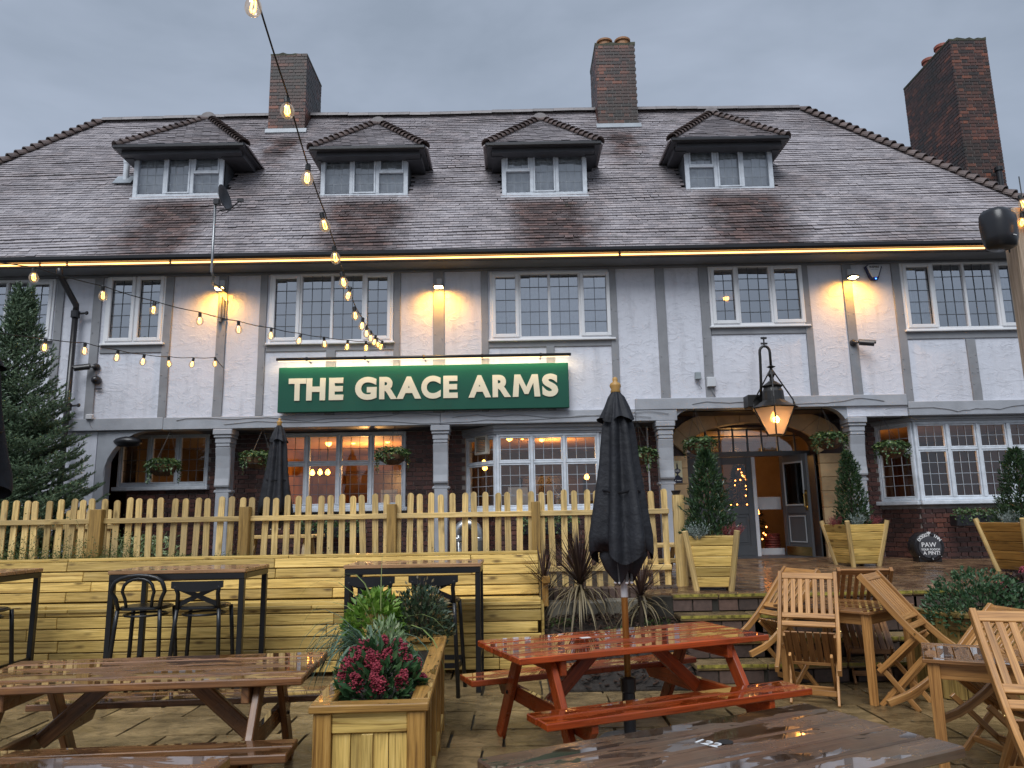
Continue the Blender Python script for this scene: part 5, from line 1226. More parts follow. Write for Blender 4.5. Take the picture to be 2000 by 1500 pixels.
# ------------------------------------------------------------------ high tables and bar chairs
def high_table(label, x0, x1, y0, y1, h=1.19):
    t = thing('high_table', label, 'bar table', ((x0 + x1) / 2, (y0 + y1) / 2, 0), 0, 'tall bar tables along the timber bench'); W_, D_ = x1 - x0, y1 - y0
    n = 5
    for k in range(n):
        mb = MB(); mb.box((0, -D_ / 2 + D_ * (k + .5) / n, h - .0175), (W_, D_ / n - .005, .035)); mb.build('tabletop_plank', w_high, t, bevel=.004)
    mb = MB()
    for s in (-1, 1): mb.box((0, s * (D_ / 2 - .03), h - .065), (W_ - .02, .045, .055)); mb.box((s * (W_ / 2 - .03), 0, h - .066), (.045, D_ - .11, .053))
    mb.build('frame', m_steel, t, bevel=.003)
    for a in (-1, 1):
        for b in (-1, 1):
            mb = MB(); mb.box((a * (W_ / 2 - .035), b * (D_ / 2 - .035), (h - .094) / 2), (.05, .05, h - .094)); mb.build('leg', m_steel, t, bevel=.003)
    for a in (-1, 1):
        mb = MB(); mb.box((a * (W_ / 2 - .035), 0, .3), (.03, D_ - .13, .04)); mb.build('foot_rail', m_steel, t)
    return t
high_table('tall wooden topped bar table with the loop back chair', -3.82, -2.53, 7.1, 7.8)
high_table('tall wooden topped bar table behind the long flower planter', -1.66, -.33, 7.32, 8.0)
high_table('tall bar table cut off by the left edge of the view', -6.15, -4.86, 7.1, 7.8)
def bar_chair(label, x, y, rz, loop=False):
    t = thing('bar_chair', label, 'bar chair', (x, y, 0), rz, 'black metal bar chairs'); H = .855
    mb = MB(); n = 20; pts = []
    for i in range(n):
        a = 2 * math.pi * i / n; c, s = math.cos(a), math.sin(a); k = (abs(c) ** 3.2 + abs(s) ** 3.2) ** (-1 / 3.2); pts.append((c * k * .22, s * k * .21))
    mb.prism(pts, (0, 0, .022), (0, 0, H - .022), (1, 0, 0), (0, 1, 0)); mb.prism([(a * .93, b * .93) for a, b in pts], (0, 0, .008), (0, 0, H), (1, 0, 0), (0, 1, 0)); mb.build('seat', m_chair, t, bevel=.006)
    mb = MB(); ring = [(math.cos(2 * math.pi * i / 16) * .19, math.sin(2 * math.pi * i / 16) * .19, H - .075) for i in range(17)]; mb.tube(ring, .012, 6, cap=False); mb.build('seat_ring', m_chair, t, smooth=True)
    for sx in (-1, 1):
        for sy in (-1, 1):
            mb = MB(); mb.tube([(sx * .235, sy * .23, 0), (sx * .2, sy * .185, H * .8), (sx * .19, sy * .175, H - .02)], .02, 8); mb.build('leg', m_chair, t, smooth=True)
    for (z, k) in ((.28, .205), (.24, .207)):
        mb = MB()
        if z > .25: mb.box((0, k - .0, z), (2 * k, .012, .045)); mb.box((0, -k, z), (2 * k, .012, .045))
        else: mb.box((k, 0, z), (.012, 2 * k, .045)); mb.box((-k, 0, z), (.012, 2 * k, .045))
        mb.build('foot_rail', m_chair, t)
    yb = -.17
    if loop:
        for (w_, zt, r_) in ((.225, 1.15, .019), (.135, 1.12, .015)):
            pts = [(-w_ * .82, yb, H - .02), (-w_ * .9, yb - .02, H + .08), (-w_ * 1.06, yb - .04, H + .15)]
            for i in range(9): a = math.pi - math.pi * i / 8; pts.append((w_ * 1.0 * math.cos(a), yb - .05, zt - .09 + .09 * math.sin(a)))
            pts += [(w_ * 1.06, yb - .04, H + .15), (w_ * .9, yb - .02, H + .08), (w_ * .82, yb, H - .02)]; mb = MB(); mb.tube(pts, r_, 8); mb.build('back_hoop', m_chair, t, smooth=True)
    else:
        for s in (-1, 1):
            mb = MB(); mb.tube([(s * .19, yb, H - .03), (s * .18, yb - .02, H + .12), (s * .2, yb - .05, 1.05)], .02, 8); mb.build('back_post', m_chair, t, smooth=True)
            mb = MB(); mb.beam((s * .185, yb - .052, 1.04), (-s * .185, yb - .004 + .006 * s, H + .02), .042, .01, (0, 1, 0)); mb.build('cross_bar', m_chair, t)
        mb = MB(); n = 10; top = []; 
        arc_ = [(-.235 + .47 * i / n, yb - .05 - .03 * math.sin(math.pi * i / n)) for i in range(n + 1)]
        v = [(x_, y_ - .008, 1.03 - .035 * math.sin(math.pi * i / n)) for i, (x_, y_) in enumerate(arc_)] + [(x_, y_ - .008, 1.09) for x_, y_ in arc_] + [(x_, y_ + .008, 1.03 - .035 * math.sin(math.pi * i / n)) for i, (x_, y_) in enumerate(arc_)] + [(x_, y_ + .008, 1.09) for x_, y_ in arc_]
        m1 = n + 1; f = []
        for i in range(n): f += [(i, i + 1, m1 + i + 1, m1 + i), (2 * m1 + i + 1, 2 * m1 + i, 3 * m1 + i, 3 * m1 + i + 1), (m1 + i, m1 + i + 1, 3 * m1 + i + 1, 3 * m1 + i), (i + 1, i, 2 * m1 + i, 2 * m1 + i + 1)]
        f += [(0, m1, 3 * m1, 2 * m1), (n, 2 * m1 + n, 3 * m1 + n, m1 + n)]
        mb.add(v, f); mb.build('top_rail', m_chair, t, smooth=False)
    return t
bar_chair('black bar chair with a double hoop back', -3.5, 7.24, R(4), True)
bar_chair('black cross back bar chair beside the hoop back chair', -2.95, 7.24, R(3))
bar_chair('black cross back bar chair half hidden behind the planter flowers', -1.36, 7.36, R(-2))
bar_chair('black cross back bar chair at the right of the planter', -.76, 7.38, R(-4))
bar_chair('black cross back bar chair at the left edge of the view', -5.02, 7.15, R(5))
# ------------------------------------------------------------------ timber bench with backrest retaining the bed
tb_ = thing('timber_bench', 'long built in pine plank bench with a high plank backrest below the picket fence', 'bench', (-3.2, 8.5, 0))
def boards(x0, x1, c, d, name, Ls=(2.2, 3.6), rot=None):
    xx = x0 - rnd.uniform(0, .8)
    while xx < x1:
        L = rnd.uniform(*Ls); a, b = max(xx, x0), min(xx + L, x1)
        if b - a > .06:
            mb = MB(); mb.box(((a + b) / 2, c[0] + rnd.uniform(-.003, .003), c[1] + rnd.uniform(-.002, .002)), (b - a - .006, d[0], d[1]), rot); mb.build(name, w_new, tb_, world=True, bevel=.005)
        xx += L
XA, XB = -7.4, .27
zrow = .045
while zrow < .66: boards(XA, XB, (8.2, zrow + .055), (.03, .11), 'front_board'); zrow += .122
boards(XA, XB, (8.33, .713), (.33, .034), 'seat_board'); boards(XA, XB, (8.64, .712), (.27, .034), 'seat_board')
z = .745; k = 0
while z < 1.12:
    boards(XA, XB, (8.8 + k * .022, z + .052), (.032, .104), 'backrest_board', rot=Matrix.Rotation(R(-8), 3, 'X')); z += .113; k += 1
ztop = z
boards(XA, XB, (8.97, ztop + .012), (.2, .032), 'capping_board')
mb = MB(); mb.b2((XA, 9.0, -.02), (XB, 9.26, 1.08)); mb.build('back_wall', w_new, tb_, world=True)
mb = MB(); mb.prism([(8.22, 0), (8.22, .69), (8.79, .69), (8.9, 1.19), (9.0, 1.19), (9.0, 0)], (.03, 0, 0), (XB, 0, 0), (0, 1, 0), (0, 0, 1)); mb.build('end_panel', w_new, tb_, world=True)
mb = MB(); mb.b2((XB + .03, 8.55, .88), (XB + .12, 8.9, .96)); mb.b2((XB + .03, 8.62, .62), (XB + .1, 8.74, .88)); mb.build('end_arm', w_plant, tb_, world=True, bevel=.006)
mb = MB(); mb.b2((XA, 9.05, 1.08), (XB - .4, 9.25, 1.12)); o = mb.build('raised_bed_soil', m_soil); o['kind'] = 'structure'
# ------------------------------------------------------------------ picket fences
pk = MB(); n = 6; pw_ = .074
def picket_mesh(h):
    b = MB(); pts = [(-pw_ / 2, 0), (pw_ / 2, 0), (pw_ / 2, h - .037)] + [(pw_ / 2 * math.cos(math.pi * i / 8), h - .037 + pw_ / 2 * math.sin(math.pi * i / 8)) for i in range(1, 8)] + [(-pw_ / 2, h - .037)]
    L = [(p[1], p[0]) for p in pts]; b.prism(pts, (0, .02, 0), (0, -.01, 0))
    b.uv = [[(q[1] if len(q) > 1 else 0, q[0]) for q in f] for f in b.uv]; return b.mesh('picket', w_fence)
YF = 9.3; zft = 1.935
fen = thing('picket_fence', 'pale pine picket fence with rounded tops behind the timber bench', 'fence', (-2, YF, .76))
pms = [picket_mesh(1.17), picket_mesh(1.175), picket_mesh(1.165)]
fpost = [atY(px, 1030, YF - .06).x for px in (-105, 187, 477, 765, 1047)]
xr_end = atY(1312, 1030, YF).x
for a, b in zip(fpost, fpost[1:] + [xr_end]):
    n = max(1, round((b - a) / .137)); 
    for i in range(n):
        x_ = a + (b - a) * (i + .5) / n + rnd.uniform(-.006, .006)
        inst('picket', rnd.choice(pms), fen, Vector((x_, YF + .02, zft - 1.17 + rnd.gauss(0, .009))) - OFF[fen.name], (rnd.uniform(-.014, .014), rnd.gauss(0, .014), rnd.uniform(-.06, .06)))
    for z_ in (zft - .275, zft - .95):
        mb = MB(); mb.b2((a + .03, YF - .03, z_ - .032), (b - .03, YF + .008, z_ + .032)); mb.build('rail', w_fence, fen, world=True, bevel=.005)
for px_, w_ in zip(fpost, (.13, .15, .125, .115, .105)):
    mb = MB(); mb.box((px_, YF - .045, (zft - .13 + .6) / 2), (w_, .1, zft - .13 - .6)); mb.build('fence_post', w_post, fen, world=True, bevel=.006)
mb = MB(); mb.tube([(xr_end + .09, YF - .03, .7), (xr_end + .09, YF - .03, zft - .08)], .075, 16); mb.build('gate_post', w_fence, fen, world=True)
mb = MB(); mb.lathe([(.04, 0), (.06, .05), (.06, .055), (.035, .01)], 14, (xr_end + .07, YF - .03, zft - .08)); mb.build('post_cap', m_black, fen, world=True)
# second fence, standing behind at the left
f2 = thing('picket_fence', 'second lower picket fence partly hidden behind the front fence at left', 'fence', (-6.4, 10.1, .78))
pm2 = picket_mesh(1.04)
for i in range(15):
    x_ = -7.4 + i * .137; inst('picket', pm2, f2, (x_ + 6.4, .02, .0), (0, rnd.uniform(-.01, .01), 0))
for z_ in (.2, .78):
    mb = MB(); mb.b2((-1.05, -.03, z_), (1.05, .008, z_ + .06)); mb.build('rail', w_fence, f2, bevel=.004)
mb = MB(); mb.box((.45, -.05, .45), (.1, .1, .96)); mb.build('fence_post', w_fence, f2, bevel=.005)
# low timber trough beyond the fence
lt = thing('timber_trough', 'low timber planting trough behind the fence by the fir tree', 'planter', (-5.6, 10.2, .77))
for k in range(4):
    mb = MB(); mb.box((.35, 0, .06 + k * .1), (2.3, .03, .094)); mb.build('board', w_plant, lt, bevel=.004)
mb = MB(); mb.box((.35, .2, .18), (2.3, .36, .36)); mb.build('soil_box', m_soil, lt)
# ------------------------------------------------------------------ long flower planter
A, Bq = atZ(613, 1376, .7), atZ(830, 1371, .7); Cq = atZ(868, 1241, .7); rzp = math.atan2(-(Cq - Bq).x, (Cq - Bq).y)
PW, PL, PH = (Bq - A).length, (Cq - Bq).length, .7
lp = thing('flower_planter', 'long open topped timber planter full of mixed flowers in the foreground', 'planter', (Bq.x, Bq.y, 0), rzp)
# local: x from -PW to 0, y from 0 to PL
cap = .1
for (c, d) in (((-PW / 2, cap / 2 - .02), (PW + .04, cap)), ((-PW / 2, PL - cap / 2 + .02), (PW + .04, cap)), ((-cap / 2 + .02, PL / 2), (cap, PL - 2 * cap + .036)), ((-PW + cap / 2 - .02, PL / 2), (cap, PL - 2 * cap + .036))):
    mb = MB(); mb.box((c[0], c[1], PH - .02), (d[0], d[1], .04)); mb.build('capping_board', w_plant, lp, bevel=.006)
for x_ in (-.045, -PW + .045):
    for y_ in (.04, PL - .04):
        mb = MB(); mb.box((x_, y_, (PH - .04) / 2), (.09, .08, PH - .042)); mb.build('corner_post', w_plant, lp, bevel=.006)
for (y_, s) in ((.035, 1), (PL - .035, -1)):
    mb = MB(); mb.box((-PW / 2, y_, PH - .095), (PW - .18, .03, .1)); mb.build('rail', w_new, lp, bevel=.005)
    n = 4; wv = (PW - .18) / n
    for k in range(n): mb = MB(); mb.box((-PW + .09 + wv * (k + .5), y_ + s * .012, (PH - .15) / 2), (wv - .004, .02, PH - .15)); mb.build('vertical_board', w_new, lp, bevel=.003)
    mb = MB(); mb.box((-PW / 2 - .01, y_ - s * .008, (PH - .15) / 2 + .0), (.06, .02, PH - .15)); mb.build('batten', w_new, lp, bevel=.003)
for (x_, s) in ((-.03, -1), (-PW + .03, 1)):
    n = 15; wv = (PL - .16) / n
    for k in range(n): mb = MB(); mb.box((x_ + s * .012, .08 + wv * (k + .5), (PH - .04) / 2), (.02, wv - .005, PH - .044)); mb.build('vertical_board', w_plant, lp, bevel=.003)
    for k in range(1, 4): mb = MB(); mb.box((x_ - s * .012, PL * k / 4, (PH - .04) / 2), (.03, .07, PH - .044)); mb.build('batten', w_plant, lp, bevel=.004)
    mb = MB(); mb.box((x_ - s * .01, PL / 2, .1), (.03, PL - .2, .07)); mb.build('rail', w_new, lp, bevel=.004)
mb = MB(); mb.box((-PW / 2, PL / 2, .3), (PW - .1, PL - .12, .6)); mb.build('soil', m_soil, lp)
# ------------------------------------------------------------------ angled planter at the right
hc = Vector((4.44, 6.86)); hp_ = thing('angled_planter', 'mossy angled timber planter with shrubs at the right beside the steps', 'planter', (hc.x, hc.y, 0))
hx_ = [(-.75, .36), (-.68, -.06), (-.3, -.44), (1.6, -.44), (1.6, .36)]; HH = .73
w_moss = wood('mossy_planter_wood', (.26, .17, .05), (.14, .09, .028), (.3, .21, .07), (.35, .6), 1, .4, .3, wet=.15)
for i in range(4):
    a, b = Vector(hx_[i]), Vector(hx_[i + 1]); d = b - a; L = d.length; rt = Matrix.Rotation(math.atan2(d.y, d.x), 3, 'Z'); mid = (a + b) / 2; nr_ = Vector((d.y, -d.x)).normalized()
    mb = MB(); q = mid - nr_ * .05; mb.box((q.x + nr_.x * .06, q.y + nr_.y * .06, HH - .02), (L + .04, .1, .04), rt); mb.build('capping_board', w_moss, hp_, bevel=.006)
    mb = MB(); mb.box((mid.x, mid.y, HH - .1), (L - .1, .03, .1), rt); mb.build('rail', w_moss, hp_, bevel=.004)
    n = max(2, int(L / .13))
    for k in range(n):
        q = a + d * ((k + .5) / n) - nr_ * .02; mb = MB(); mb.box((q.x, q.y, (HH - .15) / 2), (L / n - .006, .022, HH - .15), rt); mb.build('vertical_board', w_moss, hp_, bevel=.003)
    mb = MB(); mb.box((a.x, a.y, (HH - .04) / 2), (.085, .085, HH - .044), rt); mb.build('corner_post', w_moss, hp_, bevel=.005)
mb = MB(); mb.prism([(p_[0] * .93, p_[1] * .93) for p_ in hx_], (0, 0, .6), (0, 0, .0), (1, 0, 0), (0, 1, 0)); mb.build('soil', m_soil, hp_)
# ------------------------------------------------------------------ tapered planters on the terrace
def pyramid(label, x, y, rz, h=.62, wt=.66, wb=.42):
    z0 = tz(y); t = thing('tapered_planter', label, 'planter', (x, y, z0), rz, 'tapered pine planters by the entrance')
    for a, b in ((-1, -1), (1, -1), (1, 1), (-1, 1)):
        mb = MB(); mb.tube([(a * wb / 2, b * wb / 2, 0), (a * wt / 2, b * wt / 2, h + .05)], .035, 10); mb.build('corner_post', w_fence, t)
    n = 5
    for s in range(4):
        rt = Matrix.Rotation(s * math.pi / 2, 4, 'Z')
        for k in range(n):
            f0, f1 = (k + .35) / n * .96 + .04, (k + 1.28) / n * .96 + .04; f1 = min(f1, 1)
            f0 = .06 + k * .188; f1 = f0 + .18
            w0, w1 = (wb + (wt - wb) * f0) / 2 - .03, (wb + (wt - wb) * f1) / 2 - .03; d0, d1 = (wb + (wt - wb) * f0) / 2 - .005, (wb + (wt - wb) * f1) / 2 - .005
            mb = MB(); mb.M = rt
            v = [(-w0, -d0, h * f0), (w0, -d0, h * f0), (w1, -d1, h * f1), (-w1, -d1, h * f1), (-w0, -d0 + .025, h * f0), (w0, -d0 + .025, h * f0), (w1, -d1 + .025, h * f1), (-w1, -d1 + .025, h * f1)]
            mb.add(v, [(0, 1, 2, 3), (7, 6, 5, 4), (0, 4, 5, 1), (3, 2, 6, 7), (1, 5, 6, 2), (0, 3, 7, 4)], [[(v[i][0], v[i][2]) for i in f] for f in ((0, 1, 2, 3), (7, 6, 5, 4), (0, 4, 5, 1), (3, 2, 6, 7), (1, 5, 6, 2), (0, 3, 7, 4))])
            mb.build('board', w_new if label.find('right edge') < 0 else w_plant, t, bevel=.006)
    mb = MB(); mb.box((0, 0, h * .5), (wb * .95, wb * .95, h * .8)); mb.box((0, 0, h - .06), (wt * .82, wt * .82, .03)); mb.build('soil', m_soil, t)
    return t, z0 + h - .045
P1 = pyramid('tapered pine planter with a laurel cone at the top of the steps', 2.3, 8.88, R(-12), .62, .58, .38); 
P2 = pyramid('tapered pine planter with a laurel cone right of the entrance arch', atY(1668, 1060, 11.55).x, 11.5, R(10))
P3 = pyramid('golden tapered planter with a laurel cone at the right edge of the view', atY(2008, 1080, 10.1).x, 10.1, R(10), .66, .78, .5)
# ------------------------------------------------------------------ teak tables and tipped folding chairs
def teak_table(label, x, y, rz, W_=.95, D_=.95, h=.766, group='square teak tables'):
    t = thing('teak_table', label, 'table', (x, y, 0), rz, group); n = 8
    for s in (-1, 1):
        mb = MB(); mb.box((0, s * (D_ / 2 - .04), h - .011), (W_, .08, .022)); mb.build('tabletop_edge', w_teaktop, t, bevel=.003)
        mb = MB(); mb.box((s * (W_ / 2 - .04), 0, h - .0112), (.08, D_ - .164, .022)); mb.build('tabletop_edge', w_teaktop, t, bevel=.003)
    wv = (W_ - .16) / n
    for k in range(n): mb = MB(); mb.box((-W_ / 2 + .08 + wv * (k + .5), 0, h - .0115), (wv - .006, D_ - .165, .02)); mb.build('tabletop_slat', w_teaktop, t, bevel=.002)
    for s in (-1, 1):
        mb = MB(); mb.box((0, s * (D_ / 2 - .06), h - .07), (W_ - .17, .025, .09)); mb.build('apron', w_teak, t); mb = MB(); mb.box((s * (W_ / 2 - .06), 0, h - .07), (.025, D_ - .17, .09)); mb.build('apron', w_teak, t)
        for q in (-1, 1): mb = MB(); mb.box((s * (W_ / 2 - .055), q * (D_ / 2 - .055), (h - .023) / 2), (.065, .065, h - .024), None, .85); mb.build('leg', w_teak, t, bevel=.004)
    return t
def fold_chair(label, x, y, rz, dark=False, lean=0, z=0):
    """folding chair tipped forward so its back leans over a table on the +y side"""
    t = thing('folding_chair', label, 'chair', (x, y, z), rz, 'folding teak chairs tipped against the tables'); W_ = .235
    mt = w_teaktop if dark else w_teak
    def bp(s_):   # profile of the stile (y, z), s_ 0 top .. 1 bottom end
        P_ = [(.42, 1.07), (.3, .93), (.175, .78), (.05, .64), (-.08, .52), (-.23, .42), (-.4, .36)]; u = s_ * (len(P_) - 1); i = min(int(u), len(P_) - 2); f = u - i
        return (P_[i][0] * (1 - f) + P_[i + 1][0] * f, P_[i][1] * (1 - f) + P_[i + 1][1] * f)
    for s in (-1, 1):
        n = 14; mb = MB(); q = [bp(i / n) for i in range(n + 1)]; L_ = []; R_ = []
        for i in range(n + 1):
            a, b = q[max(0, i - 1)], q[min(n, i + 1)]; d = Vector((b[0] - a[0], b[1] - a[1])).normalized(); nn = Vector((-d.y, d.x)) * .026; L_.append((q[i][0] + nn.x, q[i][1] + nn.y)); R_.append((q[i][0] - nn.x, q[i][1] - nn.y))
        v = []; th = .016
        for sx in (s * W_ - th, s * W_ + th): v += [(sx, a, b) for a, b in L_] + [(sx, a, b) for a, b in R_]
        m1 = n + 1; f = []; us = []
        for i in range(n):
            for ff in ((i, i + 1, m1 + i + 1, m1 + i), (2 * m1 + i + 1, 2 * m1 + i, 3 * m1 + i, 3 * m1 + i + 1), (i + 1, i, 2 * m1 + i, 2 * m1 + i + 1), (m1 + i, m1 + i + 1, 3 * m1 + i + 1, 3 * m1 + i)):
                f.append(ff); us.append([((k % m1) * .06, (k // m1) * .03) for k in ff])
        f += [(0, m1, 3 * m1, 2 * m1), (n, 2 * m1 + n, 3 * m1 + n, m1 + n)]; us += [[(0, 0)] * 4] * 2
        mb.add(v, f, us); mb.build('back_stile', mt, t, bevel=.003)
    def cross(s_, hgt, name, th=.022):
        a = bp(s_); b = bp(s_ + .04); d = Vector((0, b[0] - a[0], b[1] - a[1])).normalized(); mb = MB(); c = Vector((0, a[0], a[1])); mb.beam(c - Vector((W_ - .017, 0, 0)), c + Vector((W_ - .017, 0, 0)), hgt, th, d.cross(Vector((1, 0, 0)))); mb.build(name, mt, t, bevel=.003)
    cross(.035, .065, 'top_rail'); cross(.40, .05, 'back_rail'); cross(.475, .05, 'lower_rail')
    a, b = bp(.065), bp(.38); d = Vector((0, b[0] - a[0], b[1] - a[1]))
    for k in range(7):
        xx = -W_ + .05 + k * (2 * W_ - .1) / 6; mb = MB(); mb.beam((xx, a[0], a[1]), (xx, b[0], b[1]), .038, .012, d.cross(Vector((1, 0, 0)))); mb.build('back_slat', mt, t, bevel=.002)
    # seat hanging below
    S0, S1 = Vector((0, .04, .6)), Vector((0, .34, .3)); ds = S1 - S0; up_ = ds.cross(Vector((1, 0, 0)))
    for k in range(7):
        xx = -W_ + .055 + k * (2 * W_ - .11) / 6; mb = MB(); mb.beam(S0 + Vector((xx, 0, 0)), S1 + Vector((xx, 0, 0)), .05, .014, up_); mb.build('seat_slat', w_teaktop, t, bevel=.002)
    for s in (-1, 1):
        mb = MB(); mb.beam(S0 + Vector((s * (W_ - .03), 0, -.02)), S1 + Vector((s * (W_ - .03), .0, -.02)), .022, .045, up_); mb.build('seat_rail', mt, t, bevel=.002)
        mb = MB(); mb.beam((s * (W_ - .045), .345, .34), (s * (W_ - .045), .06, .0), .022, .04, (0, 1, .5)); mb.build('leg', mt, t, bevel=.003)
        mb = MB(); mb.beam((s * (W_ - .07), -.0, .42), (s * (W_ - .07), .36, .0), .022, .04, (0, 1, .5)); mb.build('leg', mt, t, bevel=.003)
        mb = MB(); mb.lathe([(.008, 0), (.008, .006)], 8, (s * (W_ + .016), .02, .62), Matrix.Rotation(R(90) * s, 3, 'Y')); mb.build('bolt', m_brass, t)
    for (yy, zz) in ((.335, .3), (.13, .09), (.29, .09)):
        mb = MB(); mb.box((0, yy, zz), (2 * W_ - .12, .022, .045)); mb.build('stretcher', mt, t, bevel=.003)
    return t
teak_table('square teak table with four tipped chairs below the steps', 3.06, 7.22 - .05, R(40), .9, .9)
fold_chair('slatted teak chair facing the camera on the near left side of the table', 2.5, 6.6, R(-25))
fold_chair('wet reddish teak chair leaning on the far side of the table', 3.45, 7.72, R(168), True)
fold_chair('teak chair leaning steeply on the right side of the table', 3.45, 6.5, R(48))
fold_chair('teak chair half hidden behind the left side of the table', 2.42, 7.35, R(-72))
t2x, t2y = 2.9, 4.58
teak_table('square teak table at the right edge of the view', t2x, t2y, R(-28), .9, .62)
fold_chair('large slatted teak chair nearest the camera at the right edge', 2.62, 3.76, R(-16))
fc = fold_chair('teak chair leaning on the left side of the right edge table', 3.0, 5.2, R(-82)); fc.scale = (1, 1.08, .88)
# ------------------------------------------------------------------ parasols
m_canvas = pm('black_parasol_canvas', (.0095, .0105, .015), .7, .3, 5, bmp=.025, bs=8)
w_pole = wood('varnished_pole', (.36, .15, .03), (.24, .09, .018), None, (.25, .4), 1, .1, .1)
def folded(mb, prof, folds=8, amp=.2, ph=0, n=72, hem=.0, drift=.35):
    v = []; f = []
    for k, (r, z) in enumerate(prof):
        t_ = k / (len(prof) - 1)
        for j in range(n):
            a = 2 * math.pi * j / n; w_ = math.cos(folds * a + ph + drift * t_ * 3) ; w2 = math.sin(3 * a + t_ * 5 + ph)
            rr = r * (1 + amp * min(1, t_ * 3 + .15) * (abs(w_) ** .8 * (1 if w_ > 0 else -1)) + .08 * w2)
            zz = z + (hem * math.sin(folds * a * .5 + 1) if k == len(prof) - 1 else 0)
            v.append((rr * math.cos(a), rr * math.sin(a), zz))
    for k in range(len(prof) - 1):
        for j in range(n): f.append((k * n + j, k * n + (j + 1) % n, (k + 1) * n + (j + 1) % n, (k + 1) * n + j))
    mb.add(v, f)
def parasol(label, x, y, ztop, zhem, rmax, base=True, zground=0, scale=1, lean=0, cap_r=None):
    t = thing('parasol', label, 'parasol', (x, y, zground), 0, 'closed black parasols'); H = ztop - zhem; zt = ztop - zground; zh = zhem - zground
    mb = MB(); mb.tube([(0, 0, .1), (0, 0, zt)], .024, 12); mb.build('pole', w_pole, t, smooth=True)
    mb = MB(); pr_ = [(rmax * .16, zt - .02), (rmax * .26, zt - H * .03), (rmax * .36, zt - H * .1), (rmax * .5, zt - H * .22), (rmax * .55, zt - H * .3), (rmax * .62, zt - H * .45), (rmax * .74, zt - H * .6), (rmax * .86, zt - H * .75), (rmax * .98, zt - H * .88), (rmax, zt - H * .97), (rmax * .97, zt - H)]
    folded(mb, pr_, 7, .2, .6, hem=.06); mb.build('canopy', m_canvas, t, smooth=True)
    mb = MB(); folded(mb, [(rmax * .7, zt - H * .8), (rmax * .66, zt - H), (rmax * .5, zt - H - .1), (rmax * .34, zt - H - .17)], 5, .3, 1.5, hem=.05); mb.build('gathered_hem', m_canvas, t, smooth=True)
    mb = MB(); folded(mb, [(rmax * .15, zt + .01), (rmax * .28, zt - H * .025), (rmax * .42, zt - H * .09), (rmax * .56, zt - H * .155), (rmax * .62, zt - H * .175)], 8, .13, 0, hem=.022); mb.build('top_vent', m_canvas, t, smooth=True)
    mb = MB(); k = scale; mb.lathe([(.03 * k, 0), (.04 * k, .01 * k), (.032 * k, .03 * k), (.045 * k, .055 * k), (.04 * k, .075 * k), (.018 * k, .09 * k), (.022 * k, .105 * k), (.018 * k, .12 * k), (.002, .13 * k)], 16, (0, 0, zt)); mb.build('finial', pm('turned_pine', (.45, .25, .07), .45) if 'turned_pine' not in MATS else MATS['turned_pine'], t, smooth=True)
    mb = MB()
    for k in range(8):
        a = k * math.pi / 4 + .2; mb.tube([(rmax * .45 * math.cos(a), rmax * .45 * math.sin(a), zt - H * .9), (rmax * .3 * math.cos(a), rmax * .3 * math.sin(a), zt - H - .19)], .011, 6)
    mb.build('rib_end', pm('parasol_rib', (.1, .1, .1), .5) if 'parasol_rib' not in MATS else MATS['parasol_rib'], t)
    mb = MB(); mb.tube([(rmax * .76 * math.cos(i * math.pi / 12), rmax * .76 * math.sin(i * math.pi / 12), zt - H * .62 + .01 * math.sin(i)) for i in range(25)], .012, 5, cap=False, flat=.3); mb.build('tie_strap', m_canvas, t)
    for k in range(8):
        a = k * math.pi / 4 + .2; mb = MB(); mb.lathe([(.001, -.012), (.013, -.004), (.013, .006), (.001, .014)], 8, (rmax * .3 * math.cos(a), rmax * .3 * math.sin(a), zt - H - .195)); mb.build('rib_tip', m_txtwhite, t)
    mb = MB(); mb.box((rmax * .2, -rmax * .62, zt - H - .03), (.028, .004, .022), Matrix.Rotation(.3, 3, 'Y')); mb.build('care_label', m_txtwhite, t)
    if base:
        mb = MB(); mb.lathe([(.04, .02), (.05, .3), (.045, .36), (.056, .37), (.056, .46), (.03, .47)], 14); mb.build('base_tube', m_black, t)
        mb = MB(); mb.lathe([(.24, 0), (.24, .03), (.22, .05), (.06, .06)], 24); mb.build('base_plate', pm('grey_base_plate', (.16, .17, .18), .4), t)
        mb = MB(); mb.tube([(0, 0, zh - .3), (0, 0, zh - .08)], .026, 12); mb.build('pole_sleeve', pm('steel_sleeve', (.45, .44, .44), .35), t)
    return t
ux_, uy_ = red_c.x + .03, red_c.y
zt_u = atY(1203, 768, uy_).z; zh_u = atY(1190, 1085, uy_).z
parasol('large closed black parasol standing through the red picnic table', atY(1208, 900, uy_).x, uy_, zt_u, zh_u, .208)
yy = 10.6; parasol('small closed black parasol behind the picket fence', atY(543, 900, yy).x, yy, atY(549, 832, yy).z, atY(545, 985, yy).z - .15, .2, True, tz(yy), .9)
yy = 5.6; parasol('closed black parasol at the far left edge of the view', atY(-32, 700, yy).x, yy, atY(-25, 665, yy).z, atY(-25, 960, yy).z, .22, True, 0, 1)
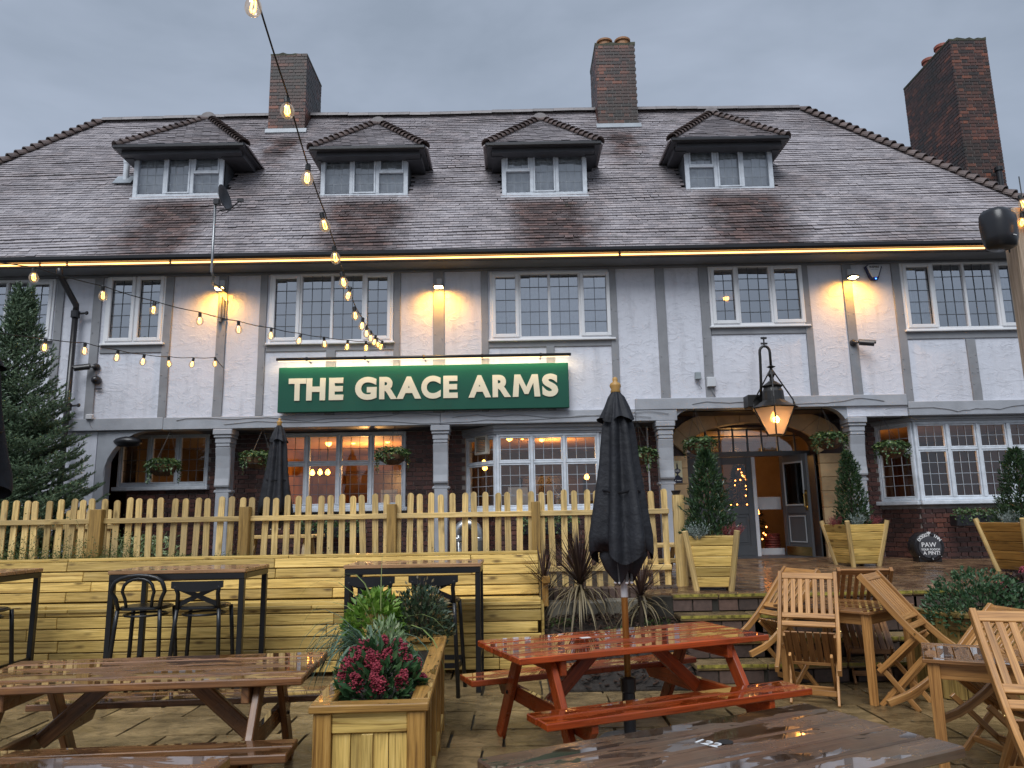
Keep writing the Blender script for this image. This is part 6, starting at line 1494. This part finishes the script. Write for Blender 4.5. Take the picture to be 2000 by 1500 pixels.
# ------------------------------------------------------------------ loudspeaker on a timber post, right
yp = 7.45; xp = atY(1964, 412, yp).x + .1; po = thing('timber_post', 'square sawn timber post at the right edge carrying a loudspeaker', 'post', (xp + .0, yp, 0))
w_pale = wood('sawn_pale_post', (.42, .32, .23), (.3, .21, .14), (.48, .38, .29), (.5, .7), .8, .3, .1)
zt_p = atY(1975, 412, yp).z; mb = MB(); mb.box((0, 0, zt_p / 2), (.2, .2, zt_p)); mb.build('post', w_pale, po, bevel=.012)
mb = MB(); mb.box((.03, -.11, zt_p - .12), (.09, .02, .14)); mb.lathe([(.018, 0), (.018, .01)], 8, (.01, -.12, zt_p - .05), Matrix.Rotation(R(90), 3, 'X')); mb.lathe([(.018, 0), (.018, .01)], 8, (.07, -.12, zt_p - .05), Matrix.Rotation(R(90), 3, 'X')); mb.build('steel_bracket', MATS['galvanised_steel'], po)
sp_ = atY(1944, 452, yp - .16); lsp = thing('loudspeaker', 'black rounded outdoor loudspeaker mounted on the timber post', 'speaker', (sp_.x, yp - .2, sp_.z - .21), R(24))
mb = MB(); n = 16; v = []; f = []
secs = [(-.21, .10, .10), (-.19, .135, .13), (-.1, .155, .15), (.05, .165, .16), (.15, .16, .15), (.2, .135, .12), (.215, .09, .08)]
for (z, a, b) in secs:
    for j in range(n):
        q = 2 * math.pi * j / n; c, s = math.cos(q), math.sin(q); k = (abs(c) ** 3.5 + abs(s) ** 3.5) ** (-1 / 3.5); v.append((c * k * a, s * k * b * (1.0 if s < 0 else .8), z + .21))
for i in range(len(secs) - 1):
    for j in range(n): f.append((i * n + j, i * n + (j + 1) % n, (i + 1) * n + (j + 1) % n, (i + 1) * n + j))
f += [tuple(range(n - 1, -1, -1)), tuple((len(secs) - 1) * n + j for j in range(n))]; mb.add(v, f); mb.build('cabinet', m_black, lsp, smooth=True)
mb = MB(); mb.box((0, -.162, .1), (.05, .004, .008)); mb.build('badge', m_txtwhite, lsp)
mb = MB(); mb.tube([(.1, .1, .28), (.2, .14, .28)], .02, 6); mb.build('wall_bracket', m_black, lsp); mb = MB(); mb.tube([(.16, .05, .25), (.2, .02, .15), (.19, .03, .0)], .008, 6); mb.build('cable', m_cable, lsp)
# ------------------------------------------------------------------ barrel sign
yb = 11.95; p = atY(1808, 1068, yb); r_ = 27.5 * (yb * .984) / F; br = thing('dog_beer_barrel', 'round black barrel dispenser with white dog beer lettering by the brick wall', 'barrel', (p.x, yb, tz(yb)), R(-6))
zc = p.z - tz(yb); mb = MB(); prof = [(r_ * .9, 0), (r_, .02), (r_ * 1.06, .15), (r_, .28), (r_ * .9, .3)]; rt = Matrix.Rotation(R(90), 3, 'X'); mb.lathe(prof, 32, (0, .15, zc), rt); mb.build('barrel_body', m_black, br, smooth=False)
mb = MB(); mb.lathe([(r_ * .74, 0), (r_ * .74, .012), (r_ * .68, .012)], 32, (0, -.15, zc), rt); mb.build('barrel_head', m_dark, br)
mb = MB(); mb.b2((-r_ * .75, -.13, 0), (r_ * .75, .12, .07)); mb.prism([(-r_ * .7, .07), (r_ * .7, .07), (r_ * .6, zc - r_ * .8), (-r_ * .6, zc - r_ * .8)], (0, .22, 0), (0, -.11, 0)); mb.build('stand', m_black, br, bevel=.008)
for (tx, sz, dx, dz) in (('PAW', .1, -.02, .035), ('YOUR POOCH', .042, -.0, -.035), ('A PINT!', .075, .012, -.09)): place_text('lettering', tx, sz, m_txtwhite, br, (dx, -.166, zc + dz), ext=.001, offset=.0012)
tx = 'DOGGY INN'
for k, ch in enumerate(tx):
    if ch == ' ': continue
    a = R(142 - k * 13); place_text('lettering', ch, .062, m_txtwhite, br, (r_ * .84 * math.cos(a), -.157, zc + r_ * .84 * math.sin(a)), (math.pi / 2, -(a - math.pi / 2), 0), ext=.001, offset=.002)
mb = MB(); mb.box((0, -.158, zc + r_ * .96), (.05, .004, .016)); mb.prism([(-.025, .01), (-.03, .03), (-.012, .018), (0, .032), (.012, .018), (.03, .03), (.025, .01)], (0, .004, 0), (0, -.16, zc + r_ * .93)); mb.build('crown_mark', m_txtwhite, br)
mb = MB(); mb.tube([(0, -.15, zc - r_ * .72), (0, -.21, zc - r_ * .74), (0, -.22, zc - r_ * .85)], .012, 8); mb.lathe([(.02, 0), (.02, .02)], 8, (0, -.2, zc - r_ * .68)); mb.build('tap', m_black, br)
mb = MB()
for dx in (-.16, -.1, .1, .16): mb.box((dx, -.135, .09), (.014, .006, .02))
mb.build('white_stud', m_txtwhite, br)
# ------------------------------------------------------------------ duct, tables behind the fence, white pipe
p = atY(914, 1050, 12.1); du = thing('flue_duct', 'galvanised bent flue duct outside the left bay behind the fence', 'duct', (p.x, 12.05, tz(12)))
m_galv = pm('galvanised_duct', (.4, .42, .44), .35, .15, metal=.9); rr = .17; zc = atY(914, 1015, 12.05).z - tz(12) - .14; pts = [(-rr, 0, 0), (-rr, 0, zc - .1)]
for i in range(11): a = math.pi - math.pi * i / 10; pts.append((rr * math.cos(a), 0, zc - .1 + rr * math.sin(a)))
pts += [(rr, 0, 0)]; mb = MB(); mb.tube(pts, .085, 14); mb.build('bent_pipe', m_galv, du, smooth=True)
for x_ in (-rr, rr): mb = MB(); mb.lathe([(.09, 0), (.094, .01), (.094, .05), (.09, .06)], 14, (x_, 0, zc - .2)); mb.build('joint_band', m_galv, du)
for (px, py, Y, rz, lb_) in ((555, 1045, 10.6, 0, 'pine picnic table behind the fence under the small parasol'), (1275, 1062, 10.4, R(8), 'pine picnic table behind the fence by the gate post')):
    q = atY(px, py, Y); t = thing('garden_table', lb_, 'table', (q.x, Y, tz(Y)), rz); hh = q.z - tz(Y)
    for k in range(4): mb = MB(); mb.box((0, -.25 + k * .16, hh - .02), (1.0, .15, .04)); mb.build('tabletop_plank', w_fence, t, bevel=.005)
    for s in (-1, 1):
        for b in (-1, 1): mb = MB(); mb.beam((s * .35, b * .4, 0), (s * .35, b * .15, hh - .04), .04, .08, (0, 1, 0)); mb.build('leg', w_fence, t)
    mb = MB(); mb.box((0, -.5, hh * .55), (1.0, .2, .04)); mb.build('bench_plank', w_fence, t); mb = MB()
    for s in (-1, 1): mb.box((s * .35 + .04, 0, hh * .55 - .05), (.04, 1.1, .07))
    mb.build('bearer', w_fence, t)
a = atY(1264, 840, YG - .06); b = atY(1283, 1100, YG - .06); mb = MB(); mb.tube([(a.x, YG - .04, 3.15), (a.x, YG - .04, .82)], .016, 8)
for zz in (1.2, 1.9, 2.6): mb.lathe([(.022, -.02), (.026, 0), (.022, .02)], 8, (a.x, YG - .04, zz))
tag(mb.build('waste_pipe', m_whitep), 'thin white waste pipe on the brick wall left of the arch', 'pipe')
# ------------------------------------------------------------------ plants
l_fir = leafmat('fir_needles', (.07, .115, .065), (.17, .24, .13), .5, .15)
l_laurel = leafmat('laurel_leaves', (.02, .045, .018), (.07, .12, .045), .28, .15)
l_ivy = leafmat('ivy_leaves', (.03, .065, .02), (.15, .23, .09), .4, .2)
l_skim = leafmat('skimmia_leaves', (.028, .07, .026), (.085, .15, .06), .28, .15)
l_red = leafmat('crimson_buds', (.17, .02, .032), (.42, .06, .085), .5, .1)
l_lime = leafmat('lime_leaves', (.1, .2, .025), (.26, .4, .07), .4, .35)
l_blue = leafmat('blue_green_blades', (.07, .12, .08), (.17, .25, .18), .45, .25)
l_var = leafmat('variegated_leaves', (.2, .28, .14), (.5, .55, .36), .45, .25)
l_shrub = leafmat('olive_shrub_leaves', (.03, .055, .028), (.11, .12, .055), .45, .2)
l_cordy = leafmat('maroon_blades', (.03, .016, .014), (.09, .05, .035), .4, .15)
l_tan = leafmat('faded_tan_blades', (.13, .1, .055), (.3, .24, .13), .6, .15)
l_purple = leafmat('purple_blades', (.05, .035, .05), (.2, .17, .2), .35, .15)
l_heather = leafmat('pink_heather', (.16, .03, .035), (.34, .1, .09), .6, .1)
l_silver = leafmat('silver_leaves', (.16, .2, .18), (.36, .4, .38), .6, .1)
l_sprig = leafmat('sage_shrub_leaves', (.03, .075, .03), (.13, .2, .1), .45, .2)
l_weed = leafmat('fine_weed_leaves', (.05, .085, .02), (.14, .18, .06), .5, .25)
m_bark = pm('bark', (.045, .03, .02), .8, .4, 12, bmp=.01)
m_coir = pm('coir_liner', (.14, .075, .035), .85, .4, 30, bmp=.015, bs=80)
U = rnd.uniform
def rdir():
    z = U(-1, 1); a = U(0, 6.283); r = math.sqrt(1 - z * z); return Vector((r * math.cos(a), r * math.sin(a), z))
def blade(mb, p, d, L, W, droop=.5, n=4):
    """long strap leaf bending under its weight"""
    p = Vector(p); d = Vector(d).normalized(); side = d.cross(Vector((0, 0, 1)))
    if side.length < .05: side = Vector((U(-1, 1), U(-1, 1), 0))
    side.normalize(); v = []; q = p.copy(); dd = d.copy()
    for i in range(n + 1):
        w_ = W * (1 - (i / n) ** 2.2) * (.6 + .4 * min(1, i * 2 / n)) + .0006; v += [q - side * w_ / 2, q + side * w_ / 2]
        q = q + dd * (L / n); dd = (dd + Vector((0, 0, -droop / n * (1 + i)))).normalized()
    mb.add(v, [(2 * i, 2 * i + 1, 2 * i + 3, 2 * i + 2) for i in range(n)])
# ---- fir tree at the left
yt = 10.55; tp = atY(48, 566, yt); bz = tz(yt); H = tp.z - bz
fir = thing('fir_tree', 'dark green fir tree rising behind the fence in front of the pub', 'fir tree', (tp.x, yt, bz))
mb = MB(); mb.tube([(0, 0, 0), (0, 0, H * .5), (0, 0, H - .05)], [.09, .055, .008], 8); mb.build('trunk', m_bark, fir, smooth=True)
mb = MB(); stems = MB(); NL = 42
def twig(mb, p, d, L, dens):
    d = d.normalized(); n = max(3, int(L * dens)); ref = d.orthogonal().normalized(); b_ = d.cross(ref)
    for i in range(n):
        q = p + d * (L * (i + U(0, 1)) / n); a = U(0, 6.283); o = (ref * math.cos(a) + b_ * math.sin(a)); dr = (o * .8 + d * .75); dr.z += .15; dr.normalize()
        s = d.cross(o) * .0095; l = U(.028, .05); mb.add([q - s, q + s, q + dr * l], [(0, 1, 2)])
    s = ref * .006; mb.add([p - s, p + s, p + d * L], [(0, 1, 2)])
for k in range(NL):
    t_ = k / (NL - 1); z = .25 + (H - .45) * t_; Rr = 1.24 * (1 - t_) + .15; nb_ = 15 if t_ < .5 else 9
    for j in range(nb_):
        a = 2 * math.pi * (j + U(-.3, .3)) / nb_ + k * .7
        if math.sin(a) > .75 and t_ < .8: continue
        el = R(8 + 52 * t_ ** 1.3 + U(-8, 10)); L = Rr * U(.78, 1.12); d = Vector((math.cos(a) * math.cos(el), math.sin(a) * math.cos(el), math.sin(el)))
        p = Vector((0, 0, z)); q = p.copy(); m_ = max(4, int(L / .085)); pts = [p.copy()]
        dd = d.copy()
        for i in range(m_):
            q = q + dd * (L / m_); pts.append(q.copy()); dd.z += .025; dd.normalize()
            if i > 0:
                rem = (1 - i / m_); sd_ = dd.cross(Vector((0, 0, 1))).normalized()
                for s in (-1, 1):
                    tw = (dd * .75 + sd_ * s * .8 + Vector((0, 0, U(-.05, .25)))).normalized(); twig(mb, q, tw, (.09 + .26 * rem * min(1, L)) * U(.8, 1.5), 120)
        twig(mb, pts[-2], dd, .2, 130); twig(mb, pts[max(0, m_ // 2)], (pts[-1] - pts[m_ // 2]), (pts[-1] - pts[m_ // 2]).length, 70)
        stems.tube([pts[0], pts[len(pts) // 2], pts[-1]], [.014, .008, .003], 4, cap=False)
mb.build('crown', l_fir, fir); stems.build('limbs', m_bark, fir)
# ---- laurel cones with heather and silver plants
def laurel(pl, zs, topz, rbase, label, seed):
    x, y = pl.location.x, pl.location.y; t = thing('laurel_cone', label, 'laurel', (x, y, zs)); H = topz - zs; mb = MB()
    mb.tube([(0, 0, -.05), (0, 0, H * .8)], [.02, .006], 6); mb.build('trunk', m_bark, t); mb = MB()
    for k in range(2600):
        f = 1 - math.sqrt(U(0, 1)); f = U(0, 1) ** 1.25; a = U(0, 6.283)
        R_ = rbase * (1 - f) ** .75 * (.86 + .12 * math.sin(3 * a + f * 9) + .1 * math.sin(7 * a - f * 17)) + .03; r_ = R_ * math.sqrt(U(.2, 1)); z = .04 + H * f * .97
        o = Vector((math.cos(a), math.sin(a), 0)); d = (o * U(.3, 1) + Vector((U(-.5, .5), U(-.5, .5), U(.2, 1.2)))); mb.leaf(o * r_ + Vector((0, 0, z)), d, o + Vector((0, 0, .4)) + rdir() * .4, U(.05, .085), U(.016, .026), .15)
    for k in range(26):
        a = U(0, 6.283); f = U(0, .9); o = Vector((math.cos(a), math.sin(a), U(.3, 1.2))).normalized(); q = Vector((math.cos(a), math.sin(a), 0)) * rbase * (1 - f) ** .75 * .95 + Vector((0, 0, .04 + H * f))
        for i in range(7): mb.leaf(q + o * .014 * i, o + rdir() * .7, rdir() + o, U(.05, .08), U(.016, .024), .15)
    mb.build('crown', l_laurel, t)
def tuft(name, label, cat, loc, mat, n, L, spread, W=.006, needle=True):
    t = thing(name, label, cat, loc); mb = MB()
    for k in range(n):
        d = (Vector((U(-1, 1) * spread, U(-1, 1) * spread, 1))).normalized(); p = Vector((d.x * .07, d.y * .07, 0)); l = L * U(.6, 1.1); q = p
        for i in range(9): 
            q = p + d * (l * (i + 1) / 9); mb.leaf(q, d + rdir() * .9, rdir(), .02 if needle else .03, .007 if needle else .012)
        mb.add([p - Vector((.002, 0, 0)), p + Vector((.002, 0, 0)), q], [(0, 1, 2)])
    mb.build('foliage', mat, t); return t
for (pl, zs), (tpx, tpy), nm, rb_, offs in ((P1, (1372, 885), 'planter at the top of the steps', .3, ((-.2, -.22), (.2, -.2))), (P2, (1655, 885), 'planter right of the entrance arch', .27, ((-.05, -.25), (.26, -.02), (-.28, .0))), (P3, (1985, 880), 'planter at the right edge', .36, ((-.25, -.12), (.1, -.26)))):
    top = atY(tpx, tpy, pl.location.y).z; laurel(pl, zs, top, rb_, 'clipped laurel cone in the tapered ' + nm, 1)
    x, y = pl.location.x, pl.location.y
    tuft('silver_bush', 'small silver leaved plant in the tapered ' + nm, 'plant', (x + offs[0][0], y + offs[0][1], zs), l_silver, 60, .2, .7, needle=False)
    tuft('heather', 'pink heather in the front of the tapered ' + nm, 'heather', (x + offs[1][0], y + offs[1][1], zs), l_heather, 110, .17, .8)
    if len(offs) > 2: tuft('heather', 'pink heather at the left corner of the tapered ' + nm, 'heather', (x + offs[2][0], y + offs[2][1], zs), l_heather, 90, .17, .7)
# ---- hanging baskets
def basket(px, py, Y, label, zc=3.15, r=.22):
    p = atY(px, py, Y); t = thing('hanging_basket', label, 'hanging basket', (p.x, Y, p.z), 0, 'ivy hanging baskets under the beam'); mb = MB()
    mb.lathe([(.02, -.15), (r * .5, -.14), (r * .85, -.08), (r, .02), (r * .9, .03), (r * .3, .0), (.01, -.01)], 18); mb.build('coir_bowl', m_coir, t, smooth=True)
    mb = MB()
    for k in range(8): a = k * math.pi / 4; mb.tube([(r * 1.02 * math.cos(a), r * 1.02 * math.sin(a), .03), (r * .88 * math.cos(a), r * .88 * math.sin(a), -.08), (r * .4 * math.cos(a), r * .4 * math.sin(a), -.15)], .004, 4)
    for (rr, z) in ((r * 1.02, .03), (r * .88, -.08)): mb.tube([(rr * math.cos(i * math.pi / 8), rr * math.sin(i * math.pi / 8), z) for i in range(17)], .004, 4, cap=False)
    mb.build('wire_frame', m_cable, t); mb = MB(); hz = zc - p.z; yo = (YU + .05) - Y
    for k in range(3): a = k * 2.09 + .4; mb.tube([(r * math.cos(a), r * math.sin(a), .03), (0, yo, hz)], .0025, 4)
    mb.build('hanging_chain', m_cable, t); mb = MB()
    for k in range(640):
        a = U(0, 6.283); rr = r * U(.3, 1.22); z = .03 + U(-.03, .12) * (1.1 - rr / r * .4)
        if rr > r * .9: z -= U(0, .13) * (1 if U(0, 1) < .55 else .2)
        o = Vector((math.cos(a), math.sin(a), 0)); mb.leaf(o * rr + Vector((0, 0, z)), o + rdir() * .8 + Vector((0, 0, -.3)), o * .5 + Vector((0, 0, 1)) + rdir() * .5, U(.04, .07), U(.035, .06), .1)
    for s_ in range(9):
        a = U(2.6, 6.8); o = Vector((math.cos(a), math.sin(a), 0)); q = o * r; L = U(.08, .3); n = int(L / .018)
        for i in range(n): mb.leaf(q + Vector((U(-.012, .012), U(-.012, .012), -L * i / n)) + o * .03, o * .6 + rdir() * .6 + Vector((0, 0, -.7)), o + rdir() * .4, U(.025, .042), U(.025, .038), .1)
    mb.build('ivy', l_ivy, t)
for (px, py, lb_, z) in ((318, 912, 'ivy basket hanging in front of the left ground floor window', 3.15), (503, 897, 'ivy basket half hidden beside the small parasol', 3.15), (767, 890, 'ivy basket at the right of the four light window', 3.15), (1252, 890, 'ivy basket next to the large parasol canopy', 3.15), (1367, 870, 'ivy basket at the left of the entrance arch', 3.34), (1620, 860, 'ivy basket at the right of the entrance arch', 3.34), (1742, 877, 'ivy basket in front of the right bay window', 3.16)): basket(px, py, 12.05, lb_, z)
# ---- window boxes of ivy
def trough(px0, px1, py, Y, label):
    a, b = atY(px0, py, Y), atY(px1, py, Y); L = b.x - a.x; t = thing('window_box', label, 'window box', ((a.x + b.x) / 2, Y, a.z), 0, 'black window boxes of ivy'); mb = MB(); mb.b2((-L / 2, -.1, -.2), (L / 2, .1, -.03)); mb.build('trough', m_black, t, bevel=.01)
    mb = MB()
    for s in (-1, 1): mb.tube([(s * L * .35, .05, -.2), (s * L * .35, .28, -.2)], .012, 6)
    mb.build('bracket', m_black, t); mb = MB()
    for k in range(int(620 * L)):
        x_ = U(-L / 2, L / 2); y_ = U(-.14, .1); z = U(-.03, .07) - (U(0, .16) if y_ < -.08 else 0); mb.leaf((x_, y_, z), rdir() + Vector((0, -.4, -.1)), Vector((0, -.3, 1)) + rdir() * .6, U(.03, .055), U(.025, .045), .1)
    mb.build('ivy', l_ivy, t)
trough(1860, 2010, 1003, 12.05, 'ivy window box below the right bay window'); trough(585, 705, 1028, 12.75, 'ivy window box behind the fence below the four light window'); trough(1010, 1130, 1020, 12.1, 'ivy window box behind the fence below the left bay')
# ---- cordylines in the bed
def cordyline(px, py, Y, base, Ls, n1, n2, label, mat1=l_cordy):
    p = atY(px, py, Y); t = thing('cordyline', label, 'cordyline', (p.x, Y, base)); h = p.z - base; mb = MB(); mb.tube([(0, 0, -.05), (U(-.02, .02), 0, h)], [.035, .03], 7); mb.build('stem', m_bark, t); mb = MB()
    for k in range(n1):
        a = U(0, 6.283); el = R(U(15, 88)); blade(mb, (0, 0, h + U(-.04, .03)), (math.cos(a) * math.cos(el), math.sin(a) * math.cos(el), math.sin(el)), Ls * U(.75, 1.1), U(.016, .026), U(.05, .35))
    mb.build('upright_blades', mat1, t); mb = MB()
    for k in range(n2):
        a = U(0, 6.283); el = R(U(-35, 20)); blade(mb, (0, 0, h + U(-.12, .0)), (math.cos(a) * math.cos(el), math.sin(a) * math.cos(el), math.sin(el)), Ls * U(.7, 1.1), U(.014, .026), U(.5, 1.5), 5)
    if n2: mb.build('hanging_blades', l_tan, t)
cordyline(1133, 1138, 8.35, .42, .66, 120, 75, 'large maroon and tan cordyline in the bed below the fence')
cordyline(1252, 1163, 8.25, .4, .47, 60, 50, 'smaller cordyline right of the parasol pole')
cordyline(1062, 1135, 8.7, .45, .46, 45, 8, 'dark cordyline squeezed against the end of the timber bench')
tw = thing('bare_shrub', 'leafless twiggy shrub by the fence post at the bench end', 'shrub', (atY(1068, 1100, 9.1).x, 9.1, .7)); mb = MB()
for k in range(16):
    q = Vector((0, 0, 0)); d = Vector((U(-.7, .7), U(-.4, .1), 1)).normalized(); pts = [q.copy()]
    for i in range(5): q = q + d * .11; d = (d + rdir() * .35).normalized(); pts.append(q.copy())
    mb.tube(pts, [.006, .005, .004, .003, .002, .0015], 4)
mb.build('twigs', m_bark, tw)
mb = MB()
for (cx, cy, cz, n) in ((.5, 8.3, .42, 260), (1.05, 8.0, .36, 200), (1.5, 8.2, .42, 100)):
    for k in range(n): d = rdir(); d.z = abs(d.z); mb.leaf(Vector((cx, cy, cz)) + Vector((U(-.13, .13), U(-.1, .1), U(0, .1))), d, rdir(), U(.02, .05), U(.01, .02))
o = mb.build('bed_weeds', l_weed); o['kind'] = 'stuff'
# weeds along the raised bed behind the bench and in the low trough
mb = MB()
for k in range(9000):
    x_ = U(-7.2, -3.2) if U(0, 1) < .93 else U(-3.2, -.2); dens = 1 if x_ < -4.6 else .35; y_ = U(9.05, 9.24); z = 1.12 + abs(rnd.gauss(0, .1)) * dens * (1 + .8 * math.sin(x_ * 5) ** 2) ; d = rdir(); mb.leaf((x_, y_, z), d, rdir(), U(.015, .03), U(.008, .016))
o = mb.build('creeping_weeds', l_weed); o['kind'] = 'stuff'
tr = thing('trough_shrub', 'variegated leafy shrub growing in the low trough behind the fence', 'shrub', (-5.4, 10.35, 1.13)); mb = MB()
for k in range(700): d = rdir(); mb.leaf(Vector((U(-.75, .75), U(-.1, .15), U(0, .32))), d + Vector((0, -.3, .3)), rdir() + Vector((0, 0, 1)), U(.06, .12), U(.02, .04))
mb.build('foliage', l_var, tr)
# ---- the long planter's flowers
def mound(mb, c, rx, ry, rz_, n, L, W, upb=.5, shell=.35):
    for k in range(n):
        d = rdir(); d.z = abs(d.z) if U(0, 1) < .85 else d.z * .3; s = 1 - shell * U(0, 1) ** 1.5; p = Vector((d.x * rx * s, d.y * ry * s, d.z * rz_ * s)); mb.leaf(Vector(c) + p, d + Vector((0, 0, upb)) + rdir() * .6, d + Vector((0, 0, .6)) + rdir() * .3, U(.7, 1.2) * L, U(.8, 1.15) * W, .18)
def panicle(mb, c, ax, L, r_):
    ax = ax.normalized()
    for k in range(95):
        f = U(0, 1); d = rdir(); p = c + ax * (L * f) + d * r_ * (1 - .55 * f); s = U(.0055, .009)
        v = [p + Vector((s, 0, 0)), p - Vector((s, 0, 0)), p + Vector((0, s, 0)), p - Vector((0, s, 0)), p + Vector((0, 0, s)), p - Vector((0, 0, s))]
        mb.add(v, [(0, 2, 4), (2, 1, 4), (1, 3, 4), (3, 0, 4), (2, 0, 5), (1, 2, 5), (3, 1, 5), (0, 3, 5)])
zs_ = .62
def skimmia(name, label, p, rx, ry, rz_, npan, leafm=l_skim):
    t = thing(name, label, 'plant', p); mb = MB(); mound(mb, (0, 0, 0), rx, ry, rz_, 760, .075, .034); mb.build('foliage', leafm, t); mb = MB()
    for k in range(npan):
        for _ in range(30):
            d = rdir()
            if d.z > .12 and d.y < .55: break
        c = Vector((d.x * rx * .95, d.y * ry * .95, d.z * rz_ * .95)); panicle(mb, c, d * .6 + Vector((0, 0, .9)), U(.045, .07), U(.034, .046))
    mb.build('flower_buds', l_red, t); mb = MB()
    for k in range(12): d = rdir(); d.z = abs(d.z); mb.tube([(0, 0, -.08), (d.x * rx * .6, d.y * ry * .6, d.z * rz_ * .6)], .004, 4)
    mb.build('stems', m_bark, t)
q = atZ(742, 1310, .78); skimmia('skimmia', 'skimmia with crimson bud clusters at the front of the long planter', (q.x, q.y + .02, .66), .23, .21, .25, 30)
q = atZ(752, 1235, .82); t = thing('variegated_bush', 'white edged variegated plant behind the crimson skimmia', 'plant', (q.x, q.y, .66)); mb = MB(); mound(mb, (0, 0, 0), .15, .13, .25, 330, .06, .02); mb.build('foliage', l_var, t)
q = atZ(725, 1240, .75); t = thing('lime_bush', 'bright lime green leafy plant in the middle of the long planter', 'plant', (q.x - .02, q.y + .25, .66)); mb = MB(); mound(mb, (0, 0, .02), .24, .25, .36, 700, .075, .042, .2); mb.build('foliage', l_lime, t)
q = atZ(715, 1250, .75); t = thing('strap_leaf_grass', 'blue green arching grass spilling over the left side of the long planter', 'grass', (q.x + .02, q.y + .05, .64)); mb = MB()
for k in range(85):
    a = U(2.3, 4.4) if k < 64 else U(0, 6.283); el = R(U(15, 58)); blade(mb, (U(-.03, .03), U(-.03, .03), 0), (math.cos(a) * math.cos(el), math.sin(a) * math.cos(el), math.sin(el)), U(.4, .8), U(.014, .026), U(.6, 1.4), 6)
mb.build('blades', l_blue, t)
t = thing('long_leaf_sprout', 'few long pale blades arching out of the lime plant', 'grass', (q.x + .05, q.y + .3, .7)); mb = MB()
for (a, el, L) in ((170, 62, 1.0), (165, 48, .9), (150, 75, .8), (95, 88, .7), (200, 40, .8), (-10, 45, .7), (-40, 30, .9)): a = R(a); el = R(el); blade(mb, (0, 0, 0), (math.cos(a) * math.cos(el), math.sin(a) * math.cos(el), math.sin(el)), L, .022, .8, 7)
mb.build('blades', leafmat('pale_blades', (.2, .26, .08), (.34, .38, .15), .45, .3), t)
q = atZ(825, 1210, .8); t = thing('olive_shrub', 'dense olive and brown shrub at the far end of the long planter', 'shrub', (q.x - .02, q.y - .02, .64)); mb = MB(); mound(mb, (0, 0, .02), .27, .34, .4, 1500, .055, .026, .3, .5); mb.build('foliage', l_shrub, t); mb = MB()
for k in range(26):
    d = rdir(); d.z = abs(d.z) + .6; d.normalize(); e_ = Vector((d.x * .26, d.y * .3, d.z * .5)); mb.tube([(0, 0, -.05), e_ * .5, e_ * U(.9, 1.1)], [.005, .004, .002], 4)
mb.build('stems', m_bark, t); mb = MB()
for k in range(60): d = rdir(); d.z = abs(d.z); mb.leaf(Vector((d.x * .27, d.y * .34, d.z * .47 + .02)), d + rdir() * .5, rdir(), .04, .02)
mb.build('faded_flowers', l_tan, t, kind='stuff')
# ---- the angled planter's plants
t = thing('sage_shrub', 'leafy grey green shrub filling the angled planter', 'shrub', (hc.x - .32, hc.y - .04, .6)); mb = MB(); mound(mb, (0, 0, .02), .5, .34, .46, 1900, .05, .028, .4, .5)
for k in range(50):
    d = rdir(); d.z = abs(d.z); d.normalize(); b_ = Vector((d.x * .48, d.y * .3, d.z * .46))
    for i in range(8): mb.leaf(b_ + Vector((U(-.03, .03), U(-.03, .03), U(0, .06))), rdir() + Vector((0, 0, .6)), Vector((0, 0, 1)) + rdir() * .5, .04, .024)
mb.build('foliage', l_sprig, t); mb = MB()
for k in range(20): d = rdir(); d.z = abs(d.z); mb.tube([(0, 0, -.05), (d.x * .4, d.y * .28, d.z * .4)], .004, 4)
mb.build('stems', m_bark, t)
skimmia('skimmia', 'dark skimmia with crimson buds behind the grey green shrub', (hc.x + .28, hc.y + .14, .62), .34, .24, .42, 18, l_cordy)
t = thing('purple_cordyline', 'purple strap leaved cordyline leaning in from the right edge', 'cordyline', (hc.x + .58, hc.y - .12, .62)); mb = MB()
for k in range(70):
    a = U(1.6, 5.0); el = R(U(5, 70)); blade(mb, (U(-.02, .02), U(-.02, .02), .22 + U(-.05, .05)), (math.cos(a) * math.cos(el), math.sin(a) * math.cos(el), math.sin(el)), U(.5, .85), U(.018, .03), U(.2, .8), 5)
mb.build('blades', l_purple, t); mb = MB(); mb.tube([(0, 0, -.05), (0, 0, .24)], .03, 7); mb.build('stem', m_bark, t)

# ---- a few wet fallen leaves on the paving
mb = MB()
for k in range(150):
    y_ = U(3.2, 7.2); x_ = U(-.75, .75) * y_; a = U(0, 6.283); mb.leaf((x_, y_, .006), (math.cos(a), math.sin(a), .02), (0, 0, 1), U(.02, .05), U(.012, .03), .08)
o = mb.build('fallen_leaves', l_tan); o['kind'] = 'stuff'
